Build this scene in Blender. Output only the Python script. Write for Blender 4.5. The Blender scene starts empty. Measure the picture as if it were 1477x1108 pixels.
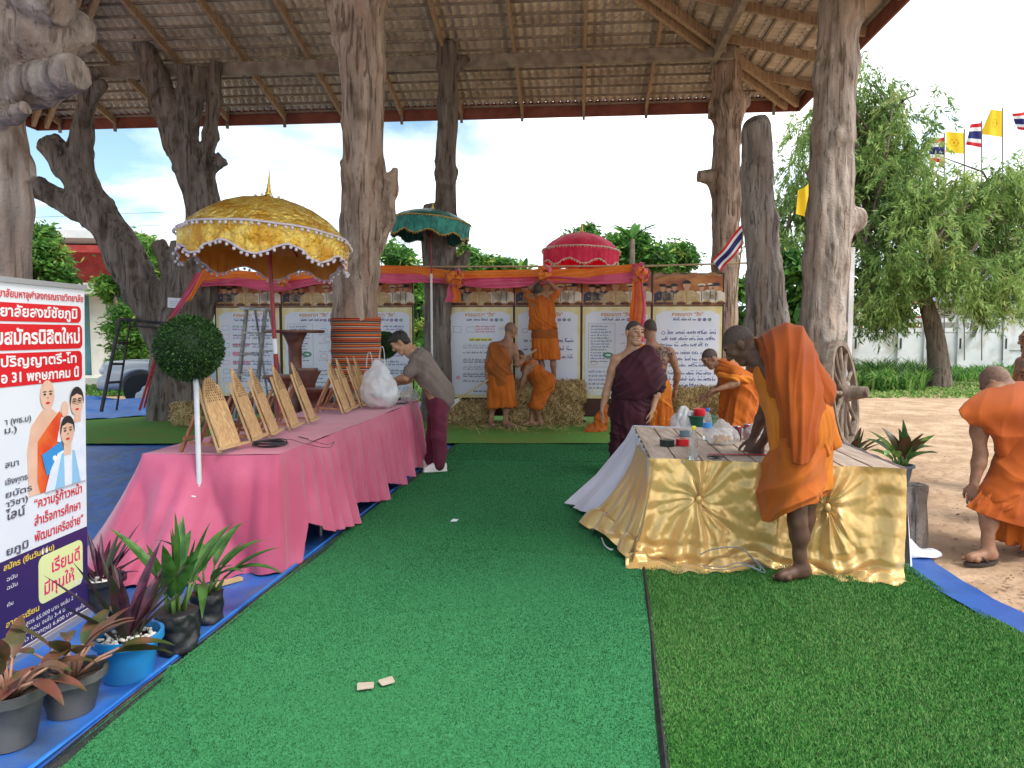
import bpy, math, random
import numpy as np
from mathutils import Vector, Matrix
R = math.radians
C = bpy.context.scene.collection
SC = bpy.context.scene

# ------------------------------------------------------------------ camera
FPX, CX, CY, CAMH, PITCH = 1074.0, 738.5, 554.0, 1.55, R(3.835)
cd = bpy.data.cameras.new('camera'); cam = bpy.data.objects.new('camera', cd); C.objects.link(cam)
cd.sensor_width = 36; cd.lens = 36*FPX/1477; cd.clip_end = 2000; cd.clip_start = .05
cam.location = (0, 0, CAMH); cam.rotation_euler = (R(90)-PITCH, 0, 0)
SC.camera = cam

# ------------------------------------------------------------------ light
SUN_EL, SUN_AZ = R(56), R(128)          # azimuth measured clockwise from +Y
sd = bpy.data.lights.new('sun', 'SUN'); sun = bpy.data.objects.new('sun', sd); C.objects.link(sun)
sd.energy = 1.5; sd.angle = R(20); sd.color = (1, .95, .87)
sv = Vector((math.sin(SUN_AZ)*math.cos(SUN_EL), math.cos(SUN_AZ)*math.cos(SUN_EL), math.sin(SUN_EL)))
sun.rotation_euler = sv.to_track_quat('Z', 'Y').to_euler()
wd = bpy.data.worlds.new('World'); SC.world = wd; wd.use_nodes = True
nt = wd.node_tree; N = nt.nodes; L = nt.links; N.clear()
sky = N.new('ShaderNodeTexSky'); sky.sky_type = 'NISHITA'; sky.sun_disc = False
sky.sun_elevation = SUN_EL; sky.sun_rotation = SUN_AZ; sky.air_density = 1.0; sky.dust_density = 1.2
tc = N.new('ShaderNodeTexCoord'); sx = N.new('ShaderNodeSeparateXYZ'); L.new(tc.outputs['Generated'], sx.inputs[0])
mz = N.new('ShaderNodeMath'); mz.operation = 'ADD'; mz.inputs[1].default_value = .22; L.new(sx.outputs['Z'], mz.inputs[0])
dx = N.new('ShaderNodeMath'); dx.operation = 'DIVIDE'; L.new(sx.outputs['X'], dx.inputs[0]); L.new(mz.outputs[0], dx.inputs[1])
dy = N.new('ShaderNodeMath'); dy.operation = 'DIVIDE'; L.new(sx.outputs['Y'], dy.inputs[0]); L.new(mz.outputs[0], dy.inputs[1])
cb = N.new('ShaderNodeCombineXYZ'); L.new(dx.outputs[0], cb.inputs[0]); L.new(dy.outputs[0], cb.inputs[1]); cb.inputs[2].default_value = 3.1
nz1 = N.new('ShaderNodeTexNoise'); nz1.inputs['Scale'].default_value = 1.5; nz1.inputs['Detail'].default_value = 7; nz1.inputs['Roughness'].default_value = .52
nz1.inputs['Distortion'].default_value = .3
L.new(cb.outputs[0], nz1.inputs['Vector'])
# clouds thin out towards the west (left), close to a solid bright deck elsewhere
gx = N.new('ShaderNodeMath'); gx.operation = 'MULTIPLY_ADD'; gx.inputs[1].default_value = .50; gx.inputs[2].default_value = .17; L.new(sx.outputs['X'], gx.inputs[0])
gc = N.new('ShaderNodeClamp'); gc.inputs['Min'].default_value = -.03; gc.inputs['Max'].default_value = .3; L.new(gx.outputs[0], gc.inputs['Value'])
ad = N.new('ShaderNodeMath'); ad.operation = 'ADD'; L.new(nz1.outputs['Fac'], ad.inputs[0]); L.new(gc.outputs[0], ad.inputs[1])
rm = N.new('ShaderNodeValToRGB'); rm.color_ramp.elements[0].position = .41; rm.color_ramp.elements[1].position = .66
rm.color_ramp.elements[0].color = (0, 0, 0, 1); rm.color_ramp.elements[1].color = (1, 1, 1, 1); L.new(ad.outputs[0], rm.inputs[0])
nz2 = N.new('ShaderNodeTexNoise'); nz2.inputs['Scale'].default_value = 1.7; nz2.inputs['Detail'].default_value = 5; L.new(cb.outputs[0], nz2.inputs['Vector'])
r2 = N.new('ShaderNodeValToRGB'); r2.color_ramp.elements[0].position = .36; r2.color_ramp.elements[1].position = .6
r2.color_ramp.elements[0].color = (7.0, 8.2, 9.0, 1); r2.color_ramp.elements[1].color = (12.5, 12.7, 12.8, 1); L.new(nz2.outputs['Fac'], r2.inputs[0])
tint = N.new('ShaderNodeMix'); tint.data_type = 'RGBA'; tint.blend_type = 'MULTIPLY'; tint.inputs[0].default_value = 1
tint.inputs[7].default_value = (1.05, 1.16, 1.10, 1); L.new(sky.outputs[0], tint.inputs[6])
mx = N.new('ShaderNodeMix'); mx.data_type = 'RGBA'; L.new(rm.outputs[0], mx.inputs[0]); L.new(tint.outputs[2], mx.inputs[6]); L.new(r2.outputs[0], mx.inputs[7])
bg = N.new('ShaderNodeBackground'); bg.inputs['Strength'].default_value = .1; L.new(mx.outputs[2], bg.inputs[0])
wo = N.new('ShaderNodeOutputWorld'); L.new(bg.outputs[0], wo.inputs[0])
SC.view_settings.view_transform = 'Standard'; SC.view_settings.look = 'None'; SC.view_settings.exposure = 1.0; SC.view_settings.gamma = 1
SC.render.engine = 'CYCLES'
SC.cycles.max_bounces = 7; SC.cycles.transparent_max_bounces = 12; SC.cycles.use_denoising = True

# ------------------------------------------------------------------ survey helpers (photo survey -> metres)
def ray(px, py):
    x = (px-CX)/FPX; y = -(py-CY)/FPX; c, s = math.cos(PITCH), math.sin(PITCH)
    return Vector((x, c+y*s, -s+y*c))
def G(px, py, z=0.):
    d = ray(px, py); t = (z-CAMH)/d.z
    return Vector((d.x*t, d.y*t, z))
def D(px, py, Y):
    d = ray(px, py); t = Y/d.y
    return Vector((d.x*t, Y, CAMH+d.z*t))
def V(*a): return Vector(a)
YAW = R(5)
UX = V(math.cos(YAW), -math.sin(YAW), 0)      # pavilion's cross axis
UY = V(math.sin(YAW), math.cos(YAW), 0)       # pavilion's long axis
Z = V(0, 0, 1)
rng = np.random.default_rng(7); random.seed(7)

# ------------------------------------------------------------------ mesh builder
class MB:
    def __init__(s): s.v = []; s.f = []; s.m = []; s.n = 0
    def add(s, v, f, m=0):
        v = np.asarray(v, float).reshape(-1, 3)
        s.v.append(v)
        if isinstance(f, np.ndarray): f = (f+s.n).tolist()
        else: f = [[i+s.n for i in q] for q in f]
        s.f += f
        s.m += ([m]*len(f) if np.isscalar(m) else list(m))
        s.n += len(v); return s
    def box(s, c, size, rz=0, m=0, rot=None):
        h = np.array(size)/2
        p = np.array([[x, y, z] for x in (-1, 1) for y in (-1, 1) for z in (-1, 1)])*h
        if rot is None and rz: rot = Matrix.Rotation(rz, 3, 'Z')
        if rot is not None: p = p @ np.array(rot).T
        return s.add(p+np.array(c), [[0, 1, 3, 2], [4, 6, 7, 5], [0, 4, 5, 1], [2, 3, 7, 6], [0, 2, 6, 4], [1, 5, 7, 3]], m)
    def bar(s, p, q, w, h=None, up=(0, 0, 1), m=0):
        p = Vector(p); q = Vector(q); d = (q-p); l = d.length; d.normalize()
        x = d.cross(Vector(up))
        if x.length < 1e-4: x = d.cross(V(1, 0, 0))
        x.normalize(); y = x.cross(d)
        rot = Matrix((x, d, y)).transposed()
        return s.box((p+q)/2, (w, l, h or w), rot=rot, m=m)
    def tube(s, pts, r, n=8, m=0, cap=True):
        P = [Vector(p) for p in pts]; k = len(P)
        if np.isscalar(r): r = [r]*k
        v = []; ref = None
        for i in range(k):
            d = (P[min(i+1, k-1)]-P[max(i-1, 0)]).normalized()
            if ref is None:
                ref = d.cross(V(0, 0, 1) if abs(d.z) < .9 else V(1, 0, 0)).normalized()
            ref = (ref-d*ref.dot(d)).normalized(); b = d.cross(ref)
            for j in range(n):
                a = 2*math.pi*j/n; v.append(P[i]+(ref*math.cos(a)+b*math.sin(a))*r[i])
        f = [[i*n+j, i*n+(j+1) % n, (i+1)*n+(j+1) % n, (i+1)*n+j] for i in range(k-1) for j in range(n)]
        if cap: f += [list(range(n))[::-1], [(k-1)*n+j for j in range(n)]]
        return s.add([tuple(x) for x in v], f, m)
    def lathe(s, prof, c=(0, 0, 0), n=20, m=0, fn=None):
        v = []; k = len(prof)
        for (r, z) in prof:
            for j in range(n):
                a = 2*math.pi*j/n; rr = r*(fn(a, z) if fn else 1)
                v.append((c[0]+rr*math.cos(a), c[1]+rr*math.sin(a), c[2]+z))
        f = [[i*n+j, i*n+(j+1) % n, (i+1)*n+(j+1) % n, (i+1)*n+j] for i in range(k-1) for j in range(n)]
        if prof[0][0] > 1e-4: f.append(list(range(n))[::-1])
        if prof[-1][0] > 1e-4: f.append([(k-1)*n+j for j in range(n)])
        return s.add(v, f, m)
    def sphere(s, c, r, n=8, m=0, rot=None):
        r = np.array([r]*3 if np.isscalar(r) else r); k = max(4, n//2+1); v = []
        for i in range(k+1):
            t = math.pi*i/k
            for j in range(n):
                a = 2*math.pi*j/n; v.append((math.sin(t)*math.cos(a), math.sin(t)*math.sin(a), -math.cos(t)))
        v = np.array(v)*r
        if rot is not None: v = v @ np.array(rot).T
        f = [[i*n+j, i*n+(j+1) % n, (i+1)*n+(j+1) % n, (i+1)*n+j] for i in range(k) for j in range(n)]
        return s.add(v+np.array(c), f, m)
    def prism(s, poly, o, u, w, t, m=0):
        """2-D polygon on axes u,w from o, thickness vector t"""
        o = np.array(o); u = np.array(u); w = np.array(w); t = np.array(t); n = len(poly)
        a = np.array([o+u*x+w*y for x, y in poly])
        v = np.vstack([a, a+t])
        f = [list(range(n))[::-1], [n+i for i in range(n)]]+[[i, (i+1) % n, n+(i+1) % n, n+i] for i in range(n)]
        return s.add(v, f, m)
    def grid(s, P, m=0, closeu=False):
        """P: array nu x nv x 3"""
        P = np.asarray(P); a, b = P.shape[:2]
        I = np.arange(a*b).reshape(a, b)
        J = np.vstack([I, I[:1]]) if closeu else I
        f = np.stack([J[:-1, :-1], J[1:, :-1], J[1:, 1:], J[:-1, 1:]], -1).reshape(-1, 4)
        return s.add(P.reshape(-1, 3), f, m)

ORG = {}
def tag(o, label=None, cat=None, group=None, kind=None):
    if label: o['label'] = label
    if cat: o['category'] = cat
    if group: o['group'] = group
    if kind: o['kind'] = kind
    return o
def thing(name, label, cat, loc=(0, 0, 0), group=None, rz=0):
    o = bpy.data.objects.new(name, None); C.objects.link(o); o.empty_display_size = .2
    o.location = loc; o.rotation_euler = (0, 0, rz); ORG[o.name] = Vector(loc)
    return tag(o, label, cat, group)
def build(name, mb, mats, parent=None, smooth=35, label=None, cat=None, group=None, kind=None, loc=None, local=False, bevel=0, solid=0):
    """one mesh object; geometry given in world metres unless local"""
    if isinstance(mb, MB):
        v = np.vstack(mb.v); f = mb.f; mi = mb.m
    else:
        v, f = mb[0], mb[1]; mi = mb[2] if len(mb) > 2 else None
        if isinstance(f, np.ndarray): f = f.tolist()
    if parent is not None: o0 = ORG[parent.name]
    else: o0 = Vector(loc) if loc is not None else Vector((0, 0, 0))
    if not local: v = v-np.array(o0)
    me = bpy.data.meshes.new(name); me.from_pydata(v.tolist(), [], f)
    for m in (mats if isinstance(mats, (list, tuple)) else [mats]): me.materials.append(m)
    if mi is not None and len(me.materials) > 1: me.polygons.foreach_set('material_index', np.asarray(mi, np.int32))
    if smooth:
        me.polygons.foreach_set('use_smooth', np.ones(len(me.polygons), bool))
        if smooth < 180: me.set_sharp_from_angle(angle=R(smooth))
    me.update()
    o = bpy.data.objects.new(name, me); C.objects.link(o)
    if parent is not None: o.parent = parent
    else: o.location = o0
    ORG[o.name] = Vector(o0)
    if solid:
        md = o.modifiers.new('solid', 'SOLIDIFY'); md.thickness = solid; md.offset = 0
    if bevel:
        b = o.modifiers.new('bevel', 'BEVEL'); b.width = bevel; b.segments = 2; b.limit_method = 'ANGLE'
    return tag(o, label, cat, group, kind)
def dup(root, loc, rz=None, label=None, group=None, scale=None):
    r = root.copy(); C.objects.link(r); r.location = loc; ORG[r.name] = Vector(loc)
    if rz is not None: r.rotation_euler = (0, 0, rz)
    if scale: r.scale = (scale,)*3
    if label: r['label'] = label
    if group: r['group'] = group
    for ch in list(root.children):
        c = ch.copy(); C.objects.link(c); c.parent = r
        for g in list(ch.children):
            d = g.copy(); C.objects.link(d); d.parent = c
    return r

# ------------------------------------------------------------------ materials
def col(c): return (c[0], c[1], c[2], 1)
def M(name, c, c2=None, scale=6., rough=.7, bump=0., bscale=None, stretch=(1, 1, 1), metal=0., spec=.4, detail=5, lo=.38, hi=.62,
      trans=0., sheen=0., alpha=1., bdist=.02, c3=None, s3=1.2, tl=0., aniso=0.):
    m = bpy.data.materials.new(name); m.use_nodes = True; n = m.node_tree.nodes; l = m.node_tree.links
    b = n['Principled BSDF']; b.inputs['Roughness'].default_value = rough; b.inputs['Metallic'].default_value = metal
    b.inputs['Specular IOR Level'].default_value = spec
    if sheen: b.inputs['Sheen Weight'].default_value = sheen
    if trans: b.inputs['Transmission Weight'].default_value = trans
    if alpha < 1: b.inputs['Alpha'].default_value = alpha
    b.inputs['Base Color'].default_value = col(c)
    tcn = n.new('ShaderNodeTexCoord'); mp = n.new('ShaderNodeMapping'); mp.inputs['Scale'].default_value = stretch
    l.new(tcn.outputs['Object'], mp.inputs[0])
    cur = None
    if c2 is not None:
        t = n.new('ShaderNodeTexNoise'); t.inputs['Scale'].default_value = scale; t.inputs['Detail'].default_value = detail; l.new(mp.outputs[0], t.inputs[0])
        rp = n.new('ShaderNodeValToRGB'); rp.color_ramp.elements[0].position = lo; rp.color_ramp.elements[1].position = hi
        rp.color_ramp.elements[0].color = col(c); rp.color_ramp.elements[1].color = col(c2); l.new(t.outputs['Fac'], rp.inputs[0]); cur = rp.outputs[0]
        if c3 is not None:
            t3 = n.new('ShaderNodeTexNoise'); t3.inputs['Scale'].default_value = s3; t3.inputs['Detail'].default_value = 4; l.new(mp.outputs[0], t3.inputs[0])
            r3 = n.new('ShaderNodeValToRGB'); r3.color_ramp.elements[0].position = .48; r3.color_ramp.elements[1].position = .66; l.new(t3.outputs['Fac'], r3.inputs[0])
            x3 = n.new('ShaderNodeMix'); x3.data_type = 'RGBA'; l.new(r3.outputs[0], x3.inputs[0]); l.new(cur, x3.inputs[6]); x3.inputs[7].default_value = col(c3); cur = x3.outputs[2]
        l.new(cur, b.inputs['Base Color'])
    if bump:
        t2 = n.new('ShaderNodeTexNoise'); t2.inputs['Scale'].default_value = bscale or scale*3; t2.inputs['Detail'].default_value = 6; l.new(mp.outputs[0], t2.inputs[0])
        bp = n.new('ShaderNodeBump'); bp.inputs['Strength'].default_value = bump; bp.inputs['Distance'].default_value = bdist
        l.new(t2.outputs['Fac'], bp.inputs['Height']); l.new(bp.outputs[0], b.inputs['Normal'])
    if tl:
        ts = n.new('ShaderNodeBsdfTranslucent'); mxs = n.new('ShaderNodeMixShader'); mxs.inputs[0].default_value = tl
        if cur is not None: l.new(cur, ts.inputs[0])
        else: ts.inputs[0].default_value = col(c)
        out = n['Material Output']; l.new(b.outputs[0], mxs.inputs[1]); l.new(ts.outputs[0], mxs.inputs[2]); l.new(mxs.outputs[0], out.inputs[0])
    return m
def nodes(m): return m.node_tree.nodes, m.node_tree.links, m.node_tree.nodes['Principled BSDF']
def add_node(n, kind, **kw):
    x = n.new(kind)
    for k, v in kw.items(): setattr(x, k, v)
    return x

# ------------------------------------------------------------------ blobby solids: smooth union of round cones -> surface nets
def rotm(F, U):
    F = Vector(F).normalized(); U = Vector(U); Rr = F.cross(U).normalized(); U = Rr.cross(F)
    return np.array([Rr, F, U])        # rows: right, forward, up
def sdf_mesh(prims, res, cuts=(), k=.03, pad=3):
    """prims: ('c',a,b,ra,rb[,k]) round cone, ('y',...) flat-ended, ('e',c,radii,R[,k]) ellipsoid, ('b',c,half,R,r[,k]) box, ('s',...) subtract sphere"""
    bx = []
    for p in prims:
        if p[0] in 'cy':
            a = np.array(p[1], float); b = np.array(p[2], float); r = max(p[3], p[4]); bx.append((np.minimum(a, b)-r, np.maximum(a, b)+r))
        elif p[0] == 'e': c = np.array(p[1], float); r = max(p[2]); bx.append((c-r, c+r))
        elif p[0] == 'b': c = np.array(p[1], float); r = np.linalg.norm(p[2]); bx.append((c-r, c+r))
        else: bx.append(None)
    lo = np.min([b[0] for b in bx if b], 0)-pad*res-k; hi = np.max([b[1] for b in bx if b], 0)+pad*res+k
    n = np.ceil((hi-lo)/res).astype(int)+1
    F = np.full(n, 1e3, np.float32)
    ax = [lo[i]+res*np.arange(n[i]) for i in range(3)]
    for p, b in zip(prims, bx):
        if p[0] == 's': c = np.array(p[1], float); b = (c-p[2], c+p[2])
        kk = k
        if p[0] in 'cy' and len(p) > 5: kk = p[5]
        if p[0] == 'e' and len(p) > 4: kk = p[4]
        if p[0] == 'b' and len(p) > 5: kk = p[5]
        mg = kk+pad*res
        i0 = np.maximum(np.floor((b[0]-mg-lo)/res).astype(int), 0); i1 = np.minimum(np.ceil((b[1]+mg-lo)/res).astype(int)+1, n)
        X = ax[0][i0[0]:i1[0], None, None]; Y = ax[1][None, i0[1]:i1[1], None]; ZZ = ax[2][None, None, i0[2]:i1[2]]
        if p[0] in 'cy':
            a = np.array(p[1], float); d = np.array(p[2], float)-a; dd = max(d@d, 1e-9)
            t = ((X-a[0])*d[0]+(Y-a[1])*d[1]+(ZZ-a[2])*d[2])/dd; tc_ = np.clip(t, 0, 1)
            q = np.sqrt((X-a[0]-tc_*d[0])**2+(Y-a[1]-tc_*d[1])**2+(ZZ-a[2]-tc_*d[2])**2)
            if p[0] == 'c': g = q-(p[3]+(p[4]-p[3])*tc_)
            else:
                q = np.sqrt(np.maximum((X-a[0])**2+(Y-a[1])**2+(ZZ-a[2])**2-t*t*dd, 0))
                g = np.maximum(q-(p[3]+(p[4]-p[3])*tc_), np.abs(t-.5)*math.sqrt(dd)-.5*math.sqrt(dd))
        elif p[0] == 'e':
            c = np.array(p[1], float); r = p[2]; RR = np.array(p[3]) if p[3] is not None else np.eye(3)
            x = X-c[0]; y = Y-c[1]; z = ZZ-c[2]
            q = [(x*RR[i][0]+y*RR[i][1]+z*RR[i][2])/r[i] for i in range(3)]
            k0 = np.sqrt(q[0]**2+q[1]**2+q[2]**2); k1 = np.sqrt((q[0]/r[0])**2+(q[1]/r[1])**2+(q[2]/r[2])**2)+1e-9
            g = k0*(k0-1)/k1
        elif p[0] == 'b':
            c = np.array(p[1], float); h = p[2]; RR = np.array(p[3]) if p[3] is not None else np.eye(3); rr = p[4]
            x = X-c[0]; y = Y-c[1]; z = ZZ-c[2]
            q = [np.abs(x*RR[i][0]+y*RR[i][1]+z*RR[i][2])-h[i]+rr for i in range(3)]
            g = np.sqrt(np.maximum(q[0], 0)**2+np.maximum(q[1], 0)**2+np.maximum(q[2], 0)**2)+np.minimum(np.maximum(np.maximum(q[0], q[1]), q[2]), 0)-rr
        else:
            c = np.array(p[1], float); g = np.sqrt((X-c[0])**2+(Y-c[1])**2+(ZZ-c[2])**2)-p[2]
        S = F[i0[0]:i1[0], i0[1]:i1[1], i0[2]:i1[2]]
        if p[0] == 's':
            g = -g; h = np.maximum(kk-np.abs(S-g), 0)/max(kk, 1e-6); S[...] = np.maximum(S, g)+h*h*kk/4
        else:
            h = np.maximum(kk-np.abs(S-g), 0)/max(kk, 1e-6); S[...] = np.minimum(S, g)-h*h*kk/4
    for (pt, nm) in cuts:
        nm = np.array(Vector(nm).normalized()); pt = np.array(pt)
        g = (ax[0]-pt[0])[:, None, None]*nm[0]+(ax[1]-pt[1])[None, :, None]*nm[1]+(ax[2]-pt[2])[None, None, :]*nm[2]
        F = np.maximum(F, g)
    return nets(F, lo, res)
def nets(F, lo, res):
    n = F.shape; s = F < 0
    cs = np.zeros((n[0]-1, n[1]-1, n[2]-1), np.int8)
    for i in (0, 1):
        for j in (0, 1):
            for k in (0, 1): cs += s[i:n[0]-1+i, j:n[1]-1+j, k:n[2]-1+k]
    act = (cs > 0) & (cs < 8); idx = np.full(act.shape, -1, np.int64); A = np.argwhere(act); idx[act] = np.arange(len(A))
    acc = np.zeros((len(A), 3)); cnt = np.zeros(len(A))
    cor = [(i, j, k) for i in (0, 1) for j in (0, 1) for k in (0, 1)]
    for a in cor:
        for d in range(3):
            if a[d]: continue
            b = list(a); b[d] = 1
            fa = F[A[:, 0]+a[0], A[:, 1]+a[1], A[:, 2]+a[2]]; fb = F[A[:, 0]+b[0], A[:, 1]+b[1], A[:, 2]+b[2]]
            ok = (fa < 0) != (fb < 0); t = np.where(ok, fa/np.where(ok, fa-fb, 1), 0)
            p = np.array(a, float)[None]+np.zeros((len(A), 3)); p[:, d] += t
            acc[ok] += p[ok]; cnt[ok] += 1
    v = lo+res*(A+acc/cnt[:, None])
    fs = []
    for d in range(3):
        e, f = [(1, 2), (2, 0), (0, 1)][d]
        sl0 = [slice(None)]*3; sl1 = [slice(None)]*3; sl0[d] = slice(0, n[d]-1); sl1[d] = slice(1, n[d])
        a = s[tuple(sl0)]; b = s[tuple(sl1)]
        E = np.argwhere(a != b)
        E = E[(E[:, e] > 0) & (E[:, f] > 0) & (E[:, e] < n[e]-1) & (E[:, f] < n[f]-1)]
        def cell(de, df):
            q = E.copy(); q[:, e] += de; q[:, f] += df; return idx[q[:, 0], q[:, 1], q[:, 2]]
        q = np.stack([cell(-1, -1), cell(0, -1), cell(0, 0), cell(-1, 0)], 1)
        fl = ~a[E[:, 0], E[:, 1], E[:, 2]]
        q[fl] = q[fl][:, ::-1]; fs.append(q)
    return v, np.vstack(fs)
def vnormals(v, f):
    n = np.zeros_like(v); a, b, c, d = (v[f[:, i]] for i in range(4))
    fn = np.cross(c-a, d-b)
    for i in range(4): np.add.at(n, f[:, i], fn)
    return n/(np.linalg.norm(n, axis=1)[:, None]+1e-9)
def smooth_mesh(v, f, it=1, lam=.5):
    for _ in range(it):
        acc = np.zeros_like(v); c = np.zeros(len(v))
        for i in range(4):
            j = (i+1) % 4
            np.add.at(acc, f[:, i], v[f[:, j]]); np.add.at(acc, f[:, j], v[f[:, i]]); np.add.at(c, f[:, i], 1); np.add.at(c, f[:, j], 1)
        v = v+lam*(acc/np.maximum(c, 1)[:, None]-v)
    return v
def nz(P, s, seed=0, oct=2):
    """cheap smooth pseudo-noise about -1..1; s scalar or xyz scale"""
    g = np.random.default_rng(seed+11); P = P*np.asarray(s); o = 0; amp = 1.; tot = 0
    for q in range(oct):
        for _ in range(6):
            d = g.normal(size=3); d *= (2.2*(1.9**q))/np.linalg.norm(d)*g.uniform(.7, 1.3)
            o = o+amp*np.sin(P@d+g.uniform(0, 6.28)+1.3*np.sin(P@(d[[1, 2, 0]]*.7)+g.uniform(0, 6.28)))
        tot += amp*2.4; amp *= .5
    return o/tot
def joinm(*ms):
    vs, fs, mi, n = [], [], [], 0
    for m in ms:
        vs.append(m[0]); fs.append(np.asarray(m[1])+n); n += len(m[0]); mi.append(m[2] if len(m) > 2 else np.zeros(len(m[1]), int))
    return np.vstack(vs), np.vstack(fs), np.concatenate(mi)
# ================================================================== SETTING
def noise_sheet(name, pts_fn, nu, nv, mat_, z, amp, sc, seed, extra=None, **kw):
    u, v = np.meshgrid(np.linspace(0, 1, nu), np.linspace(0, 1, nv), indexing='ij')
    P = np.array([[list(pts_fn(a, b)) for b in v[0]] for a in u[:, 0]])
    P[..., 2] = z+amp*(nz(P.reshape(-1, 3), sc, seed).reshape(nu, nv)*.5+.5)
    if extra: P[..., 2] += extra(P[..., 0], P[..., 1])
    mb = MB().grid(P); return build(name, mb, mat_, smooth=180, **kw)
def lerp(a, b, t): return a+(b-a)*t

m_sand = M('sand', (.38, .245, .15), (.53, .365, .24), 2.6, .95, .8, 9, c3=(.34, .215, .13), s3=.9, bdist=.06)
# one ground sheet to the horizon, finer near the camera
def warp(n, a): t = np.linspace(-1, 1, n); return np.sign(t)*(np.abs(t)**2.6)*a
gx_, gy_ = np.meshgrid(warp(170, 900), warp(170, 900), indexing='ij')
gP = np.stack([gx_+2, gy_+6, np.zeros_like(gx_)], -1)
rr = np.hypot(gP[..., 0], gP[..., 1])
gP[..., 2] = -.012+.012*nz(gP.reshape(-1, 3), 1.6, 3).reshape(gx_.shape)*(rr < 40)
build('ground', MB().grid(gP), m_sand, smooth=180, kind='structure')
g_ = np.random.default_rng(77); n_ = 2600; Yg = 4.0+16*g_.random(n_)**1.5; Xg = Yg*(.36+.5*g_.random(n_)); sz = g_.uniform(.006, .022, n_); a_ = g_.uniform(0, 6.28, n_)
c1_ = np.c_[np.cos(a_), np.sin(a_), .15*g_.normal(size=n_)]*sz[:, None]; c2_ = np.c_[-np.sin(a_), np.cos(a_), .3+0*a_]*(sz*g_.uniform(.25, .8, n_))[:, None]; Pg = np.c_[Xg, Yg, np.full(n_, .008)]
build('sand_litter', (np.stack([Pg-c1_, Pg+c2_, Pg+c1_, Pg-c2_*np.array([1, 1, -1])], 1).reshape(-1, 3), np.arange(4*n_).reshape(-1, 4), g_.integers(0, 3, n_)), [M('litter_dark', (.12, .075, .045), rough=.9), M('litter_leaf', (.22, .13, .06), rough=.9), M('litter_stone', (.34, .26, .19), rough=.9)], smooth=0, kind='stuff', label='dry leaf bits and small stones scattered over the sandy yard', cat='litter')
# far grassy verge beyond the sand
m_verge = M('verge', (.06, .11, .02), (.17, .15, .06), .9, .95, .6, 20, c3=(.33, .24, .15), s3=.35)
def strip(name, pxl, z, mat_, **kw):
    p = [G(x, y, z) for x, y in pxl]
    build(name, MB().add([tuple(q) for q in p], [list(range(len(p)))]), mat_, **kw)
strip('grass_verge', [(1215, 548), (1330, 552), (1500, 546), (1900, 545), (1900, 508), (1500, 510), (1215, 512)], .012, m_verge, kind='structure')
strip('grass_border', [(60, 572), (250, 569), (250, 556), (60, 556)], .012, m_verge, kind='structure')

m_tarp = M('tarp', (.018, .10, .40), (.04, .165, .56), 2.2, .42, .5, 7, bdist=.03, spec=.5, c3=(.07, .13, .28), s3=3.5)
m_tarp2 = M('tarp_light', (.015, .13, .48), (.03, .19, .6), 2.5, .4, .5, 6, bdist=.03)
m_blackedge = M('black_edge', (.012, .012, .014), (.03, .03, .03), 20, .6, .3)
m_emer = M('turf_emerald', (.025, .16, .058), (.062, .26, .105), 95, .95, .35, 170, bdist=.012, detail=3, lo=.3, hi=.7, spec=.1)
m_olive = M('turf_olive', (.03, .13, .022), (.08, .23, .05), 80, .95, .45, 140, bdist=.014, detail=3, lo=.3, hi=.7, spec=.1)

# carpet's left edge and the seam between the two turfs, as lines on the ground
eA, eB = G(80, 1108), G(600, 690); sA, sB = G(957, 1108), G(928, 830)
def edgeL(Y): t = (Y-eA.y)/(eB.y-eA.y); return lerp(eA, eB, t)
def seam(Y): t = (Y-sA.y)/(sB.y-sA.y); return lerp(sA, sB, t)
# blue groundsheet under the pink tables
def tarp_fn(a, b):
    Y = lerp(-.6, 16.5, b); e = edgeL(Y)
    r = e.x-.045
    return V(lerp(-9.5, r, a), Y, 0)
noise_sheet('groundsheet', tarp_fn, 90, 150, m_tarp, .004, .014, 3.2, 5, label='blue plastic groundsheet under the pink table and the potted plants', cat='groundsheet')
hem = [edgeL(y)+V(-.06, 0, .022) for y in np.linspace(-.5, 8.6, 40)]
ob = bpy.data.objects['groundsheet']
build('hem', MB().tube(hem, .009, 6), m_tarp2, parent=ob)
# the brighter tarp heaped behind it
def bt(a, b):
    p = lerp(G(20, 616), G(95, 588), b); q = lerp(G(262, 601), G(345, 584), b); return lerp(p, q, a)
ub, vb = np.meshgrid(np.linspace(0, 1, 70), np.linspace(0, 1, 50), indexing='ij'); Pb = np.array([[list(bt(a, b)) for b in vb[0]] for a in ub[:, 0]]); sb = np.clip(vb*2.2, 0, 1)*np.clip((1-ub)*9, 0, 1); sb = sb*sb*(3-2*sb)
Pb[..., 2] = .058+sb*(.09+.09*(nz(Pb.reshape(-1, 3), 1.1, 9).reshape(ub.shape)+1))+.012*nz(Pb.reshape(-1, 3), (3, 9, 1), 4).reshape(ub.shape)
build('bright_tarp', MB().grid(Pb), m_tarp2, smooth=180, label='bright blue crumpled tarpaulin beside the black step ladder', cat='tarpaulin')

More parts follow.
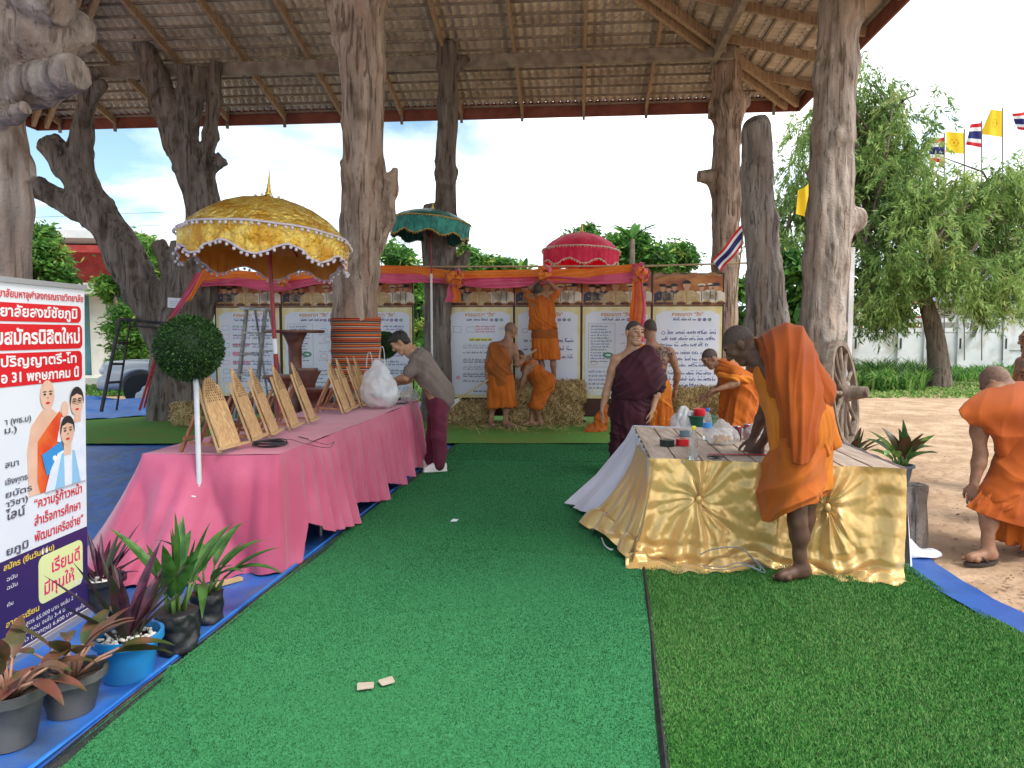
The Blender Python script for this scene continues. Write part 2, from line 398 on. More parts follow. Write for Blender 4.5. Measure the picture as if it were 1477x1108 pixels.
blade = None
def blades(name, n, region, h, mat_, z, parent, seed, hf=None):
    """short upright turf blades: region(rng,n) -> xy"""
    g = np.random.default_rng(seed); xy = region(g, n); n = len(xy)
    a = g.uniform(0, 6.283, n); w = .0017+.0010*g.random(n)+.0006*xy[:, 1]*.3; hh = h*g.uniform(.6, 1.2, n)
    ln = g.normal(0, .4, (n, 2))*hh[:, None]
    z = hf(xy[:, 0], xy[:, 1]) if hf else np.full(n, z)
    b0 = np.c_[xy[:, 0]-np.cos(a)*w, xy[:, 1]-np.sin(a)*w, z]; b1 = np.c_[xy[:, 0]+np.cos(a)*w, xy[:, 1]+np.sin(a)*w, z]
    t = np.c_[xy[:, 0]+ln[:, 0], xy[:, 1]+ln[:, 1], z+hh]
    v = np.stack([b0, b1, t], 1).reshape(-1, 3); f = np.arange(3*n).reshape(-1, 3)
    mi = np.floor(np.clip(g.random(n)+.30*nz(np.c_[xy, 0*a], 1.5, seed+3), 0, .999)*len(mat_)).astype(int)
    return build(name, (v, f, mi), mat_, parent=parent, smooth=0, kind='stuff')
def main_fn(a, b):
    Y = lerp(-.8, 10.6, b); return lerp(edgeL(Y), seam(Y), a)
def ridges(lines):
    L_ = [([G(*p) for p in pl], h, w) for pl, h, w in lines]
    def fn(X, Y):
        o = np.zeros_like(X)
        for P, h, w in L_:
            d = np.full_like(X, 9.)
            for a, b in zip(P[:-1], P[1:]):
                ux, uy = b.x-a.x, b.y-a.y; t = np.clip(((X-a.x)*ux+(Y-a.y)*uy)/(ux*ux+uy*uy), 0, 1); d = np.minimum(d, np.hypot(X-a.x-t*ux, Y-a.y-t*uy))
            o += h*np.exp(-(d/w)**2)
        return o
    return fn
rg = ridges([([(243, 968), (255, 1010), (285, 1110)], .016, .02), ([(505, 762), (535, 785), (560, 830)], .012, .03), ([(640, 700), (700, 760), (720, 900)], .006, .05), ([(800, 690), (810, 800)], .006, .06), ([(640, 800), (900, 812)], .005, .05), ([(520, 900), (760, 880)], .005, .06), ([(640, 668), (880, 672)], .010, .05), ([(650, 655), (760, 690), (860, 700)], .007, .04)])
cm = noise_sheet('turf_carpet', main_fn, 150, 400, m_emer, .022, .016, 1.7, 21, rg, label='long emerald green artificial turf carpet down the middle aisle', cat='carpet')
e = [edgeL(y) for y in np.linspace(-.8, 10.6, 60)]
mbk = MB(); mbk.grid(np.array([[[p.x-.03, p.y, .012], [p.x+.018, p.y, .035], [p.x+.06, p.y, .02]] for p in e]))
build('edge_binding', mbk, m_blackedge, parent=cm)
gw = lambda a: M('blade', a, None, rough=.8, spec=.2)
gE = [gw((.012, .088, .029)), gw((.026, .145, .048)), gw((.050, .215, .082))]
def regE(g, n):
    Y = 1.5+9.0*g.random(n)**1.6; t = g.random(n); l = np.array([edgeL(y).x for y in Y]); s_ = np.array([seam(y).x for y in Y])
    return np.c_[l+(s_-l)*t, Y]
shf = lambda z0, amp, sc, sd, ex=None: (lambda x, y: z0+amp*(nz(np.c_[x, y, 0*x], sc, sd)*.5+.5)+(ex(x, y) if ex else 0)-.002)
blades('pile', 290000, regE, .0095, gE, .030, cm, 1, shf(.022, .016, 1.7, 21, rg))
# wrinkle ridges on the carpet
m_ol2 = m_olive
rb = [G(910, 782), G(926, 870), G(936, 960), G(950, 1108), G(962, 1230)]
RB = [G(1262, 760), G(1305, 818), G(1385, 872), G(1477, 922), G(1640, 1010), G(1900, 1200)]
def poly_at(pl, Y):
    for p, q in zip(pl[:-1], pl[1:]):
        if (p.y-Y)*(q.y-Y) <= 0: return p.x+(q.x-p.x)*(Y-p.y)/(q.y-p.y)
    return pl[-1].x if Y < pl[-1].y else pl[0].x
def right_fn(a, b):
    Y = lerp(1.6, 6.6, b); return lerp(V(seam(Y).x+.012, Y, 0), V(poly_at(RB, Y), Y, 0), a)
rg2 = ridges([([(1105, 855), (1150, 905), (1190, 985)], .014, .035), ([(1180, 850), (1290, 900), (1420, 960)], .012, .05), ([(1010, 860), (1040, 960)], .007, .06), ([(1230, 1010), (1420, 1040)], .010, .07), ([(1090, 1000), (1300, 960)], .007, .06)])
cr = noise_sheet('turf_carpet', right_fn, 130, 160, m_olive, .026, .014, 1.5, 22, rg2, label='darker olive artificial turf carpet with longer pile in front of the gold table', cat='carpet')
build('seam', MB().grid(np.array([[[seam(y).x-.012, y, .03], [seam(y).x+.004, y, .047], [seam(y).x+.02, y, .03]] for y in np.linspace(1.6, 6.6, 40)])), m_blackedge, parent=cr)
gO = [gw((.045, .185, .035)), gw((.11, .30, .075)), gw((.022, .11, .018)), gw((.15, .27, .085))]
def regO(g, n):
    Y = 1.7+3.4*g.random(n)**1.25; t = g.random(n); l = np.array([seam(y).x for y in Y]); s_ = np.array([poly_at(RB, y) for y in Y])
    return np.c_[l+.01+(s_-l-.02)*t, Y]
blades('pile', 190000, regO, .017, gO, .032, cr, 2, shf(.026, .014, 1.5, 22, rg2))
# cross strips of turf in front of the boards
def cs(y0, y1, x0, x1):
    def fn(a, b): return lerp(lerp(G(x0, y0), G(x0+40, y1), b), lerp(G(x1, y0), G(x1, y1), b), a)
    return fn
m_ostrip = M('turf_strip', (.075, .21, .04), (.17, .34, .08), 70, .95, .3, 120, bdist=.01, detail=3, spec=.1, c3=(.17, .25, .06), s3=1.5)
c1 = noise_sheet('turf_carpet', cs(644, 603, 60, 930), 60, 24, m_ostrip, .040, .008, 1.2, 31, label='olive turf strip lying crosswise at the monks\' feet before the boards', cat='carpet')
c2 = noise_sheet('turf_carpet', cs(606, 590, 205, 950), 60, 16, m_emer, .034, .010, 1.2, 32, label='emerald turf strip lying crosswise against the hay bales', cat='carpet')
def tb(a, b):
    L_ = [lerp(RB[i], RB[i]+V(.02, -.02, 0), 1) for i in range(len(RB))]
    Y = lerp(1.7, 5.05, b); x = poly_at(RB, Y); return V(x-.05+.27*a, Y+.03*a, 0)
noise_sheet('groundsheet', tb, 12, 60, M('tarp_edge', (.008, .06, .27), (.014, .09, .36), 3, .5, .4, 8), .012, .02, 4, 33, label='narrow blue tarp edge between olive turf and the sand', cat='groundsheet')

# ------------------------------------------------------------------ pavilion roof
m_tile = M('tile', (.60, .515, .42), (.74, .65, .55), 3, .85, .25, 30, c3=(.50, .41, .325), s3=2.0)
m_timber = M('timber', (.27, .18, .115), (.42, .30, .20), 5, .75, .3, 20, stretch=(6, 6, 1))
m_timber2 = M('timber_grey', (.20, .165, .14), (.31, .265, .22), 6, .8, .3, 20)
m_fascia = M('fascia', (.17, .045, .032), (.24, .075, .052), 4, .6, .2)
Cn = D(1152, 160, 14.5); Z0 = Cn.z+.24; SL = .25; RW = 15.4; RE = 12.6
def rp(u, w, z): p = Cn-UX*u-UY*w; return V(p.x, p.y, z)
roof = thing('pavilion_roof', 'hipped tile roof of the open pavilion on rough timber rafters', 'roof', rp(RW/2, 8, 0))
PT = .29; lam = .145
tb_ = MB(); bt_ = []
def tile_row(fn, a0, a1, zl, zh, w0, w1):
    n = max(int((a1-a0)/lam*6), 2); a = np.linspace(a0, a1, n)
    wv = .028*np.sin(a/lam*2*math.pi)
    P = np.zeros((n, 2, 3))
    for i in range(n):
        p = fn(a[i], w0); q = fn(min(max(a[i], a0+.0), a1), w1)
        P[i, 0] = (p.x, p.y, zl+wv[i]); P[i, 1] = (q.x, q.y, zh+wv[i])
    tb_.grid(P)
half = RW/2
i = 0
while i*PT < half-.1:
    w = i*PT; w1 = w+PT*1.5
    zl, zh = Z0+SL*w+.036, Z0+SL*w1-.004
    tile_row(lambda a, ww: rp(a, ww, 0), w, RW-w, zl, zh, w, w1)                      # far slope
    tile_row(lambda a, ww: rp(ww, a, 0), w, RE, zl, zh, w, w1)                        # right slope
    tile_row(lambda a, ww: rp(RW-ww, a, 0), w, RE, zl, zh, w, w1)                     # left slope
    i += 1
build('tiles', tb_, m_tile, parent=roof, smooth=50, kind=None)
bmb = MB(); i = 0
while i*PT < half-.2:                                                                  # battens: one set of parts per slope course
    w = i*PT+.05; z = Z0+SL*w-.035
    for p_, q_ in ((rp(w+.1, w, z), rp(RW-w-.1, w, z)), (rp(w, w+.1, z), rp(w, RE, z)), (rp(RW-w, w+.1, z), rp(RW-w, RE, z))):
        build('batten', MB().bar(p_, q_, .04, .035), m_timber2, parent=roof)
    i += 1
def rafter(p, q, w=.055, h=.13, m=m_timber): build('rafter', MB().bar(p, q, w, h), m, parent=roof)
u0 = (Cn-D(842, 158, 14.8)).dot(UX); RS = 1.2
zr = lambda w: Z0+SL*w-.12
for k in range(-4, 10):
    u = u0+k*RS
    if .3 < u < RW-.3:
        wm = min(u, RW-u, half); rafter(rp(u, .03, zr(.03)), rp(u, wm, zr(wm)))
        build('rafter_end', MB().box(rp(u, .05, Z0-.22), (.05, .05, .2), rz=-YAW), m_timber2, parent=roof)
for k in range(1, 11):
    w = k*RS-.2
    wm = min(w, half)
    rafter(rp(.03, w, zr(.03)), rp(wm, w, zr(wm))); rafter(rp(RW-.03, w, zr(.03)), rp(RW-wm, w, zr(wm)))
for s_ in (0, 1):
    f = (lambda a, b, z: rp(a, b, z)) if s_ == 0 else (lambda a, b, z: rp(RW-a, b, z))
    for o_ in (-.16, .16):
        build('hip_rafter', MB().bar(f(.1+max(o_, 0), .1-min(o_, 0), Z0-.17), f(half+o_/2, half-o_/2, zr(half)-.05), .075, .16), m_timber, parent=roof)
# eave boards and tie beams
bw = 1.9
build('fascia', MB().bar(rp(-.03, 0, Z0-.1), rp(RW+.03, 0, Z0-.1), .035, .30), m_fascia, parent=roof)
build('fascia', MB().bar(rp(0, .02, Z0-.1), rp(0, RE, Z0-.1), .035, .30), m_fascia, parent=roof)
build('fascia', MB().bar(rp(RW, .02, Z0-.1), rp(RW, RE, Z0-.1), .035, .30), m_fascia, parent=roof)
zb = Z0+SL*bw-.28
build('tie_beam', MB().bar(rp(bw-.3, bw, zb), rp(RW-bw+.3, bw, zb), .10, .21), m_timber2, parent=roof, bevel=.01)
build('tie_beam', MB().bar(rp(bw, bw-.3, zb-.003), rp(bw, RE, zb-.003), .10, .21), m_timber2, parent=roof, bevel=.01)
build('tie_beam', MB().bar(rp(RW-bw, bw-.3, zb-.003), rp(RW-bw, RE, zb-.003), .10, .21), m_timber2, parent=roof, bevel=.01)
build('ridge_board', MB().bar(rp(half, half, Z0+SL*half-.1), rp(half, RE, Z0+SL*half-.1), .06, .2), m_timber2, parent=roof)

# ------------------------------------------------------------------ dead tree-trunk posts
def bark(name, a, b, c, bump=.8, dk=.36):
    m = M(name, a, b, 1.0, .9, 0, 2.6, stretch=(9, 9, 1.15), c3=c, s3=.8, detail=8, lo=.33, hi=.66); n, l, p = nodes(m)
    tc_ = n.new('ShaderNodeTexCoord'); mp = n.new('ShaderNodeMapping'); mp.inputs['Scale'].default_value = (26, 26, 2.0); l.new(tc_.outputs['Object'], mp.inputs[0])
    t = n.new('ShaderNodeTexNoise'); t.inputs['Scale'].default_value = 1; t.inputs['Detail'].default_value = 6; t.inputs['Distortion'].default_value = .6; l.new(mp.outputs[0], t.inputs[0])
    r = n.new('ShaderNodeValToRGB'); r.color_ramp.elements[0].position = .34; r.color_ramp.elements[1].position = .45; r.color_ramp.elements[0].color = (dk, dk*.92, dk*.86, 1); r.color_ramp.elements[1].color = (1, 1, 1, 1); l.new(t.outputs['Fac'], r.inputs[0])
    mp2 = n.new('ShaderNodeMapping'); mp2.inputs['Scale'].default_value = (4.2, 4.2, 2.6); l.new(tc_.outputs['Object'], mp2.inputs[0])
    t2 = n.new('ShaderNodeTexNoise'); t2.inputs['Scale'].default_value = 1; t2.inputs['Detail'].default_value = 7; l.new(mp2.outputs[0], t2.inputs[0])
    r2 = n.new('ShaderNodeValToRGB'); r2.color_ramp.elements[0].position = .34; r2.color_ramp.elements[1].position = .46; r2.color_ramp.elements[0].color = (.36+dk*.4, .31+dk*.4, .27+dk*.4, 1); r2.color_ramp.elements[1].color = (1, 1, 1, 1); l.new(t2.outputs['Fac'], r2.inputs[0])
    src = p.inputs['Base Color'].links[0].from_socket
    for q in (r, r2):
        x = n.new('ShaderNodeMix'); x.data_type = 'RGBA'; x.blend_type = 'MULTIPLY'; x.inputs[0].default_value = 1; l.new(src, x.inputs[6]); l.new(q.outputs[0], x.inputs[7]); src = x.outputs[2]
    l.new(src, p.inputs['Base Color'])
    t3_ = n.new('ShaderNodeTexNoise'); t3_.inputs['Scale'].default_value = 38; t3_.inputs['Detail'].default_value = 5; l.new(tc_.outputs['Object'], t3_.inputs[0])
    ad0 = n.new('ShaderNodeMath'); ad0.operation = 'MULTIPLY_ADD'; ad0.inputs[1].default_value = .7; l.new(t3_.outputs['Fac'], ad0.inputs[0]); l.new(t2.outputs['Fac'], ad0.inputs[2])
    ad = n.new('ShaderNodeMath'); ad.operation = 'ADD'; l.new(r.outputs[0], ad.inputs[0]); l.new(ad0.outputs[0], ad.inputs[1])
    bp = n.new('ShaderNodeBump'); bp.inputs['Strength'].default_value = bump; bp.inputs['Distance'].default_value = .03; l.new(ad.outputs[0], bp.inputs['Height']); l.new(bp.outputs[0], p.inputs['Normal'])
    return m
def trunk_mesh(Y, main, stubs=(), res=.03, amp=.02, seed=0, kk=.09):
    """main/stub points are (px,py,width_px[,dY]) surveyed at depth Y"""
    pr = []
    def cv(t): y = Y+(t[3] if len(t) > 3 else 0); p = D(t[0], t[1], y); return p, t[2]/2/FPX*y
    for ln, flat in [(main, False)]+[(s_, True) for s_ in stubs]:
        c = [cv(t) for t in ln]
        if ln is main: g = V(c[0][0].x, c[0][0].y, -.1); pr.append(('c', g, c[0][0], c[0][1]*1.22, c[0][1]))
        for i in range(len(c)-1):
            ty = 'y' if (flat and i == len(c)-2) else 'c'
            pr.append((ty, c[i][0], c[i+1][0], c[i][1], c[i+1][1]))
    v, f = sdf_mesh(pr, res, k=kk)
    n = vnormals(v, f)
    d = nz(v, (11, 11, 1.0), seed, 3)*.6+nz(v, (3.5, 3.5, 2.2), seed+5)*.75
    kn = nz(v, (9, 9, 6), seed+9, 3); d = d+np.maximum(kn-.6, 0)*1.6-np.maximum(nz(v, (16, 16, 2.2), seed+13, 2)-.35, 0)*1.8
    v = v+n*(amp*d)[:, None]
    return v, f
def post(label, Y, main, stubs, mat_, res=.03, amp=.02, seed=0, kk=.09):
    v, f = trunk_mesh(Y, main, stubs, res, amp, seed, kk)
    b = D(main[0][0], main[0][1], Y)
    return build('trunk_post', (v, f), mat_, smooth=180, label=label, cat='tree trunk', loc=(b.x, b.y, 0))
bk_red = bark('bark_red', (.22, .16, .125), (.47, .37, .30), (.33, .22, .165), .8, .42)
bk_dark = bark('bark_dark', (.10, .085, .076), (.26, .225, .20), (.17, .135, .11), .8, .42)
bk_grey = bark('bark_grey', (.15, .13, .12), (.40, .36, .33), (.29, .23, .19), .8, .45)
bk_near = bark('bark_near', (.13, .105, .09), (.36, .30, .26), (.25, .185, .15), .6, .55)
bk_pale = bark('bark_pale', (.20, .17, .145), (.46, .40, .355), (.37, .29, .24), .7, .55)
post('thick reddish trunk post wrapped in striped woven cloth behind the pink table', 9.0,
     [(512, 640, 60), (512, 460, 58), (515, 392, 62), (523, 330, 60), (524, 250, 57), (524, 100, 60), (525, 0, 62), (526, -45, 64)],
     [[(530, 345, 50), (548, 310, 42), (560, 275, 26), (571, 243, 6)], [(515, 110, 34), (496, 60, 30), (482, 5, 26), (478, -25, 26)]], bk_red, .022, .022, 1)
post('near gnarled trunk post with sawn limb stumps at left frame edge', 5.2,
     [(0, 900, 74), (2, 420, 76), (-4, 300, 88), (-14, 215, 92), (-18, 150, 84), (-12, 80, 96), (-2, -40, 120), (0, -190, 130)],
     [[(-5, 140, 60, .05), (60, 122, 58, -.1), (112, 103, 50, -.2)], [(10, 70, 80), (62, 56, 88, .05), (104, 46, 62, .1), (124, 40, 36, .1)], [(-20, 180, 30, -.1), (20, 166, 24, -.2), (39, 155, 20, -.25)], [(-2, 215, 60), (28, 240, 40), (49, 258, 12)], [(0, -30, 90), (60, 0, 70, -.1), (90, 10, 50, -.15)], [(-10, 330, 50), (22, 300, 20)]], bk_near, .015, .011, 2, .035)
post('dark forked dead tree with many sawn limbs behind the gold umbrella', 13.4,
     [(256, 590, 78), (257, 530, 72), (266, 470, 66), (285, 400, 56), (298, 320, 52), (285, 262, 46), (262, 210, 46), (240, 150, 42), (222, 110, 36), (208, 66, 30)],
     [[(252, 520, 56), (230, 470, 50), (207, 420, 52), (180, 368, 52), (140, 300, 46), (100, 240, 42), (68, 204, 34)],
      [(104, 244, 30), (117, 190, 24), (126, 140, 22), (132, 98, 21)], [(128, 262, 18), (124, 200, 15), (130, 150, 14), (140, 128, 14), (153, 121, 9)],
      [(160, 330, 36), (112, 302, 30), (52, 268, 28)], [(262, 200, 40), (276, 140, 36), (279, 98, 42)], [(286, 268, 24), (304, 195, 20), (309, 140, 18), (312, 88, 18)],
      [(295, 250, 22), (322, 228, 20)], [(268, 490, 46), (296, 432, 36), (308, 385, 30)], [(255, 430, 34), (243, 385, 24), (228, 350, 16)], [(252, 400, 22), (256, 350, 16)], [(196, 400, 20), (218, 384, 10)]],
     bk_dark, .03, .026, 3)
post('slender dark trunk post behind the green umbrella, meeting the beam', 13.05,
     [(629, 600, 42), (631, 480, 38), (638, 400, 38), (645, 330, 27), (643, 250, 29), (646, 150, 27), (646, 72, 28)],
     [[(625, 430, 24), (619, 340, 22), (621, 296, 20)], [(648, 105, 22), (662, 92, 16), (676, 82, 9)], [(650, 400, 18), (666, 380, 14), (676, 362, 9)], [(628, 480, 14), (612, 440, 10)]], bk_dark, .028, .02, 4)
post('reddish corner trunk post under the roof hip with short branch stubs', 13.05,
     [(1044, 600, 38), (1045, 380, 36), (1046, 268, 40), (1049, 200, 34), (1050, 150, 42), (1049, 100, 36), (1050, 58, 36)],
     [[(1038, 262, 26), (1021, 255, 16), (1006, 254, 15)], [(1050, 272, 12), (1062, 244, 9)], [(1060, 170, 16), (1075, 150, 11), (1083, 132, 6)], [(1062, 165, 10), (1072, 138, 5)], [(1040, 172, 14), (1021, 167, 9)], [(1055, 310, 22), (1070, 288, 16), (1072, 270, 8)], [(1035, 118, 12), (1024, 110, 8)]], bk_red, .026, .018, 5)
post('short weathered grey trunk post with rounded top beside the flag', 11.0,
     [(1108, 600, 66), (1106, 470, 58), (1102, 400, 50), (1097, 320, 44), (1093, 250, 42), (1091, 188, 38)],
     [[(1085, 300, 30), (1074, 305, 14)], [(1092, 340, 36), (1080, 322, 14), (1075, 306, 8)]], bk_grey, .024, .026, 6)
post('tall pale trunk post with a broken knot, cart wheel leaning on it', 10.2,
     [(1184, 600, 66), (1186, 480, 60), (1190, 380, 58), (1196, 300, 58), (1201, 200, 54), (1205, 110, 54), (1212, 20, 56), (1216, -60, 58)],
     [[(1205, 330, 40), (1228, 318, 34), (1243, 310, 18)], [(1212, 120, 36), (1226, 90, 26), (1231, 68, 14)], [(1190, 420, 26), (1218, 402, 10)]], bk_pale, .024, .026, 7)
# ================================================================== BOARDS, RIBBON, UMBRELLAS, HAY
def text(name, s, size, o, u, w, mat_, parent, bold=0., align='LEFT', depth=.0, width=None, shear=0.):
    cu = bpy.data.curves.new('lettering', 'FONT'); cu.body = s; cu.size = size; cu.offset = bold; cu.align_x = align; cu.extrude = depth; cu.shear = shear
    cu.resolution_u = 2
    t = bpy.data.objects.new('lettering', cu); C.objects.link(t)
    dg = bpy.context.evaluated_depsgraph_get(); dg.update()
    me = bpy.data.meshes.new_from_object(t.evaluated_get(dg)); bpy.data.objects.remove(t)
    v = np.zeros(len(me.vertices)*3); me.vertices.foreach_get('co', v); v = v.reshape(-1, 3)
    f = [list(p.vertices) for p in me.polygons]
    bpy.data.meshes.remove(me); bpy.data.curves.remove(cu)
    if len(v) == 0: return None
    if width:
        a, b = v[:, 0].min(), v[:, 0].max(); v[:, 0] = (v[:, 0]-(a if align == 'LEFT' else (a+b)/2))*width/(b-a)
    o = np.array(o); u = np.array(u); w = np.array(w); nn = np.cross(u, w)
    P = o+v[:, :1]*u+v[:, 1:2]*w+v[:, 2:3]*nn
    return build(name, (P, f), mat_, parent=parent, smooth=0)
def ell(cx, cy, rx, ry, n=14, a0=0, a1=2*math.pi): return [(cx+rx*math.cos(a0+(a1-a0)*i/n), cy+ry*math.sin(a0+(a1-a0)*i/n)) for i in range(n if a1-a0 > 6.2 else n+1)]

m_board = M('board_brown', (.045, .014, .010), (.075, .026, .018), 3, .5)
m_strip = M('strip_print', (.30, .085, .03), (.50, .23, .07), 2.2, .45, stretch=(1, 1, 2.2), c3=(.22, .05, .03), s3=3)
m_trim = M('trim_brown', (.26, .14, .07), (.36, .22, .12), 8, .5)
m_page = M('page_yellow', (.66, .56, .26), (.74, .70, .50), 4, .5)
m_white = M('page_white', (.64, .68, .80), (.70, .73, .82), 2, .5)
ink = {'blue': M('ink_blue', (.03, .05, .22), rough=.6), 'black': M('ink_black', (.04, .04, .06), rough=.6), 'orange': M('ink_orange', (.55, .24, .04), rough=.6),
       'red': M('ink_red', (.55, .05, .07), rough=.6), 'green': M('ink_green', (.06, .30, .14), rough=.6), 'purple': M('ink_purple', (.28, .10, .40), rough=.6), 'yellow': M('ink_yellow', (.75, .72, .12), rough=.6), 'pink': M('ink_pink', (.70, .32, .45), rough=.6), 'grey': M('ink_grey', (.33, .34, .42), rough=.6)}
IK = list(ink)
fm = [M('print_skin', (.50, .30, .19), rough=.5), M('print_beige', (.55, .42, .24), (.40, .29, .15), 30, .5), M('print_cream', (.66, .60, .50), rough=.5), M('print_navy', (.03, .03, .07), rough=.5), M('print_hair', (.02, .017, .015), rough=.5), M('print_gold', (.45, .26, .06), rough=.5), M('print_dark', (.14, .05, .03), (.05, .02, .02), 12, .5)]
def Yp(px): return 12.85-(px-843)*.00103
def figures():
    """printed officials on the photo strip, flat, in board metres (x 0..1, y 0..1 of the strip)"""
    mb = MB(); S = np.array
    def put(poly, k, m): mb.prism(poly, (0, -.004-.0012*k, 0), (1, 0, 0), (0, 0, 1), (0, -.001, 0), m)
    def person(x, y, s, cloth, cap, k):
        put([(x-s*.95, y-s*1.6), (x-s*.9, y-s*.55), (x-s*.45, y-s*.25), (x+s*.45, y-s*.25), (x+s*.9, y-s*.55), (x+s*.95, y-s*1.6)], k, cloth)
        put([(x-s*.16, y-s*.3), (x-s*.13, y), (x+s*.13, y), (x+s*.16, y-s*.3)], k+1, 0)
        put(ell(x, y+s*.18, s*.27, s*.36), k+2, 0)
        put(ell(x, y+s*.30, s*.29, s*.28, 10, 0, math.pi), k+3, 4)
        if cap is not None: put(ell(x, y+s*.52, s*.42, s*.16), k+4, cap); put(ell(x, y+s*.38, s*.3, s*.08), k+5, 4)
        for q in range(3): put(ell(x-s*.42+q*s*.07, y-s*.75-q*.01, s*.05, s*.05, 6), k+4, 5)
        put([(x-s*.03, y-s*1.5), (x-s*.03, y-s*.3), (x+s*.03, y-s*.3), (x+s*.03, y-s*1.5)], k+3, 4 if cloth == 2 else 5)
    for x, y, s, c_, cap in [(.13, .28, .15, 3, 4), (.22, .26, .13, 2, 4), (.30, .29, .14, 3, 4), (.70, .28, .15, 2, 2), (.83, .30, .13, 2, 2), (.91, .29, .16, 2, 3)]: person(x*1.1, y, s, c_, cap, 1)
    person(.53, .31, .23, 1, None, 8)
    for x in (.08, .22, .40, .62, .78, .98): put(ell(x*1.1, .04, .06, .035, 8), 16, 5); put(ell(x*1.1, .02, .08, .03, 8), 17, 6)
    return mb
FIG = figures(); FIGV = np.vstack(FIG.v)
def scrib(mb, x0, x1, z, h, wd, m, g, gap=.12):
    """a line of illegible handwriting as fine ribbons"""
    x = x0
    while x < x1:
        n = g.integers(3, 7); step = h*.55
        for _ in range(n):
            if x > x1: break
            a = h*g.uniform(.5, 1.1); sl = g.uniform(-.1, .3)*h
            mb.add([(x, 0, z), (x+wd, 0, z), (x+wd+sl, 0, z+a), (x+sl, 0, z+a)], [[0, 1, 2, 3]], m)
            yy = z+a*g.uniform(0, .9); mb.add([(x, 0, yy), (x+step, 0, yy+h*.15), (x+step, 0, yy+h*.15+wd), (x, 0, yy+wd)], [[0, 1, 2, 3]], m)
            if g.random() < .3: mb.add([(x, 0, z+h*1.25), (x+step*.7, 0, z+h*1.4), (x+step*.7, 0, z+h*1.4+wd), (x, 0, z+h*1.25+wd)], [[0, 1, 2, 3]], m)
            x += step
        x += h*g.uniform(.3, .9)
def outline(mb, poly, wd, m):
    for (a, b), (c, d) in zip(poly, poly[1:]+poly[:1]):
        l = math.hypot(c-a, d-b)+1e-6; nx, nz_ = -(d-b)/l*wd, (c-a)/l*wd
        mb.add([(a, 0, b), (c, 0, d), (c+nx, 0, d+nz_), (a+nx, 0, b+nz_)], [[0, 1, 2, 3]], m)
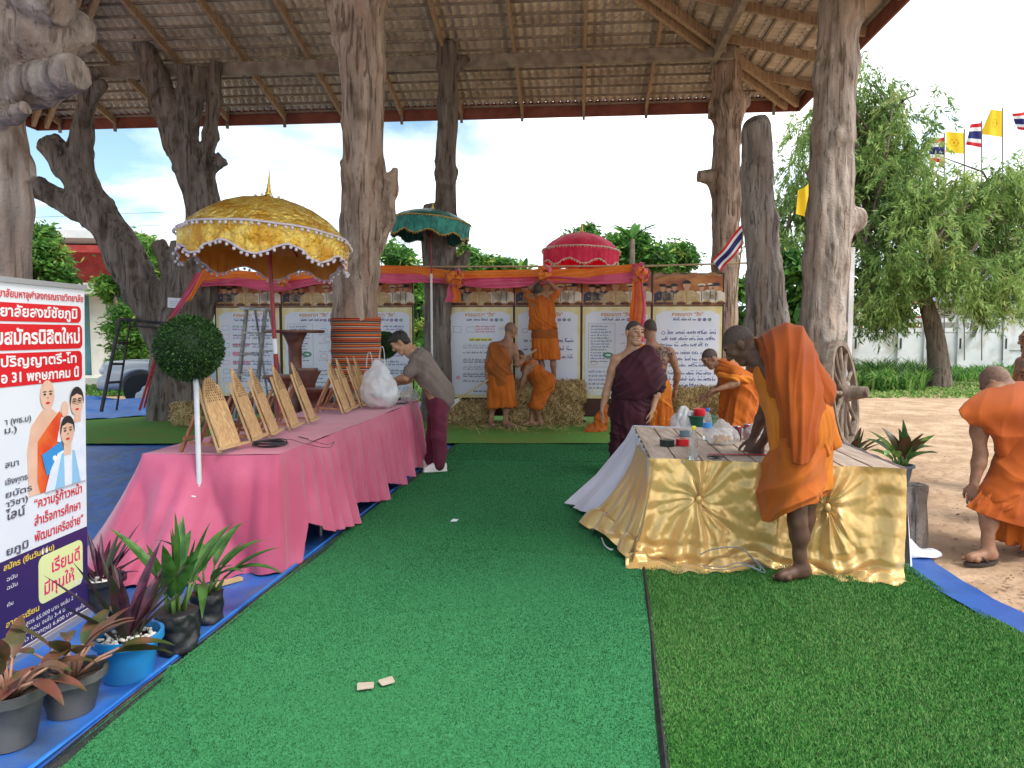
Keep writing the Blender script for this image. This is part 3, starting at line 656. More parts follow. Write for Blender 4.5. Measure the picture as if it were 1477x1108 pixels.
def board(px0, px1, kind, label, seed):
    A = D(px0, 500, Yp(px0)); B = D(px1, 500, Yp(px1)); A.z = B.z = 0; W_ = (B-A).length; u = (B-A)/W_; nrm = V(u.y, -u.x, 0)
    rz = math.atan2(u.y, u.x)
    t = thing('display_board', label, 'board', A, 'document boards in a row', rz)
    zt, zs, zd0 = 2.60, 2.03, .44
    o = ORG[t.name]; ORG[t.name] = V(0, 0, 0)          # build in board-local axes
    n0 = lambda nm, mb, m, **k: build(nm, mb, m, parent=t, smooth=0, local=True, **k)
    foot = [(.015, .10), (.015, .50), (.10, .34), (.30, .25), (W_-.30, .25), (W_-.10, .34), (W_-.015, .50), (W_-.015, .10)]
    n0('panel', MB().box((W_/2, .02, 1.35), (W_-.016, .03, 2.46)), m_board, bevel=.004)
    top = [(0.01, zs), (W_-.01, zs)]+[(W_-.01, zt-.04)]+[(W_*(1-i/24), zt-.03+.022*(1 if (i//3) % 2 else -.4)) for i in range(1, 24)]+[(.01, zt-.04)]
    n0('border_trim', MB().prism(top, (0, .004, 0), (1, 0, 0), (0, 0, 1), (0, -.006, 0)), m_trim)
    st = [(.016, zs+.02), (W_-.016, zs+.02), (W_-.016, zt-.10), (W_-.12, zt-.07), (W_*.5, zt-.055), (.12, zt-.07), (.016, zt-.10)]
    n0('photo_strip', MB().prism(st, (0, -.003, 0), (1, 0, 0), (0, 0, 1), (0, -.003, 0)), m_strip)
    fv = FIGV.copy(); fv[:, 0] *= W_/1.1*.96; fv[:, 0] += W_*.02; fv[:, 2] = zs+.022+np.clip(fv[:, 2], 0, 1)*.92; fv[:, 1] -= .003
    n0('printed_figures', (fv, FIG.f, FIG.m), fm)
    dc = [(.014, zd0+.08), (.07, zd0), (W_-.07, zd0), (W_-.014, zd0+.08), (W_-.014, zs-.012), (.014, zs-.012)]
    n0('page_border', MB().prism(dc, (0, -.003, 0), (1, 0, 0), (0, 0, 1), (0, -.004, 0)), m_page)
    r_ = .10; x0, x1, z0, z1 = .062, W_-.062, zd0+.06, zs-.09
    pg = [(x0+.1, z0), (x1-.1, z0), (x1, z0+.1), (x1, z1-.06)]+[(x1-.14, z1), (x0+.14, z1), (x0, z1-.06), (x0, z0+.1)]
    n0('page', MB().prism(pg, (0, -.009, 0), (1, 0, 0), (0, 0, 1), (0, -.003, 0)), m_white)
    mb = MB(); g = np.random.default_rng(seed)
    ci = lambda k: IK.index(k)
    cxm = W_/2
    scrib(mb, cxm-.24, cxm+.14, zs-.25, .035, .009, ci('blue'), g)
    for q, k in enumerate(('purple', 'blue', 'green')): outline(mb, ell(cxm+.2+q*.085, zs-.235, .032, .028, 8), .012, ci(k)); outline(mb, ell(cxm+.2+q*.085, zs-.235, .012, .01, 5), .01, ci(k))
    if kind == 'big':
        outline(mb, ell(x0+.13, zs-.46, .035, .03, 8), .008, ci('blue'))
        for q in range(9): scrib(mb, x0+(.2 if q == 0 else .08)+g.uniform(0, .1)*(q % 3 == 1), x1-.06-g.uniform(0, .25)*(q % 3 == 2), zs-.48-q*.105-(q//3)*.03, .048, .010, ci('blue'), g)
    elif kind == 'few':
        outline(mb, ell(x0+.12, zs-.42, .06, .05, 4, .78, 7.06), .008, ci('grey'))
        for q in range(3): scrib(mb, x0+.1, x1-.06, zs-.62-q*.14, .045, .011, ci('blue'), g)
        outline(mb, ell(x1-.2, z0+.16, .10, .07, 12), .02, ci('green')); scrib(mb, x1-.3, x1-.1, z0+.14, .025, .007, ci('green'), g); scrib(mb, x1-.55, x1-.32, z0+.15, .025, .007, ci('grey'), g)
    elif kind == 'list':
        outline(mb, ell(x0+.12, zs-.40, .10, .08, 4, .78, 7.06), .007, ci('grey')); outline(mb, ell(x0+.36, zs-.40, .11, .07, 4, .78, 7.06), .007, ci('grey'))
        for q in range(3): scrib(mb, x0+.45, x0+.78, zs-.36-q*.045, .022, .006, ci('red'), g)
        outline(mb, ell(x1-.12, zs-.40, .07, .08, 10), .012, ci('yellow')); scrib(mb, x1-.2, x1-.04, zs-.4, .03, .006, ci('grey'), g)
        mb.add([(cxm-.2, .001, zs-.60), (cxm+.2, .001, zs-.60), (cxm+.2, .001, zs-.55), (cxm-.2, .001, zs-.55)], [[0, 1, 2, 3]], ci('yellow')); scrib(mb, cxm-.19, cxm+.19, zs-.595, .03, .008, ci('black'), g)
        for q in range(6):
            for r in range(g.integers(1, 3)): scrib(mb, x0+.22, x1-.08-g.uniform(0, .2), zs-.69-q*.125-r*.04, .024, .0065, ci('black' if q % 3 else 'grey'), g)
        mb.add([(x0+.1, 0, z0+.26), (x0+.16, 0, z0+.26), (x0+.16, 0, z0+.32), (x0+.1, 0, z0+.32)], [[0, 1, 2, 3]], ci('pink'))
        outline(mb, ell(x1-.25, z0+.14, .08, .05, 7), .008, ci('yellow')); scrib(mb, x0+.4, x1-.2, z0+.04, .025, .008, ci('black'), g)
    elif kind == 'col':
        outline(mb, [(x0+.05, zs-1.05), (cxm-.02, zs-1.05), (cxm-.02, zs-.30), (x0+.05, zs-.30)], .006, ci('grey'))
        for q in range(13): scrib(mb, x0+.09, cxm-.07-g.uniform(0, .12), zs-.36-q*.05, .02, .0055, ci('blue' if q % 4 else 'black'), g)
        outline(mb, ell(cxm-.14, zs-.84, .09, .05, 12), .03, ci('green')); outline(mb, ell(x0+.15, zs-.98, .06, .04, 8), .008, ci('orange'))
        for q in range(4): outline(mb, ell(cxm+.14+g.uniform(0, .2), zs-.42-q*.15, .07, .05, 9), .006, ci('orange' if q % 2 else 'grey')); scrib(mb, cxm+.08, x1-.08, zs-.5-q*.15, .022, .005, ci('grey'), g)
        for q in range(5): scrib(mb, x0+.06, x1-.1-g.uniform(0, .3), zs-1.14-q*.07, .022, .006, ci('black' if q % 2 else 'blue'), g)
        outline(mb, ell(x0+.2, z0+.09, .10, .05, 5), .008, ci('yellow'))
    else:
        for q in range(7):
            z = zs-.36-q*.155; xx = x0+.06
            outline(mb, [(xx, z-.05), (xx+.13, z-.05), (xx+.13, z+.03), (xx, z+.03)], .006, ci(['grey', 'pink', 'green'][q % 3]))
            for r in range(2):
                k = ['black', 'blue', 'red', 'purple', 'green'][g.integers(0, 5)]
                scrib(mb, xx+.2, xx+.42+g.uniform(0, .1), z-r*.05, .026, .007, ci(k), g)
                scrib(mb, xx+.56, x1-.06-g.uniform(0, .15), z-r*.05, .026, .007, ci(['blue', 'black', 'purple'][g.integers(0, 3)]), g)
            if q in (2, 3, 4): mb.add([(xx+.18, .001, z-.03), (xx+.5, .001, z-.03), (xx+.5, .001, z+.02), (xx+.18, .001, z+.02)], [[0, 1, 2, 3]], ci('pink'))
            outline(mb, [(xx+.5, z), (xx+.57, z+.02), (xx+.57, z+.03), (xx+.5, z+.01)], .005, ci('black'))
        outline(mb, ell(x0+.12, z0+.12, .07, .06, 9), .014, ci('yellow')); scrib(mb, x0+.3, x1-.1, z0+.08, .025, .006, ci('grey'), g)
    mb.v = [a+np.array([0, -.0145, 0]) for a in mb.v]
    n0('handwriting', mb, [ink[k] for k in IK])
    text('title', 'ธรรมนาวา “วัง”', .085, (cxm, -.0145, zs-.17), (1, 0, 0), (0, 0, 1), ink['orange'], t, bold=.002, align='CENTER')
    for x in (.0, W_): pass
    for x in (.0, W_):
        n0('stand_post', MB().box((x, .01+.001*(x > 0), 1.29), (.020-.002*(x > 0), .04, 2.58-.01*(x > 0))), m_board)
        n0('stand_foot', MB().box((.05 if x == 0 else W_-.05, .01, .05), (.05, .36, .05)), m_board)
    ORG[t.name] = o
    return t
board(312, 405, 'map', 'document board with coloured charts directly behind the grey step ladder, leftmost', 1)
board(407, 501, 'col', 'document board with a boxed text column between the red umbrella pole and the wrapped trunk', 2)
board(503, 596, 'map', 'document board partly hidden by the wrapped trunk, next to the gap in the row', 3)
board(645, 741, 'list', 'document board with small lists and yellow heading behind the broom monk', 4)
board(742, 838, 'few', 'document board with three bold lines behind the monk standing on hay', 5)
board(839, 939, 'col', 'document board with a boxed text column beside the long ribbon tails', 6)
board(940, 1042, 'big', 'document board with nine lines of large blue handwriting, rightmost', 7)

# ---- ribbon swag along the top, rosettes, sash
m_or = M('cloth_orange', (.75, .17, .02), (.86, .25, .03), 3, .55, .3, 14, tl=.25, sheen=.3)
m_pk = M('cloth_pink', (.62, .07, .16), (.74, .13, .24), 3, .55, .3, 14, tl=.25, sheen=.3)
PYO = .22
def band(pts, h, amp, seed, off=0., n=120, twist=0):
    """hanging ribbon along px path (px,py,Y)"""
    P = [D(p[0], p[1], p[2]+PYO) for p in pts]; L_ = np.linspace(0, len(P)-1, n); c = np.array([np.array(lerp(P[int(min(t, len(P)-1.001))], P[int(min(t, len(P)-1.001))+1], t-int(min(t, len(P)-1.001)))) for t in L_])
    g = np.linspace(0, 1, 9); out = np.zeros((n, 9, 3)); s_ = np.linspace(0, 1, n)
    for j, q in enumerate(g):
        out[:, j] = c; hh = h*(1+.25*np.sin(s_*23+seed))
        out[:, j, 2] += off-hh*q
        out[:, j, 1] -= amp*np.sin(q*9+3*np.sin(s_*14+seed))+amp*.6
    return out
sw = thing('ribbon_swag', 'orange and pink cloth ribbon strung along the tops of the boards', 'ribbon', D(735, 390, 12.3))
pth = [(290, 400, 12.9), (345, 396, 12.8), (405, 402, 12.75), (470, 394, 12.6), (545, 389, 12.5), (600, 390, 12.45), (652, 397, 12.4), (710, 396, 12.35), (785, 394, 12.3), (850, 394, 12.2), (922, 386, 12.1)]
build('orange_band', MB().grid(band([(a, b-6, c) for a, b, c in pth], .17, .03, 1)), m_or, parent=sw, smooth=180)
build('pink_band', MB().grid(band([(a, b+5, c-.03) for a, b, c in pth], .14, .03, 4)), m_pk, parent=sw, smooth=180)
m_bamboo = M('bamboo', (.36, .27, .15), (.45, .35, .2), 5, .6)
build('pole', MB().tube([D(300, 397, 13.15), D(545, 385, 12.82), D(925, 384, 12.47), D(1092, 379, 12.3)], .016, 8), m_bamboo, parent=sw)
def loop_pts(c, d, side, up, r, w):
    n = 9; out = np.zeros((n, 2, 3)); c = np.array(c); d = np.array(d); side = np.array(side); up = np.array(up)
    for i in range(n):
        a = math.pi*2*i/(n-1); p = c+d*(r*.5*(1-math.cos(a)))+up*(r*.32*math.sin(a))
        out[i, 0] = p-side*w*math.sin(a/2); out[i, 1] = p+side*w*math.sin(a/2)
    return out
def rosette(px, py, Y, r, label, tails, mats, seed, rims=1.):
    Y += PYO; c = D(px, py, Y); t = thing('ribbon_rosette', label, 'rosette', c, 'ribbon rosettes'); g = np.random.default_rng(seed)
    for k, (nm, m) in enumerate((('orange_loops', m_or), ('pink_loops', m_pk))):
        mb = MB()
        for _ in range(22 if k == 0 else int(14*rims)):
            a = g.uniform(0, 6.283); e = g.uniform(-.1, 1.2); d = V(math.cos(a)*math.cos(e), -math.sin(e), math.sin(a)*math.cos(e))
            s_ = d.cross(V(g.normal(), g.normal(), g.normal())).normalized(); up = d.cross(s_)
            mb.grid(loop_pts(c, d, s_, up, r*g.uniform(.75, 1.1), r*.24))
        build(nm, mb, m, parent=t, smooth=180)
    for (dx0, dx1, ly, w, m) in tails:
        p0 = D(px+dx0*.3, py+4, Y-.03); p1 = D(px+dx1, py+ly, Y-.02); n = 30; G_ = np.zeros((n, 9, 3))
        for i in range(n):
            s_ = i/(n-1); p = lerp(p0, p1, s_); ww = w*(.45+.55*min(1, s_*2.2))
            for j in range(9):
                q = j/8-.5; G_[i, j] = (p.x+q*ww+.012*math.sin(s_*7+seed), p.y-.035*math.sin(q*8+seed+s_*2)*(1-.3*s_), p.z)
        build('tail', MB().grid(G_), m, parent=t, smooth=180)
rosette(655, 402, 12.25, .17, 'bushy orange rosette with short tails above the list board', [(-8, -8, 34, .12, m_pk), (4, 4, 34, .13, m_or)], 0, 3, .6)
rosette(785, 394, 12.05, .15, 'orange rosette held up by the monk standing on hay', [], 0, 4, .3)
rosette(922, 394, 12.0, .17, 'pink edged orange rosette with long hanging tails', [(-10, -6, 112, .24, m_or), (2, 3, 100, .17, m_pk), (-12, -16, 130, .10, m_or)], 0, 5, 1.5)
rosette(407, 403, 12.5, .12, 'orange rosette seen just right of the gold umbrella pole', [(-3, 0, 10, .16, m_or), (6, 12, 12, .13, m_pk)], 0, 6, .8)
# sash running from under the gold umbrella down to the forked tree
sa = thing('hanging_sash', 'pink and orange sash slanting down across the forked dead tree', 'sash', D(262, 430, 12.6))
def slant(p, q, w, seed):
    P, Q = D(*p), D(*q); n = 24; o = np.zeros((n, 7, 3))
    for i in range(n):
        s_ = i/(n-1); c = lerp(P, Q, s_)
        for j in range(7): k = j/6-.5; o[i, j] = (c.x+k*w, c.y-.04*math.sin(k*9+seed+2*s_), c.z+k*w*.35-.03*math.sin(s_*3.14))
    return o
build('pink_band', MB().grid(slant((290, 392, 12.6), (238, 470, 12.3), .13, 0)), m_pk, parent=sa, smooth=180)
build('orange_band', MB().grid(slant((296, 388, 12.55), (272, 434, 12.4), .14, 2)), m_or, parent=sa, smooth=180)
sh = thing('paper_notice', 'small white paper notice fixed to the forked dead tree', 'notice', D(252, 437, 12.75))
c_ = D(252, 437, 12.75); build('sheet', MB().box(c_, (.24, .006, .17), rot=Matrix.Rotation(.06, 3, 'Y')), M('paper', (.72, .76, .82), rough=.7), parent=sh, smooth=0)
mbp = MB()
for q in range(3): scrib(mbp, c_.x-.08, c_.x+.08, c_.z+.02-q*.035, .014, .004, 0, np.random.default_rng(q))
mbp.v = [a+np.array([0, c_.y-.006, 0]) for a in mbp.v]; build('print', mbp, ink['grey'], parent=sh, smooth=0)

# ---- ceremonial umbrellas
m_foil = M('gold_foil', (.74, .42, .04), (.95, .70, .17), 9, .30, 1., 20, metal=.45, bdist=.05, c3=(.64, .30, .03), s3=4, detail=8)
m_foil_in = M('gold_lining', (.82, .40, .06), (.90, .52, .12), 6, .7, .2, 20, tl=.55)
m_pom = M('pompom', (.62, .58, .60), (.74, .70, .72), 30, .9, .5, 60)
m_gold = M('finial_gold', (.55, .36, .08), (.70, .50, .14), 10, .3, metal=.9)
m_redpole = M('pole_red', (.23, .012, .022), (.30, .025, .035), 10, .4)
m_whitep = M('pole_white', (.66, .66, .68), (.74, .74, .75), 10, .5)
m_green = M('green_foil', (.010, .13, .11), (.03, .25, .20), 9, .35, .8, 24, metal=.3)
m_green_in = M('green_lining', (.02, .12, .11), (.03, .17, .15), 6, .7, tl=.3)
m_gtrim = M('gold_trim', (.42, .27, .06), (.55, .38, .1), 12, .5)
m_redcl = M('red_cloth', (.88, .04, .14), (.95, .08, .19), 5, .55, .3, 20, tl=.5)
m_trimw = M('cream_trim', (.66, .56, .45), (.74, .66, .55), 12, .6)
def umbrella(label, c, Rr, hd, val, amp, lobes, mats, pole, tilt=(0, 0), nr=10, pom=.0175, trims=2, ph=0., finial=.2):
    """canopy rim centre c, dome height hd, scalloped valance val +- amp; pole: list of (pt,pt,mat)"""
    base = V(pole[0][0].x, pole[0][0].y, 0)
    t = thing('ceremonial_umbrella', label, 'umbrella', base)
    mo, mi, mt, mp = mats
    rot = Matrix.Rotation(tilt[0], 3, 'X') @ Matrix.Rotation(tilt[1], 3, 'Y')
    def tr(P): P = np.asarray(P, float); return P @ np.array(rot).T+np.array(c)
    na = 96; A = np.linspace(0, 2*math.pi, na, endpoint=False)
    fac = lambda a: 1-.032*(1-abs(math.cos(nr*(a+ph)/2)))*1.0
    Rn = np.array([fac(a) for a in A])
    prof = [(.02, 1.0), (.2, .965), (.4, .87), (.6, .70), (.78, .47), (.9, .26), (1., .0)]
    P = np.zeros((na, len(prof), 3))
    for j, (r, z) in enumerate(prof):
        rr_ = Rr*r*(1-(1-Rn)*r); P[:, j] = np.c_[rr_*np.cos(A), rr_*np.sin(A), np.full(na, hd*z)]
        P[:, j, 2] -= .03*hd*r*(1-np.abs(np.cos(nr*(A+ph)/2)))
    P2 = tr(P.reshape(-1, 3)).reshape(P.shape)
    build('canopy', MB().grid(P2, closeu=True), mo, parent=t, smooth=28)
    Q = P*np.array([.985, .985, 1])-np.array([0, 0, .015]); build('lining', MB().grid(tr(Q.reshape(-1, 3)).reshape(P.shape)[:, ::-1], closeu=True), mi, parent=t, smooth=180)
    na2 = 180; A = np.linspace(0, 2*math.pi, na2, endpoint=False); Rn = Rr*np.array([fac(a) for a in A])
    vl = val-amp*np.cos(lobes*(A+ph)); nv = 10; W_ = np.zeros((na2, nv, 3))
    for j in range(nv):
        s_ = j/(nv-1); rr_ = Rn*(1+.012-.03*s_)+Rr*.022*s_*np.sin(A*38+2*np.sin(A*5))
        W_[:, j] = np.c_[rr_*np.cos(A), rr_*np.sin(A), -vl*s_-.0]
    vb = build('valance', MB().grid(tr(W_.reshape(-1, 3)).reshape(W_.shape), closeu=True), [mo, mi], parent=t, smooth=180)
    W2 = W_.copy(); W2[..., :2] *= .988; build('valance_lining', MB().grid(tr(W2.reshape(-1, 3)).reshape(W_.shape)[:, ::-1], closeu=True), mi, parent=t, smooth=180)
    tm = MB()
    low = W_[:, -1]*np.array([1.006, 1.006, 1]); top = W_[:, 0]*np.array([1.012, 1.012, 1])+np.array([0, 0, .0])
    for ring in (low, top):
        q = tr(np.vstack([ring, ring[:1]])); tm.tube([tuple(x) for x in q], .012*Rr/.84, 6, cap=False)
    build('edging', tm, mt, parent=t, smooth=180)
    pm = MB()
    for ring, dz, cnt in ((low, -.03, 84), (top, -.03, 72)):
        for k in range(cnt):
            i = int(k*na2/cnt) % na2; p = tr(ring[i]*np.array([1.02, 1.02, 1])+np.array([0, 0, dz*Rr/.84])); pm.sphere(p, pom*Rr/.84, 6)
    for k in range(10):
        a = k*.628+.2; p = tr(np.array([.17*Rr*math.cos(a), .17*Rr*math.sin(a), hd*.985+.012])); pm.sphere(p, pom*Rr/.84, 6)
    build('pompom_fringe', pm, mp, parent=t, smooth=180)
    for k in range(nr):
        a = 2*math.pi*k/nr+ph; rb = MB()
        rb.bar(tr(np.array([.03*math.cos(a), .03*math.sin(a), hd*.90])), tr(np.array([Rr*.96*math.cos(a), Rr*.96*math.sin(a), -.02])), .014, .014)
        build('rib', rb, m_redpole, parent=t)
    f = finial; fp = [(.055, 0), (.06, .03), (.035, .06), (.045, .09), (.03, .13), (.034, .17), (.02, .24), (.024, .28), (.014, .36), (.017, .42), (.009, .5), (.011, .58), (.004, .75), (.001, .9)]
    mbf = MB().lathe([(r*f/.28, z*f*1.1) for r, z in fp], (0, 0, hd*.99), 12); mbf.v = [tr(x) for x in mbf.v]
    build('finial', mbf, m_gold, parent=t, smooth=60)
    for a, b, r, m in pole: build('pole', MB().tube([a, b], r, 10), m, parent=t, smooth=60)
    return t
YU = 7.2; cu_ = D(384, 345, YU)
pb = D(402, 600, YU)
pl = lambda y: lerp(D(384, 290, YU), D(399, 540, YU), (y-290)/250)
p0 = pl(540); p0 = p0+(p0-pl(500))*(p0.z/(pl(500).z-p0.z)); p0.z = 0
umbrella('big gold foil ceremonial umbrella with scalloped pompom edge behind the pink table', cu_, .775, .385, .22, .055, 8, (m_foil, m_foil_in, M('lilac_trim', (.60, .55, .62), rough=.8), m_pom),
         [(p0, pl(510), .021, m_redpole), (pl(510), pl(488), .022, m_whitep), (pl(488), pl(295), .021, m_redpole)], tilt=(R(-5), R(2.5)), ph=.2, finial=.30)
YU = 12.35; cg = D(622, 321, YU)
umbrella('small dark green umbrella with gold trim in front of the slender trunk', cg, .64, .20, .25, .035, 9, (m_green, m_green_in, m_gtrim, m_gtrim),
         [(V(cg.x, YU, 0), D(622, 395, YU), .02, m_whitep), (D(622, 395, YU), D(622, 302, YU), .012, m_redpole)], tilt=(R(-3), R(5)), ph=.1, pom=.012, finial=.20)
YU = 14.2; cr_ = D(838, 363, YU)
umbrella('bright red umbrella with cream scalloped trim rising behind the boards', cr_, .72, .35, .27, .05, 8, (m_redcl, m_redcl, m_trimw, m_trimw),
         [(V(cr_.x, YU, 0), D(838, 345, YU), .018, m_redpole)], tilt=(R(-3), R(2)), ph=.4, pom=.014, finial=.28)

# ---- hay bales
m_hay = M('hay', (.27, .18, .07), (.56, .41, .19), 26, .9, .9, 60, stretch=(1, 1, 3.5), c3=(.13, .08, .03), s3=6)
straw = [M('straw_light', (.66, .50, .25), rough=.8), M('straw_mid', (.47, .33, .14), rough=.8), M('straw_dark', (.25, .16, .06), rough=.8)]
def strands(g, n, P, Nn, ln=(.06, .2), wd=.004, out=.03):
    d = g.normal(size=(n, 3)); d -= Nn*(np.sum(d*Nn, 1)[:, None])*.75; d /= np.linalg.norm(d, axis=1)[:, None]
    l = g.uniform(*ln, n)[:, None]; s_ = np.cross(d, Nn+.3*g.normal(size=(n, 3))); s_ /= np.linalg.norm(s_, axis=1)[:, None]+1e-9
    c = P+Nn*g.uniform(0, out, n)[:, None]
    a = c-d*l/2; b = c+d*l/2+Nn*g.uniform(-.01, .02, n)[:, None]
    v = np.stack([a-s_*wd, a+s_*wd, b+s_*wd, b-s_*wd], 1).reshape(-1, 3)
    return v, np.arange(4*n).reshape(-1, 4)
def hay_mesh(sx, sy, sz, seed):
    v, f = sdf_mesh([('b', (0, 0, sz/2), (sx/2, sy/2, sz/2), None, .05)], .03)
    v = v+vnormals(v, f)*(.022*nz(v, 9, seed))[:, None]; v[:, 2] = np.maximum(v[:, 2], .0)
    g = np.random.default_rng(seed); n = 2600; i = g.integers(0, len(v), n); N_ = vnormals(v, f)[i]
    keep = N_[:, 2] > -.5; sv_, sf_ = strands(g, keep.sum(), v[i][keep], N_[keep]); sv_[:, 2] = np.maximum(sv_[:, 2], .004)
    V_, F_, m_ = joinm((v, f), (sv_, sf_, 1+g.integers(0, 3, len(sf_))))
    return V_, F_, m_
m_twine = M('twine', (.30, .20, .10), rough=.9)
HB = None
def hay_bale(p, rz, label, proto=[None]):
    if proto[0] is None:
        t = thing('hay_bale', label, 'hay bale', p, 'hay bales', rz); o = ORG[t.name]; ORG[t.name] = V(0, 0, 0)
        build('straw', hay_mesh(.78, .42, .345, 5), [m_hay]+straw, parent=t, smooth=0, local=True)
        tw = MB()
        for x in (-.2, .2): tw.tube([(x, -.225, .01), (x, -.225, .34), (x, -.2, .362), (x, .2, .362), (x, .225, .34), (x, .225, .01)], .006, 5)
        build('twine', tw, m_twine, parent=t, local=True); ORG[t.name] = o; proto[0] = t; return t
    return dup(proto[0], p, rz, label, 'hay bales')
def gp(px, py, z=0.): q = G(px, py); return V(q.x, q.y, z)
BY = 12.25
def hx(px, Y, z): p = D(px, 550, Y); return V(p.x, Y, z)
hay_bale(hx(672, 12.55, .04), R(-8), 'hay bale lying alone under the list board, left of the broom monk')
hay_bale(hx(757, 12.6, .04), R(80), 'lower hay bale behind the bending monk')
hay_bale(hx(757, 12.6, .385), R(84), 'upper hay bale behind the bending monk')
hay_bale(hx(803, 12.5, .04), R(-12), 'lower hay bale under the standing monk, right of the bending monk')
hay_bale(hx(808, 12.52, .385), R(-5), 'upper hay bale carrying the monk who reaches for the rosette')
hay_bale(hx(1010, 11.4, .01), R(-5), 'lower hay bale under the large handwriting board')
hay_bale(hx(1010, 11.4, .355), R(-2), 'middle hay bale under the large handwriting board')
hay_bale(hx(286, 12.4, .05), R(60), 'hay bale at the foot of the forked dead tree')
g = np.random.default_rng(3); n = 900
Pq = np.c_[g.normal(D(740, 600, 12).x, .75, n), g.normal(11.75, .33, n), np.full(n, .09)]
sv_, sf_ = strands(g, n, Pq, np.tile([0, 0, 1.], (n, 1)), (.05, .16), .003, .012)
build('loose_straw', (sv_, sf_, g.integers(0, 3, n)), straw, smooth=0, kind='stuff', label='loose straw scattered on the turf around the hay bales', cat='straw')
# ================================================================== TABLES AND WHAT STANDS ON THEM
TZ = .78
FR, FL, BR = G(402, 656, TZ), G(203, 656, TZ), G(604, 578, TZ)
BL = BR+(FL-FR)
m_pink = M('pink_cloth', (.48, .085, .165), (.58, .12, .22), 2.5, .62, .22, 45, sheen=.25, bdist=.01, c3=(.48, .07, .15), s3=1.5)
def side_tau(px):
    a, b = 0., 1.
    for _ in range(40):
        m = (a+b)/2; p = lerp(FR, BR, m); x = CX+FPX*p.x/p.y
        if x < px: a = m
        else: b = m
    return a
pink = thing('draped_table', 'long table draped in a pleated pink cloth beside the aisle', 'table', V((FR.x+BL.x)/2, (FR.y+BL.y)/2, 0))
# perimeter: left side (back->front), front, right side (front->back), back
segs = [(BL, FL, 'l'), (FL, FR, 'f'), (FR, BR, 'r'), (BR, BL, 'b')]
hemT = [(0, .78), (side_tau(416), .76), (side_tau(423), .50), (side_tau(452), .66), (side_tau(490), .74), (side_tau(494), .60), (side_tau(537), .75), (side_tau(541), .62), (side_tau(566), .75), (side_tau(569), .67), (side_tau(579), .74), (side_tau(583), .68), (side_tau(604), .74), (1, .75)]
cols = []; nv = 26; per = 0.
for (A, B, tg) in segs:
    Ld = (B-A).length; d = (B-A)/Ld; out = V(d.y, -d.x, 0); n = int(Ld/.011)
    for i in range(n):
        s_ = i/n; x = s_*Ld; colp = []
        if tg == 'r': hem = np.interp(s_, [h[0] for h in hemT], [h[1] for h in hemT])
        elif tg == 'f': hem = .775-.03*abs(math.sin(x*5))
        else: hem = .74-.05*abs(math.sin(x*4.1))
        fs = per+x
        for j in range(nv):
            t = j/(nv-1); tt = t*hem/.78
            pl_ = 1.9*abs(math.sin(fs*15.5+1.1*math.sin(fs*3.3)+.3*t))**.6-1+.6*(1.8*abs(math.sin(fs*29+2.2*math.sin(fs*5)-.5*t))**.6-1)
            o = .012*min(1, t*6)+(.018+.070*tt)*(pl_*.55+.3)*min(1, t*4)
            if tg == 'r':
                k = np.interp(s_, [h[0] for h in hemT], [0, .0, .05, .06, .10, .01, .08, .01, .07, .01, .05, .01, .04, .04]); o = o*min(1, .2+s_*9)+k*tt**1.4+.01*tt
            if tg == 'f':
                u_ = s_; o += .27*math.exp(-((u_-.34)/.24)**2)*tt**1.7+.085*(1.7*abs(math.sin(u_*6.5-t*2.8+.4))**.7-1)*tt**.7*(1-.85*u_**5)+.05*tt*(1-u_**4)
            if tg == 'l': o += (.18+.30*s_**2)*tt**1.3
            sg = -.012*math.sin(fs*9)*t
            p = A+d*x+out*o
            if tg == 'f': p += d*(-.34*tt**1.5*(1-s_)**1.0*.9)
            colp.append((p.x, p.y, max(TZ-hem*t+sg*0-.004*math.sin(fs*6), .012+.01*math.sin(fs*40)**2)))
        cols.append(colp)
    per += Ld
Pk = np.array(cols)
# soften the corners
Pk[:, :, :2] = .5*Pk[:, :, :2]+.25*np.roll(Pk, 2, 0)[:, :, :2]+.25*np.roll(Pk, -2, 0)[:, :, :2]
build('skirt', MB().grid(Pk, closeu=True), m_pink, parent=pink, smooth=180)
nu, nv_ = 140, 36
ug, vg = np.meshgrid(np.linspace(0, 1, nu), np.linspace(0, 1, nv_), indexing='ij')
Pt = np.array(FR)[None, None]+np.array(BR-FR)*ug[..., None]+np.array(FL-FR)*vg[..., None]
Pt[..., 2] = TZ+.003+.004*nz(Pt.reshape(-1, 3), (5, 5, 1), 4).reshape(nu, nv_)
build('cloth_top', MB().grid(Pt), m_pink, parent=pink, smooth=180)
PU = (BR-FR).normalized(); PO = V(PU.y, -PU.x, 0)          # along the table / towards the aisle
for i in range(6):
    c = lerp(FR, BR, .05+.18*i)-PO*(.07 if i % 2 else .75); build('leg', MB().tube([V(c.x, c.y, 0), V(c.x, c.y, TZ-.02)], .018, 8), M('leg_steel', (.3, .3, .31), rough=.4, metal=.8) if i == 0 else bpy.data.materials['leg_steel'], parent=pink)

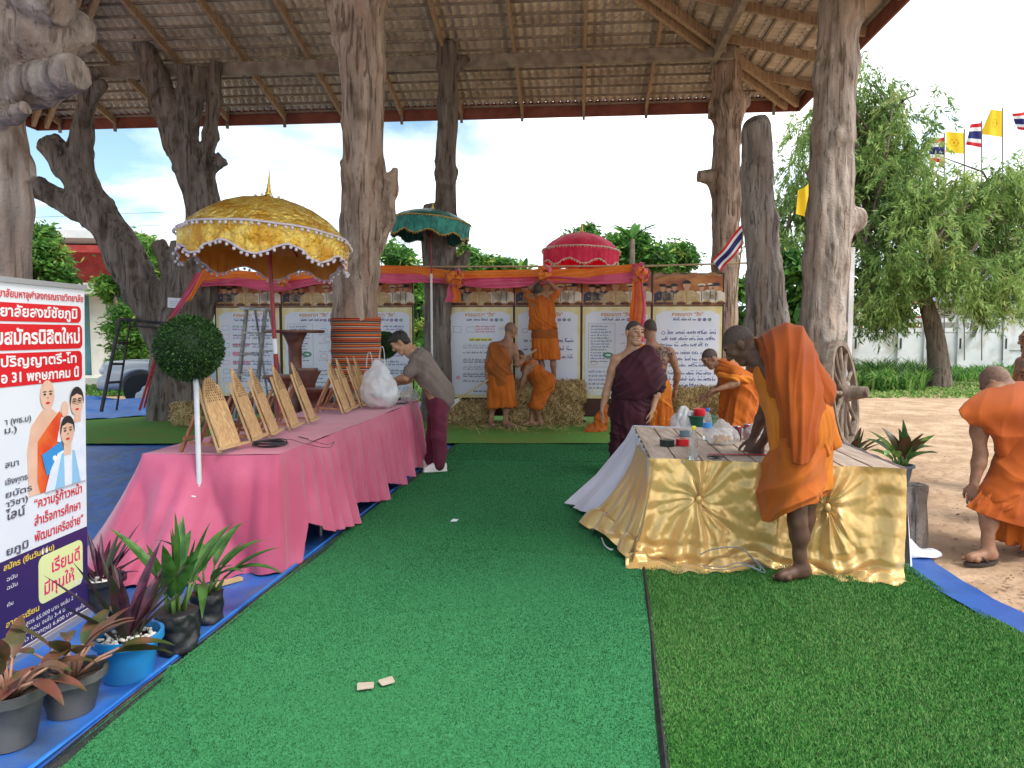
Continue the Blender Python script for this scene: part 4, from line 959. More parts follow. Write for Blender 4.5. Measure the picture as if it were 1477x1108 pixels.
# ---- pointed particle-board plaques on easels
m_osb = M('chip_board', (.44, .25, .11), (.62, .40, .20), 22, .7, .25, 30, stretch=(1, 1.6, .8), c3=(.42, .25, .11), s3=38, detail=3)
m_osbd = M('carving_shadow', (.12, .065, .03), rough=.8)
m_easel = M('easel_wood', (.27, .10, .045), (.36, .16, .08), 6, .55, stretch=(5, 5, 1))
m_ledge = M('ledge_wood', (.50, .32, .15), (.58, .40, .21), 6, .6, stretch=(5, 5, 1))
def plaque(loc, rz, label, proto=[None]):
    if proto[0] is not None: return dup(proto[0], loc, rz, label, 'pointed plaques on the pink table')
    t = thing('plaque', label, 'plaque', loc, 'pointed plaques on the pink table', rz); o = ORG[t.name]; ORG[t.name] = V(0, 0, 0)
    a = R(20); up = V(-math.sin(a), 0, math.cos(a)); nn = V(math.cos(a), 0, math.sin(a)); w = .115; b0 = V(.035, 0, .03)
    rt = [(w, 0), (w, .29), (w*.93, .34), (w*.74, .40), (w*.46, .45), (w*.2, .49), (0, .52)]
    poly = [(-x, y) for x, y in rt[:-1]][::-1]
    poly = [(-w, 0)]+[(w, 0)]+rt[1:]+poly[:-1]
    b = MB().prism(poly, b0, (0, 1, 0), up, nn*.012)
    build('panel', b, m_osb, parent=t, local=True, smooth=0, bevel=.0015)
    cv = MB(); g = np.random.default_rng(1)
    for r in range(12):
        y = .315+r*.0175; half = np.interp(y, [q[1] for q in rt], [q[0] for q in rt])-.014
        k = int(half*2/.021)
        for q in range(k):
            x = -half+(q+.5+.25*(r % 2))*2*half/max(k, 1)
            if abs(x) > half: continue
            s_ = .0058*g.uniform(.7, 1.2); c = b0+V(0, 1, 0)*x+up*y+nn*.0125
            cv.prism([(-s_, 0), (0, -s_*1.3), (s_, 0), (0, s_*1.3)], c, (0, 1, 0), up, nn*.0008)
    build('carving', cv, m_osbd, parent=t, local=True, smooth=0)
    for y in (-.1, .1):
        build('front_leg', MB().bar(b0+V(-.012, y, -.03)-up*.0, b0+V(-.012, y, 0)+up*.42, .022, .016, up=nn), m_ledge, parent=t, local=True)
        build('back_leg', MB().bar(V(-.26, y*.9, .0), b0+V(-.03, y*.8, 0)+up*.33, .024, .018, up=(1, 0, 0)), m_easel, parent=t, local=True)
    build('cross_bar', MB().bar(V(-.215, -.12, .09), V(-.215, .12, .09), .02, .02), m_easel, parent=t, local=True)
    build('side_bar', MB().bar(V(-.2, -.085, .06), V(.03, -.085, .045), .018, .018), m_easel, parent=t, local=True)
    build('ledge', MB().box((.062, 0, .035), (.03, .33, .014)), m_ledge, parent=t, local=True, bevel=.001)
    ORG[t.name] = o; proto[0] = t; return t
ordn = ['frontmost pointed chip-board plaque, next to the topiary pole', 'second pointed plaque from the front of the pink table', 'third pointed plaque from the front, middle of the front five', 'fourth pointed plaque from the front of the pink table', 'rearmost plaque of the front row of five pointed boards',
        'pointed plaque at the front of the rear group, after the gap', 'second pointed plaque in the rear group before the plastic bag', 'third pointed plaque in the rear group, mostly behind the bag', 'rearmost pointed plaque, tip showing beside the bag handles']
rzb = math.atan2(-PU.x, PU.y)
for (px, py), lb in zip([(325, 650), (364, 637), (389, 629), (419, 619), (445, 610), (494, 596), (505, 591), (520, 587), (529, 584)], ordn):
    p = G(px, py, TZ+.008); plaque(p, rzb-R(4)+random.uniform(-.05, .05)+(.26 if 'frontmost' not in lb else 0), lb)
# cable coil and loose wire
m_cable = M('cable_black', (.02, .02, .022), (.04, .04, .045), 20, .5)
cc = G(390, 642, TZ+.012); mb = MB()
for k in range(7):
    r = .095+.007*(k % 4); mb.tube([cc+V(r*math.cos(a)+.004*math.sin(k*2+a), r*math.sin(a), .004+.007*(k//2)+.003*math.sin(a*2+k)) for a in np.linspace(0, 6.4, 30)], .0042, 5)
build('cable_coil', mb, m_cable, smooth=180, label='dark coil of cable lying on the pink cloth near its front corner', cat='cable', loc=cc)
wp = [G(445, 633, TZ+.012), G(430, 630, TZ+.015), G(470, 641, TZ+.012), G(482, 637, TZ+.01), G(473, 646, TZ+.012), G(440, 640, TZ+.014), G(420, 634, TZ+.012), G(400, 634, TZ+.02)]
def smoothp(P, k=8):
    o = []
    for i in range(len(P)-1):
        a, b, c, d = P[max(i-1, 0)], P[i], P[i+1], P[min(i+2, len(P)-1)]
        for q in range(k):
            t = q/k; o.append(.5*((2*b)+(c-a)*t+(2*a-5*b+4*c-d)*t*t+(3*b-a-3*c+d)*t**3))
    return o+[P[-1]]
build('loose_wire', MB().tube(smoothp(wp), .0022, 5), m_cable, smooth=180, label='thin black wire trailing across the pink cloth', cat='wire', loc=wp[0])

# ---- plastic bags
m_film = M('plastic_film', (.74, .78, .82), (.82, .84, .87), 4, .18, .5, 7, alpha=.5, spec=.6, bdist=.05)
m_film2 = M('plastic_film_clear', (.75, .76, .78), (.82, .83, .84), 4, .18, .8, 10, alpha=.36, spec=.7, bdist=.05)
def bag(label, c, sx, sy, sz, seed, mat_, fill=None, handles=True, rz=0.):
    t = thing('plastic_bag', label, 'plastic bag', c); cv_ = np.array(c)
    u = V(math.cos(rz), math.sin(rz), 0)
    pr = [('e', c+V(0, 0, sz*.42), (sx*.5, sy*.5, sz*.44), None), ('e', c+V(sx*.1, 0, sz*.25), (sx*.5, sy*.48, sz*.26), None), ('c', c+V(0, 0, sz*.5), c+V(-sx*.06, 0, sz*.88), sx*.33, sx*.15)]
    v, f = sdf_mesh(pr, sz/32, k=.05, cuts=[(c+V(0, 0, .006), V(0, 0, -1))]); n = vnormals(v, f)
    cr = np.abs(nz(v, (4.5/sz, 4.5/sz, 2.2/sz), seed))*1.3+np.abs(nz(v, 8/sz, seed+3))*.4
    v = v+n*((cr-.5)*sz*.05)[:, None]; v[:, 2] = np.maximum(v[:, 2], c.z+.004)
    build('film', (v, f), mat_, parent=t, smooth=180)
    if handles:
        for k in (-1, 1):
            top = c+V(-sx*.06+k*sx*.16, 0, sz*.84); P = []
            for a in np.linspace(0, math.pi, 14): P.append(top+u*(k*sx*.02+sx*.10*math.cos(a)*.8)+V(0, 0, sz*.40*math.sin(a)**.8*(1.1 if k > 0 else .8)))
            g_ = np.array([[p+V(0, 0, 0)-V(.3, .9, 0).normalized()*sx*.035*(1+.5*math.cos(i)), p+V(.3, .9, 0).normalized()*sx*.035] for i, p in enumerate(P)])
            build('handle', MB().grid(g_), mat_, parent=t, smooth=180)
    if fill:
        g = np.random.default_rng(seed)
        for i, (m, nm, sh) in enumerate(fill):
            p = c+V(g.uniform(-.25, .25)*sx, g.uniform(-.22, .22)*sy, sz*g.uniform(.12, .42)); rot = Matrix.Rotation(g.uniform(-.8, .8), 3, 'Y') @ Matrix.Rotation(g.uniform(0, 3), 3, 'Z')
            mb = MB()
            if sh == 'box': mb.box(p, (sx*.30, sx*.2, sx*.12), rot=rot)
            else: mb.sphere(p, (sx*.2, sx*.13, sx*.11), 12, rot=rot)
            build(nm, mb, m, parent=t, smooth=40, bevel=.003 if sh == 'box' else 0)
    return t
m_pkt = [M('packet_white', (.7, .7, .72), rough=.5), M('packet_pink', (.6, .25, .3), rough=.5), M('packet_grey', (.3, .32, .36), rough=.5), M('bread', (.62, .33, .12), (.72, .48, .24), 12, .7)]
bag('large white carrier bag full of packets on the pink table', G(547, 588, TZ+.008)+V(0, -.05, 0), .36, .28, .50, 3, m_film, [(m_pkt[0], 'packet', 'box'), (m_pkt[1], 'packet', 'box'), (m_pkt[2], 'packet', 'box'), (m_pkt[0], 'packet', 'box'), (m_pkt[0], 'packet', 'box')])
bag('small clear bag of dark snacks beside the man\'s hands on the pink table', G(590, 579, TZ+.008), .20, .16, .16, 5, m_film2, [(m_pkt[2], 'packet', 'box'), (bpy.data.materials['packet_pink'], 'packet', 'box')], handles=False)
ph = thing('phone', 'black phone lying by the hands of the man in brown', 'phone', G(578, 581, TZ+.01)); build('case', MB().box(G(578, 581, TZ+.014), (.16, .08, .01), rz=.3), m_cable, parent=ph, bevel=.003); build('screen', MB().box(G(578, 581, TZ+.0205), (.145, .07, .002), rz=.3), M('screen', (.02, .02, .03), rough=.1), parent=ph, smooth=0)

# ---- topiary balls on white pipes
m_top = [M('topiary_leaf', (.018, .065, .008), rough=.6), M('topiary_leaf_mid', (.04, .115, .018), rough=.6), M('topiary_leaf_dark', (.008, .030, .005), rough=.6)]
m_pvc = M('pvc', (.55, .57, .60), (.66, .67, .69), 6, .35)
pt_ = D(283, 600, 4.68); pt_.z = 0
tp = thing('topiary_ball', 'clipped green topiary ball on a white pipe in front of the pink table', 'topiary', pt_, 'topiary balls')
cb_ = D(273, 502, 4.68); g = np.random.default_rng(5); n = 9000
dv = g.normal(size=(n, 3)); dv /= np.linalg.norm(dv, axis=1)[:, None]; P = np.array(cb_)+dv*(.180+.006*nz(dv, 5, 3)[:, None]+.022*g.random((n, 1))); d2 = dv*.8+g.normal(size=(n, 3))*.5; d2 /= np.linalg.norm(d2, axis=1)[:, None]
sd_ = np.cross(d2, g.normal(size=(n, 3))); sd_ /= np.linalg.norm(sd_, axis=1)[:, None]; ll = g.uniform(.012, .026, (n, 1))
v = np.stack([P, P+d2*ll*.5+sd_*.0045, P+d2*ll, P+d2*ll*.5-sd_*.0045], 1).reshape(-1, 3)
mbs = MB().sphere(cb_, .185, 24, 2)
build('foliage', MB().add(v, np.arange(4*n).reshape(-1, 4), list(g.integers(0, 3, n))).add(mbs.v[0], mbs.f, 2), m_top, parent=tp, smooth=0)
build('pipe', MB().tube([V(pt_.x+.02, pt_.y, 0), D(288, 716, 4.68), D(283, 555, 4.68), D(281, 540, 4.68)], .0165, 12), m_pvc, parent=tp, smooth=60)
build('pipe_joint', MB().tube([D(288.3, 722, 4.68), D(287.5, 700, 4.68)], .0195, 12), m_pvc, parent=tp, smooth=60)
build('clamp', MB().tube([D(289, 717, 4.66), D(276, 716, 4.62)], .006, 8), m_pvc, parent=tp)
q = D(553, 600, 11.0); q.z = 0; dup(tp, V(q.x+.06, 11.0, -.03), R(30), 'clipped topiary ball beyond the head of the man in brown', 'topiary balls', .97)

# ---- roll-up banner at the left edge
RBt = D(117, 640, 4.0); LBt = D(0, 640, 3.4); bu = (RBt-LBt); bu.z = 0; bu.normalize(); bn = V(bu.y, -bu.x, 0)
BO = V(RBt.x, RBt.y, 0)-bu*.8; bw_ = (Z+bu*.045).normalized()
ban = thing('roll_up_banner', 'tall printed roll-up recruitment banner with Thai text at the left edge', 'banner', BO)
mw = M('banner_white', (.66, .70, .78), (.72, .74, .80), 2, .4); mr = M('banner_red', (.62, .008, .015), rough=.4); mp_ = M('banner_purple', (.035, .018, .11), rough=.4); my = M('banner_yellow', (.80, .58, .05), rough=.4)
mbub = M('banner_lime', (.72, .78, .36), rough=.4); mpk = M('banner_magenta', (.72, .02, .15), rough=.4); mgy = M('banner_grey_text', (.08, .08, .12), rough=.5); mtw = M('banner_text_white', (.80, .80, .82), rough=.4)
def bp(x, z, k=0): return BO+bu*x+bw_*z+bn*(.0012*k)
def bquad(nm, poly, k, m): return build(nm, MB().prism(poly, bp(0, 0, k), bu, bw_, bn*.0008), m, parent=ban, smooth=0)
def rrect(x0, z0, x1, z1, r):
    p = []
    for cx, cz, a0 in ((x1-r, z0+r, -90), (x1-r, z1-r, 0), (x0+r, z1-r, 90), (x0+r, z0+r, 180)):
        p += [(cx+r*math.cos(R(a0+q*22.5)), cz+r*math.sin(R(a0+q*22.5))) for q in range(5)]
    return p
bquad('sheet', [(0, .02), (.8, .02), (.8, 1.80), (0, 1.80)], -1, mw)
bquad('red_heading', rrect(.02, 1.612, .765, 1.70, .03), 1, mr); bquad('red_heading', rrect(.02, 1.475, .775, 1.60, .03), 1, mr); bquad('red_heading', rrect(.02, 1.305, .77, 1.462, .03), 1, mr)
bquad('purple_panel', [(0, .045), (.8, .045), (.8, .50), (0, .50)], 1, mp_); bquad('white_footer', [(0, .02), (.8, .02), (.8, .05), (0, .05)], 2, mw); bquad('lime_bubble', rrect(.40, .205, .755, .445, .04), 2, mbub)
def bt_txt(s, x1, z, size, m, k=3, x0=None, bold=.0):
    o = bp(x0 if x0 is not None else 0, z, k); return text('lettering', s, size, o, bu, bw_, m, ban, bold=bold, width=(x1-(x0 or 0)) if x0 is not None else None)
bt_txt('มหาวิทยาลัยมหาจุฬาลงกรณราชวิทยาลัย', .785, 1.725, .05, mr, x0=.02, bold=.0008)
bt_txt('วิทยาลัยสงฆ์ชัยภูมิ', .73, 1.635, .07, mtw, x0=.05, bold=.0018); bt_txt('รับสมัครนิสิตใหม่', .75, 1.505, .095, mtw, x0=.07, bold=.0028)
bt_txt('ปริญญาตรี-โท', .72, 1.40, .068, mtw, x0=.16, bold=.0015); bt_txt('อ 31 พฤษภาคม นี้', .74, 1.325, .066, mtw, x0=.16, bold=.0018)
for s, x1, z in (('า (พธ.ม)', .36, 1.13), ('ม.)', .26, 1.09), ('สนา', .27, .93), ('เชิงพุทธ', .33, .85), ('ยบัตร', .36, .79), ('าวิชา)', .33, .745)): bt_txt(s, x1, z, .04, mgy, x0=.18, bold=.0006)
bt_txt('ไลน์', .31, .685, .06, mgy, x0=.18, bold=.001); bt_txt('ยภูมิ', .33, .52, .05, mgy, x0=.18, bold=.001)
bt_txt('“ความรู้ก้าวหน้า', .755, .695, .066, mr, x0=.375, bold=.0008); bt_txt('สำเร็จการศึกษา', .74, .61, .066, mr, x0=.375, bold=.0008); bt_txt('พัฒนาเครือข่าย”', .765, .53, .066, mr, x0=.375, bold=.0008)
bt_txt('สมัคร (ยื่นวันสอบ)', .52, .455, .038, my, x0=.16, bold=.0008); bt_txt('ฉบับ', .25, .40, .026, mtw, x0=.18); bt_txt('ฉบับ', .25, .36, .026, mtw, x0=.18); bt_txt('เงิน', .22, .28, .026, mtw, x0=.18)
bt_txt('เรียนดี', .73, .34, .09, mpk, x0=.50, bold=.002); bt_txt('มีทุนให้', .68, .245, .085, mpk, x0=.44, bold=.002)
bt_txt('“', .47, .39, .14, mtw, x0=.42, k=4); bt_txt('”', .74, .14, .14, mtw, x0=.68, k=4)
bt_txt('ลาการเรียน', .40, .185, .038, my, x0=.17, bold=.0008); bt_txt('ลอดหลักสูตร 65,000 บาท จบใน 2 ปี', .70, .142, .03, mtw, x0=.17); bt_txt('000 บาท/เทอม จบใน 3-4 ปี', .60, .105, .03, mtw, x0=.17); bt_txt('จัดและไว (อังกฤษ) 6,600 บาท จบใน', .77, .068, .03, mtw, x0=.18)
# printed people
bs = M('banner_skin', (.66, .40, .29), (.72, .47, .36), 9, .45); bh = M('banner_hair', (.02, .018, .018), rough=.5); bor = M('banner_robe', (.62, .05, .01), (.70, .14, .03), 8, .45); bsh = M('banner_shirt', (.74, .78, .86), (.62, .70, .84), 14, .45); bbl = M('banner_folder', (.03, .26, .62), rough=.4); bdk = M('banner_line', (.10, .03, .03), rough=.5); bst = M('banner_sash', (.25, .50, .74), rough=.4)
def face(x, z, s, hair, k, glasses=False):
    bquad('printed_head', ell(x, z, s*.36, s*.5, 18), k, bs)
    if hair: bquad('printed_hair', [(x+s*.39*math.cos(a), z+s*.08+s*.46*math.sin(a)) for a in np.linspace(-.35, 3.5, 16)]+[(x-s*.30, z+s*.20), (x, z+s*.30), (x+s*.30, z+s*.2)], k+1, bh)
    for q in (-1, 1):
        bquad('printed_eye', ell(x+q*s*.15, z+.03*s, s*.07, s*.03, 8), k+2, bh); bquad('printed_brow', ell(x+q*s*.15, z+.12*s, s*.10, s*.018, 8), k+2, bh)
        if glasses: bquad('printed_glasses', ell(x+q*s*.15, z+.03*s, s*.13, s*.09, 12)+ell(x+q*s*.15, z+.03*s, s*.115, s*.075, 12)[::-1], k+3, bh)
    bquad('printed_mouth', ell(x, z-s*.26, s*.11, s*.035, 8), k+2, mr); bquad('printed_nose', [(x-s*.05, z-s*.1), (x+s*.05, z-s*.1), (x+.0, z-s*.07)], k+2, bdk)
bquad('printed_body', [(.34, .76), (.33, .98), (.36, 1.10), (.44, 1.17), (.52, 1.17), (.60, 1.12), (.63, .95), (.62, .76)], 1, bs)
bquad('printed_robe', [(.40, .82), (.405, 1.02), (.50, 1.10), (.575, 1.155), (.62, 1.10), (.64, .90), (.60, .76), (.42, .76)], 2, bor)
bquad('printed_neck', [(.45, 1.14), (.45, 1.22), (.51, 1.22), (.51, 1.14)], 2, bs); face(.48, 1.245, .15, False, 3)
bquad('printed_shirt', [(.62, .80), (.60, 1.03), (.66, 1.12), (.74, 1.13), (.785, 1.05), (.785, .80)], 2, bsh); bquad('printed_neck', [(.69, 1.08), (.69, 1.16), (.75, 1.16), (.75, 1.08)], 3, bs); face(.715, 1.19, .15, True, 4, True)
bquad('printed_hand', ell(.615, 1.16, .03, .045, 10), 4, bs); bquad('printed_sleeve', [(.55, 1.0), (.585, 1.12), (.635, 1.12), (.62, .98)], 4, bsh)
bquad('printed_folder', [(.43, .95), (.585, 1.0), (.61, .885), (.465, .84)], 5, bbl); bquad('printed_crest', ell(.525, .92, .014, .014, 10), 6, mtw)
bquad('printed_shirt', [(.45, .76), (.49, .86), (.55, .94), (.62, .955), (.70, .93), (.775, .86), (.785, .76)], 7, bsh); bquad('printed_neck', [(.595, .92), (.595, 1.0), (.655, 1.0), (.655, .92)], 8, bs)
bquad('printed_sash', [(.52, .76), (.575, .93), (.595, .94), (.60, .76)], 8, bst); bquad('printed_sash', [(.66, .76), (.665, .94), (.685, .935), (.735, .76)], 8, bst)
face(.625, 1.045, .15, True, 9)
build('cassette_base', MB().box(BO+bu*.4+V(0, 0, .02)-bn*.03, (.82, .12, .055), rz=math.atan2(bu.y, bu.x)), M('alloy', (.5, .51, .53), rough=.35, metal=.7), parent=ban, bevel=.006)
build('top_rail', MB().bar(bp(-.01, 1.805), bp(.81, 1.805), .02, .025), bpy.data.materials['alloy'], parent=ban)
build('support_pole', MB().tube([bp(.4, .03, -12), bp(.4, 1.8, -8)], .008, 8), bpy.data.materials['alloy'], parent=ban)

# ---- gold table
GZ = .71
gFL, gFR, gBL = G(938, 661, GZ), G(1302, 676, GZ), G(914, 615, GZ)
gBR = gFR+(gBL-gFL)
gt = thing('draped_table', 'wooden plank table with a gathered gold satin skirt where the bending monk works', 'table', V((gFL.x+gBR.x)/2, (gFL.y+gBR.y)/2, 0))
m_plank = M('plank', (.40, .30, .235), (.56, .45, .37), 3, .7, .3, 12, stretch=(7, 1, 7), c3=(.34, .25, .19), s3=2)
m_satin = M('satin_gold', (.60, .37, .115), (.72, .475, .165), 2, .26, .10, 30, metal=.3, sheen=.4, spec=.7, bdist=.008)
m_wsat = M('satin_white', (.60, .60, .70), (.70, .69, .78), 3, .45, .1, 25, sheen=.3)
gu = (gFR-gFL); gW = gu.length; gu.normalize(); gv = (gBL-gFL); gD = gv.length; gv.normalize(); go = -gv
npl = 9
for i in range(npl):
    a, b = (i+.03)/npl*gW, (i+.97)/npl*gW
    p = [gFL+gu*a, gFL+gu*b, gFL+gu*b+gv*gD, gFL+gu*a+gv*gD]; dz = random.uniform(-.002, .002)
    mb = MB().add([tuple(q+V(0, 0, dz-.024)) for q in p]+[tuple(q+V(0, 0, dz)) for q in p], [[3, 2, 1, 0], [4, 5, 6, 7], [0, 1, 5, 4], [1, 2, 6, 5], [2, 3, 7, 6], [3, 0, 4, 7]])
    build('plank', mb, m_plank, parent=gt, smooth=0, bevel=.003)
for a, b in ((.06, .06), (.94, .06), (.06, .94), (.94, .94)):
    c = gFL+gu*gW*a+gv*gD*b; build('leg', MB().box(V(c.x, c.y, (GZ-.03)/2), (.07, .07, GZ-.03)), m_plank, parent=gt)
build('under_board', MB().add([tuple(q+V(0, 0, -.03)) for q in (gFL, gFR, gBR, gBL)], [[0, 1, 2, 3]]), m_board, parent=gt, smooth=0)
# satin front: radial gathers at two tied points, puddling on the turf
GA = [(.205*gW, .455), (.715*gW, .45)]
ns, nt_ = 300, 90; P = np.zeros((ns, nt_, 3))
for i in range(ns):
    x = -.01+(gW+.02)*i/(ns-1)
    for j in range(nt_):
        t = j/(nt_-1); drop = min(t/.80, 1); z = GZ+.006-(GZ-.02)*drop; o = .02+.015*math.sin(t*3)
        xx = x; zz = z
        for gx__, gz_ in GA:
            dx_, dz_ = x-gx__, z-gz_; r = math.hypot(dx_, dz_)+1e-4; th = math.atan2(dz_, dx_)
            wgt = math.exp(-(r/.25)**2)
            pull = .42*math.exp(-(r/.16)**2); xx -= dx_*pull; zz -= dz_*pull*.55
            jt = th+.22*math.sin(th*3+gx__*9)+.12*math.sin(r*11+gx__*5); up_ = .30+.70*math.sin(th)**2
            o += .034*wgt*up_*(1.5*abs(math.sin(jt*4.5+.4))**.7-.8+.45*math.sin(jt*14+1.3+3*gx__))*min(1, r/.06)
            o -= .03*math.exp(-(r/.10)**2)+.02*math.exp(-(r/.035)**2)
            if dz_ < 0: o += .030*math.exp(-(dx_/(.06+.25*-dz_))**2)*math.sin(dx_*70/(1-1.2*dz_)+gx__)*min(1, -dz_/.08)
        for xc_ in (-.08, .46*gW, .97*gW):
            wq = math.exp(-((x-xc_)/.20)**2)*max(0, 1-drop*1.25); o += .006*wq*math.sin((z+1.1*(x-xc_)**2)*46+xc_*3+.8*math.sin(x*9))
        o += (.010+.018*drop)*(math.sin(x*19+2.2*math.sin(x*3+drop*1.7))+.5*math.sin(x*41+drop*3+1.5*math.sin(x*6)))
        o += .075*drop**2*(1+.6*math.sin(x*4.3+1))
        low = max(0, drop-.72)/.28
        o += .022*low*math.sin(z*62+2.5*math.sin(x*7)+1.2*math.sin(x*17))*(1+.4*math.sin(x*11))
        if t > .80:
            e_ = (t-.80)/.20; wv = (.11+.075*math.sin(x*5.3+.5)+.035*math.sin(x*13))*(1-.75*max(0, 1-(gW-x)/.35)); o += wv*e_; zz = .022+.075*abs(math.sin(e_*5+2.2*math.sin(x*9)))*(1-e_*.75)*(.55+.45*math.sin(x*14+1))+.012*(1-e_)
        xx -= .16*drop**2*max(0, 1-x/.5)**1.3; xx -= .02*drop**2*max(0, 1-(gW-x)/.3)
        p = gFL+gu*xx+go*o; P[i, j] = (p.x, p.y, max(zz, .035+.004*math.sin(x*50)))
Q_ = P.reshape(-1, 3); dq = (.005*np.abs(nz(Q_, (13, 13, 10), 3))+.002*np.abs(nz(Q_, (30, 30, 26), 5))-.003).reshape(ns, nt_); P[..., 0] += dq*go.x; P[..., 1] += dq*go.y; P[..., 2] += dq*.35
build('gold_skirt', MB().grid(P), m_satin, parent=gt, smooth=180)
for gx__, gz_ in GA:
    p = gFL+gu*gx__+go*.045; build('gather_knot', MB().sphere(V(p.x, p.y, gz_), (.022, .016, .026), 10), m_satin, parent=gt, smooth=180)
# left side: white satin sweeping out, and a gold tail lying on the carpet
ns, nt_ = 150, 40; P = np.zeros((ns, nt_, 3))
for i in range(ns):
    s_ = i/(ns-1); x = -.02+s_*(gD+.04)
    for j in range(nt_):
        t = j/(nt_-1); o = .012+.46*t**1.3*math.exp(-((s_-.74)/.26)**2)+(.10*t+.0)*min(1, s_*2.2)+(.008+.03*t)*min(1, .1+s_*2.0)*(math.sin(x*27+1.6*math.sin(x*4)-t*1.5)+.6*math.sin(x*47+t*3))
        p = gFL+gv*x-gu*o; P[i, j] = (p.x, p.y, GZ+.007-(GZ-.06)*t**(1+.12*math.sin(x*5)))
build('white_side_cloth', MB().grid(P), m_wsat, parent=gt, smooth=180)
ns, nt_ = 70, 40; P = np.zeros((ns, nt_, 3)); b0, b1 = G(838, 764), G(918, 826)
for i in range(ns):
    a = i/(ns-1); top = gFL+gv*(.42*(1-a)*gD)-gu*(.045-.065*a**3)+go*(.05*a); bot = lerp(b0, b1, a)
    for j in range(nt_):
        t = j/(nt_-1); c = lerp(V(top.x, top.y, 0), V(bot.x, bot.y, 0), t**1.5); z = .05+(GZ-.05)*(1-t)**1.25
        fo = (1.7*abs(math.sin(a*13+.9*math.sin(t*3)+.5*t))**.7-.8)*(.012+.035*t); P[i, j] = (c.x-fo*.8, c.y-fo*.5, max(z+fo*.7*t+.05*t*math.sin(t*9+a*4)**2*(t > .75), .05))
build('gold_tail', MB().grid(P), m_satin, parent=gt, smooth=180)
ns, nt_ = 120, 24
for (A_, dirv, outv, Ld, nm) in ((gFR, gv, gu, gD, 'white_side_cloth'), (gBL, gu, gv, gW, 'white_back_cloth')):
    P = np.zeros((ns, nt_, 3))
    for i in range(ns):
        x = Ld*i/(ns-1)
        for j in range(nt_):
            t = j/(nt_-1); o = .015+.05*t+(.006+.02*t)*math.sin(x*29+math.sin(x*5)); p = A_+dirv*x+outv*o; P[i, j] = (p.x, p.y, GZ+.008-(GZ-.08)*t)
    build(nm, MB().grid(P), m_wsat, parent=gt, smooth=180)
v, f = sdf_mesh([('e', G(1318, 806)+V(0, 0, .03), (.17, .09, .05), None), ('e', G(1296, 800)+V(0, 0, .05), (.12, .1, .07), None)], .012, k=.06); n = vnormals(v, f); v = v+n*(.018*nz(v, 16, 3))[:, None]; v[:, 2] = np.maximum(v[:, 2], .03)
build('cloth_heap', (v, f), m_wsat, smooth=180, label='white cloth heap on the turf at the right foot of the gold table', cat='cloth', loc=G(1318, 806))

# ---- things on the gold table
m_pet = M('bottle_clear', (.80, .85, .88), rough=.06, trans=.85, alpha=.55, spec=.6); m_capy = M('cap_yellow', (.75, .62, .03), rough=.4); m_capb = M('cap_blue', (.03, .14, .55), rough=.4); m_lblue = M('label_blue', (.05, .28, .66), rough=.4)
def bottle(label, p, h, cap, lab):
    t = thing('water_bottle', label, 'bottle', p, 'water bottles'); s = h/.23
    pf = [(.03, 0), (.033, .006), (.032, .03), (.033, .035), (.0305, .05), (.033, .065), (.0305, .08), (.033, .095), (.031, .12), (.033, .135), (.03, .155), (.02, .18), (.0135, .195), (.0135, .21)]
    build('body', MB().lathe([(r*s, z*s) for r, z in pf], p, 20), m_pet, parent=t, smooth=50)
    build('water', MB().lathe([(r*s*.93, z*s+.003) for r, z in pf[:10]], p, 16), M('water', (.80, .86, .88), rough=.02, trans=.9, alpha=.4) if 'water' not in bpy.data.materials else bpy.data.materials['water'], parent=t, smooth=50)
    build('cap', MB().lathe([(.0155*s, .208*s), (.016*s, .212*s), (.016*s, .228*s), (.014*s, .231*s)], p, 18), cap, parent=t, smooth=40)
    if lab: build('label_band', MB().lathe([(.0335*s, .085*s), (.0337*s, .125*s)], p, 20), lab, parent=t, smooth=50)
bottle('clear water bottle with yellow cap on the gold table', G(1000, 663, GZ+.003), .225, m_capy, None)
bottle('taller water bottle with blue cap behind the bread bag', G(1020, 634, GZ+.003), .25, m_capb, m_lblue)
def tape(label, px, py, m, r=.055):
    p = G(px, py, GZ+.003); t = thing('tape_roll', label, 'tape', p, 'rolls of tape on the gold table')
    build('tape', MB().lathe([(r*.62, 0), (r, 0), (r, .048), (r*.62, .048), (r*.62, 0)], p, 28), m, parent=t, smooth=40); build('core', MB().lathe([(r*.55, .001), (r*.6, .001), (r*.6, .046), (r*.55, .046), (r*.55, .001)], p, 24), M('core_card', (.35, .25, .15), rough=.8) if 'core_card' not in bpy.data.materials else bpy.data.materials['core_card'], parent=t)
tape('black roll of tape on the gold table planks', 962, 643, M('tape_black', (.012, .02, .02), rough=.3)); tape('red roll of tape between the black roll and the bottle', 984, 642, M('tape_red', (.55, .01, .02), rough=.3), .05); tape('grey blue roll of tape behind the red roll', 988, 629, M('tape_grey', (.14, .20, .24), rough=.3), .045)
bag('clear bag of orange bread rolls standing on the gold table', G(1041, 641, GZ+.004), .21, .17, .185, 8, m_film2, [(m_pkt[3], 'bread_roll', 's')]*5)
bag('white crumpled plastic bag by the drink cans on the gold table', G(1092, 634, GZ+.004), .22, .15, .12, 9, m_film2, [(m_pkt[0], 'packet', 'box')], handles=False)
def can(label, px, py, m):
    p = G(px, py, GZ+.003); t = thing('drink_can', label, 'can', p, 'drink cans'); build('body', MB().lathe([(.024, 0), (.032, .008), (.033, .02), (.033, .10), (.027, .115)], p, 20), m, parent=t, smooth=40); build('lid', MB().lathe([(.027, .115), (.025, .118), (.024, .113), (.001, .113)], p, 20), bpy.data.materials['alloy'], parent=t, smooth=30)
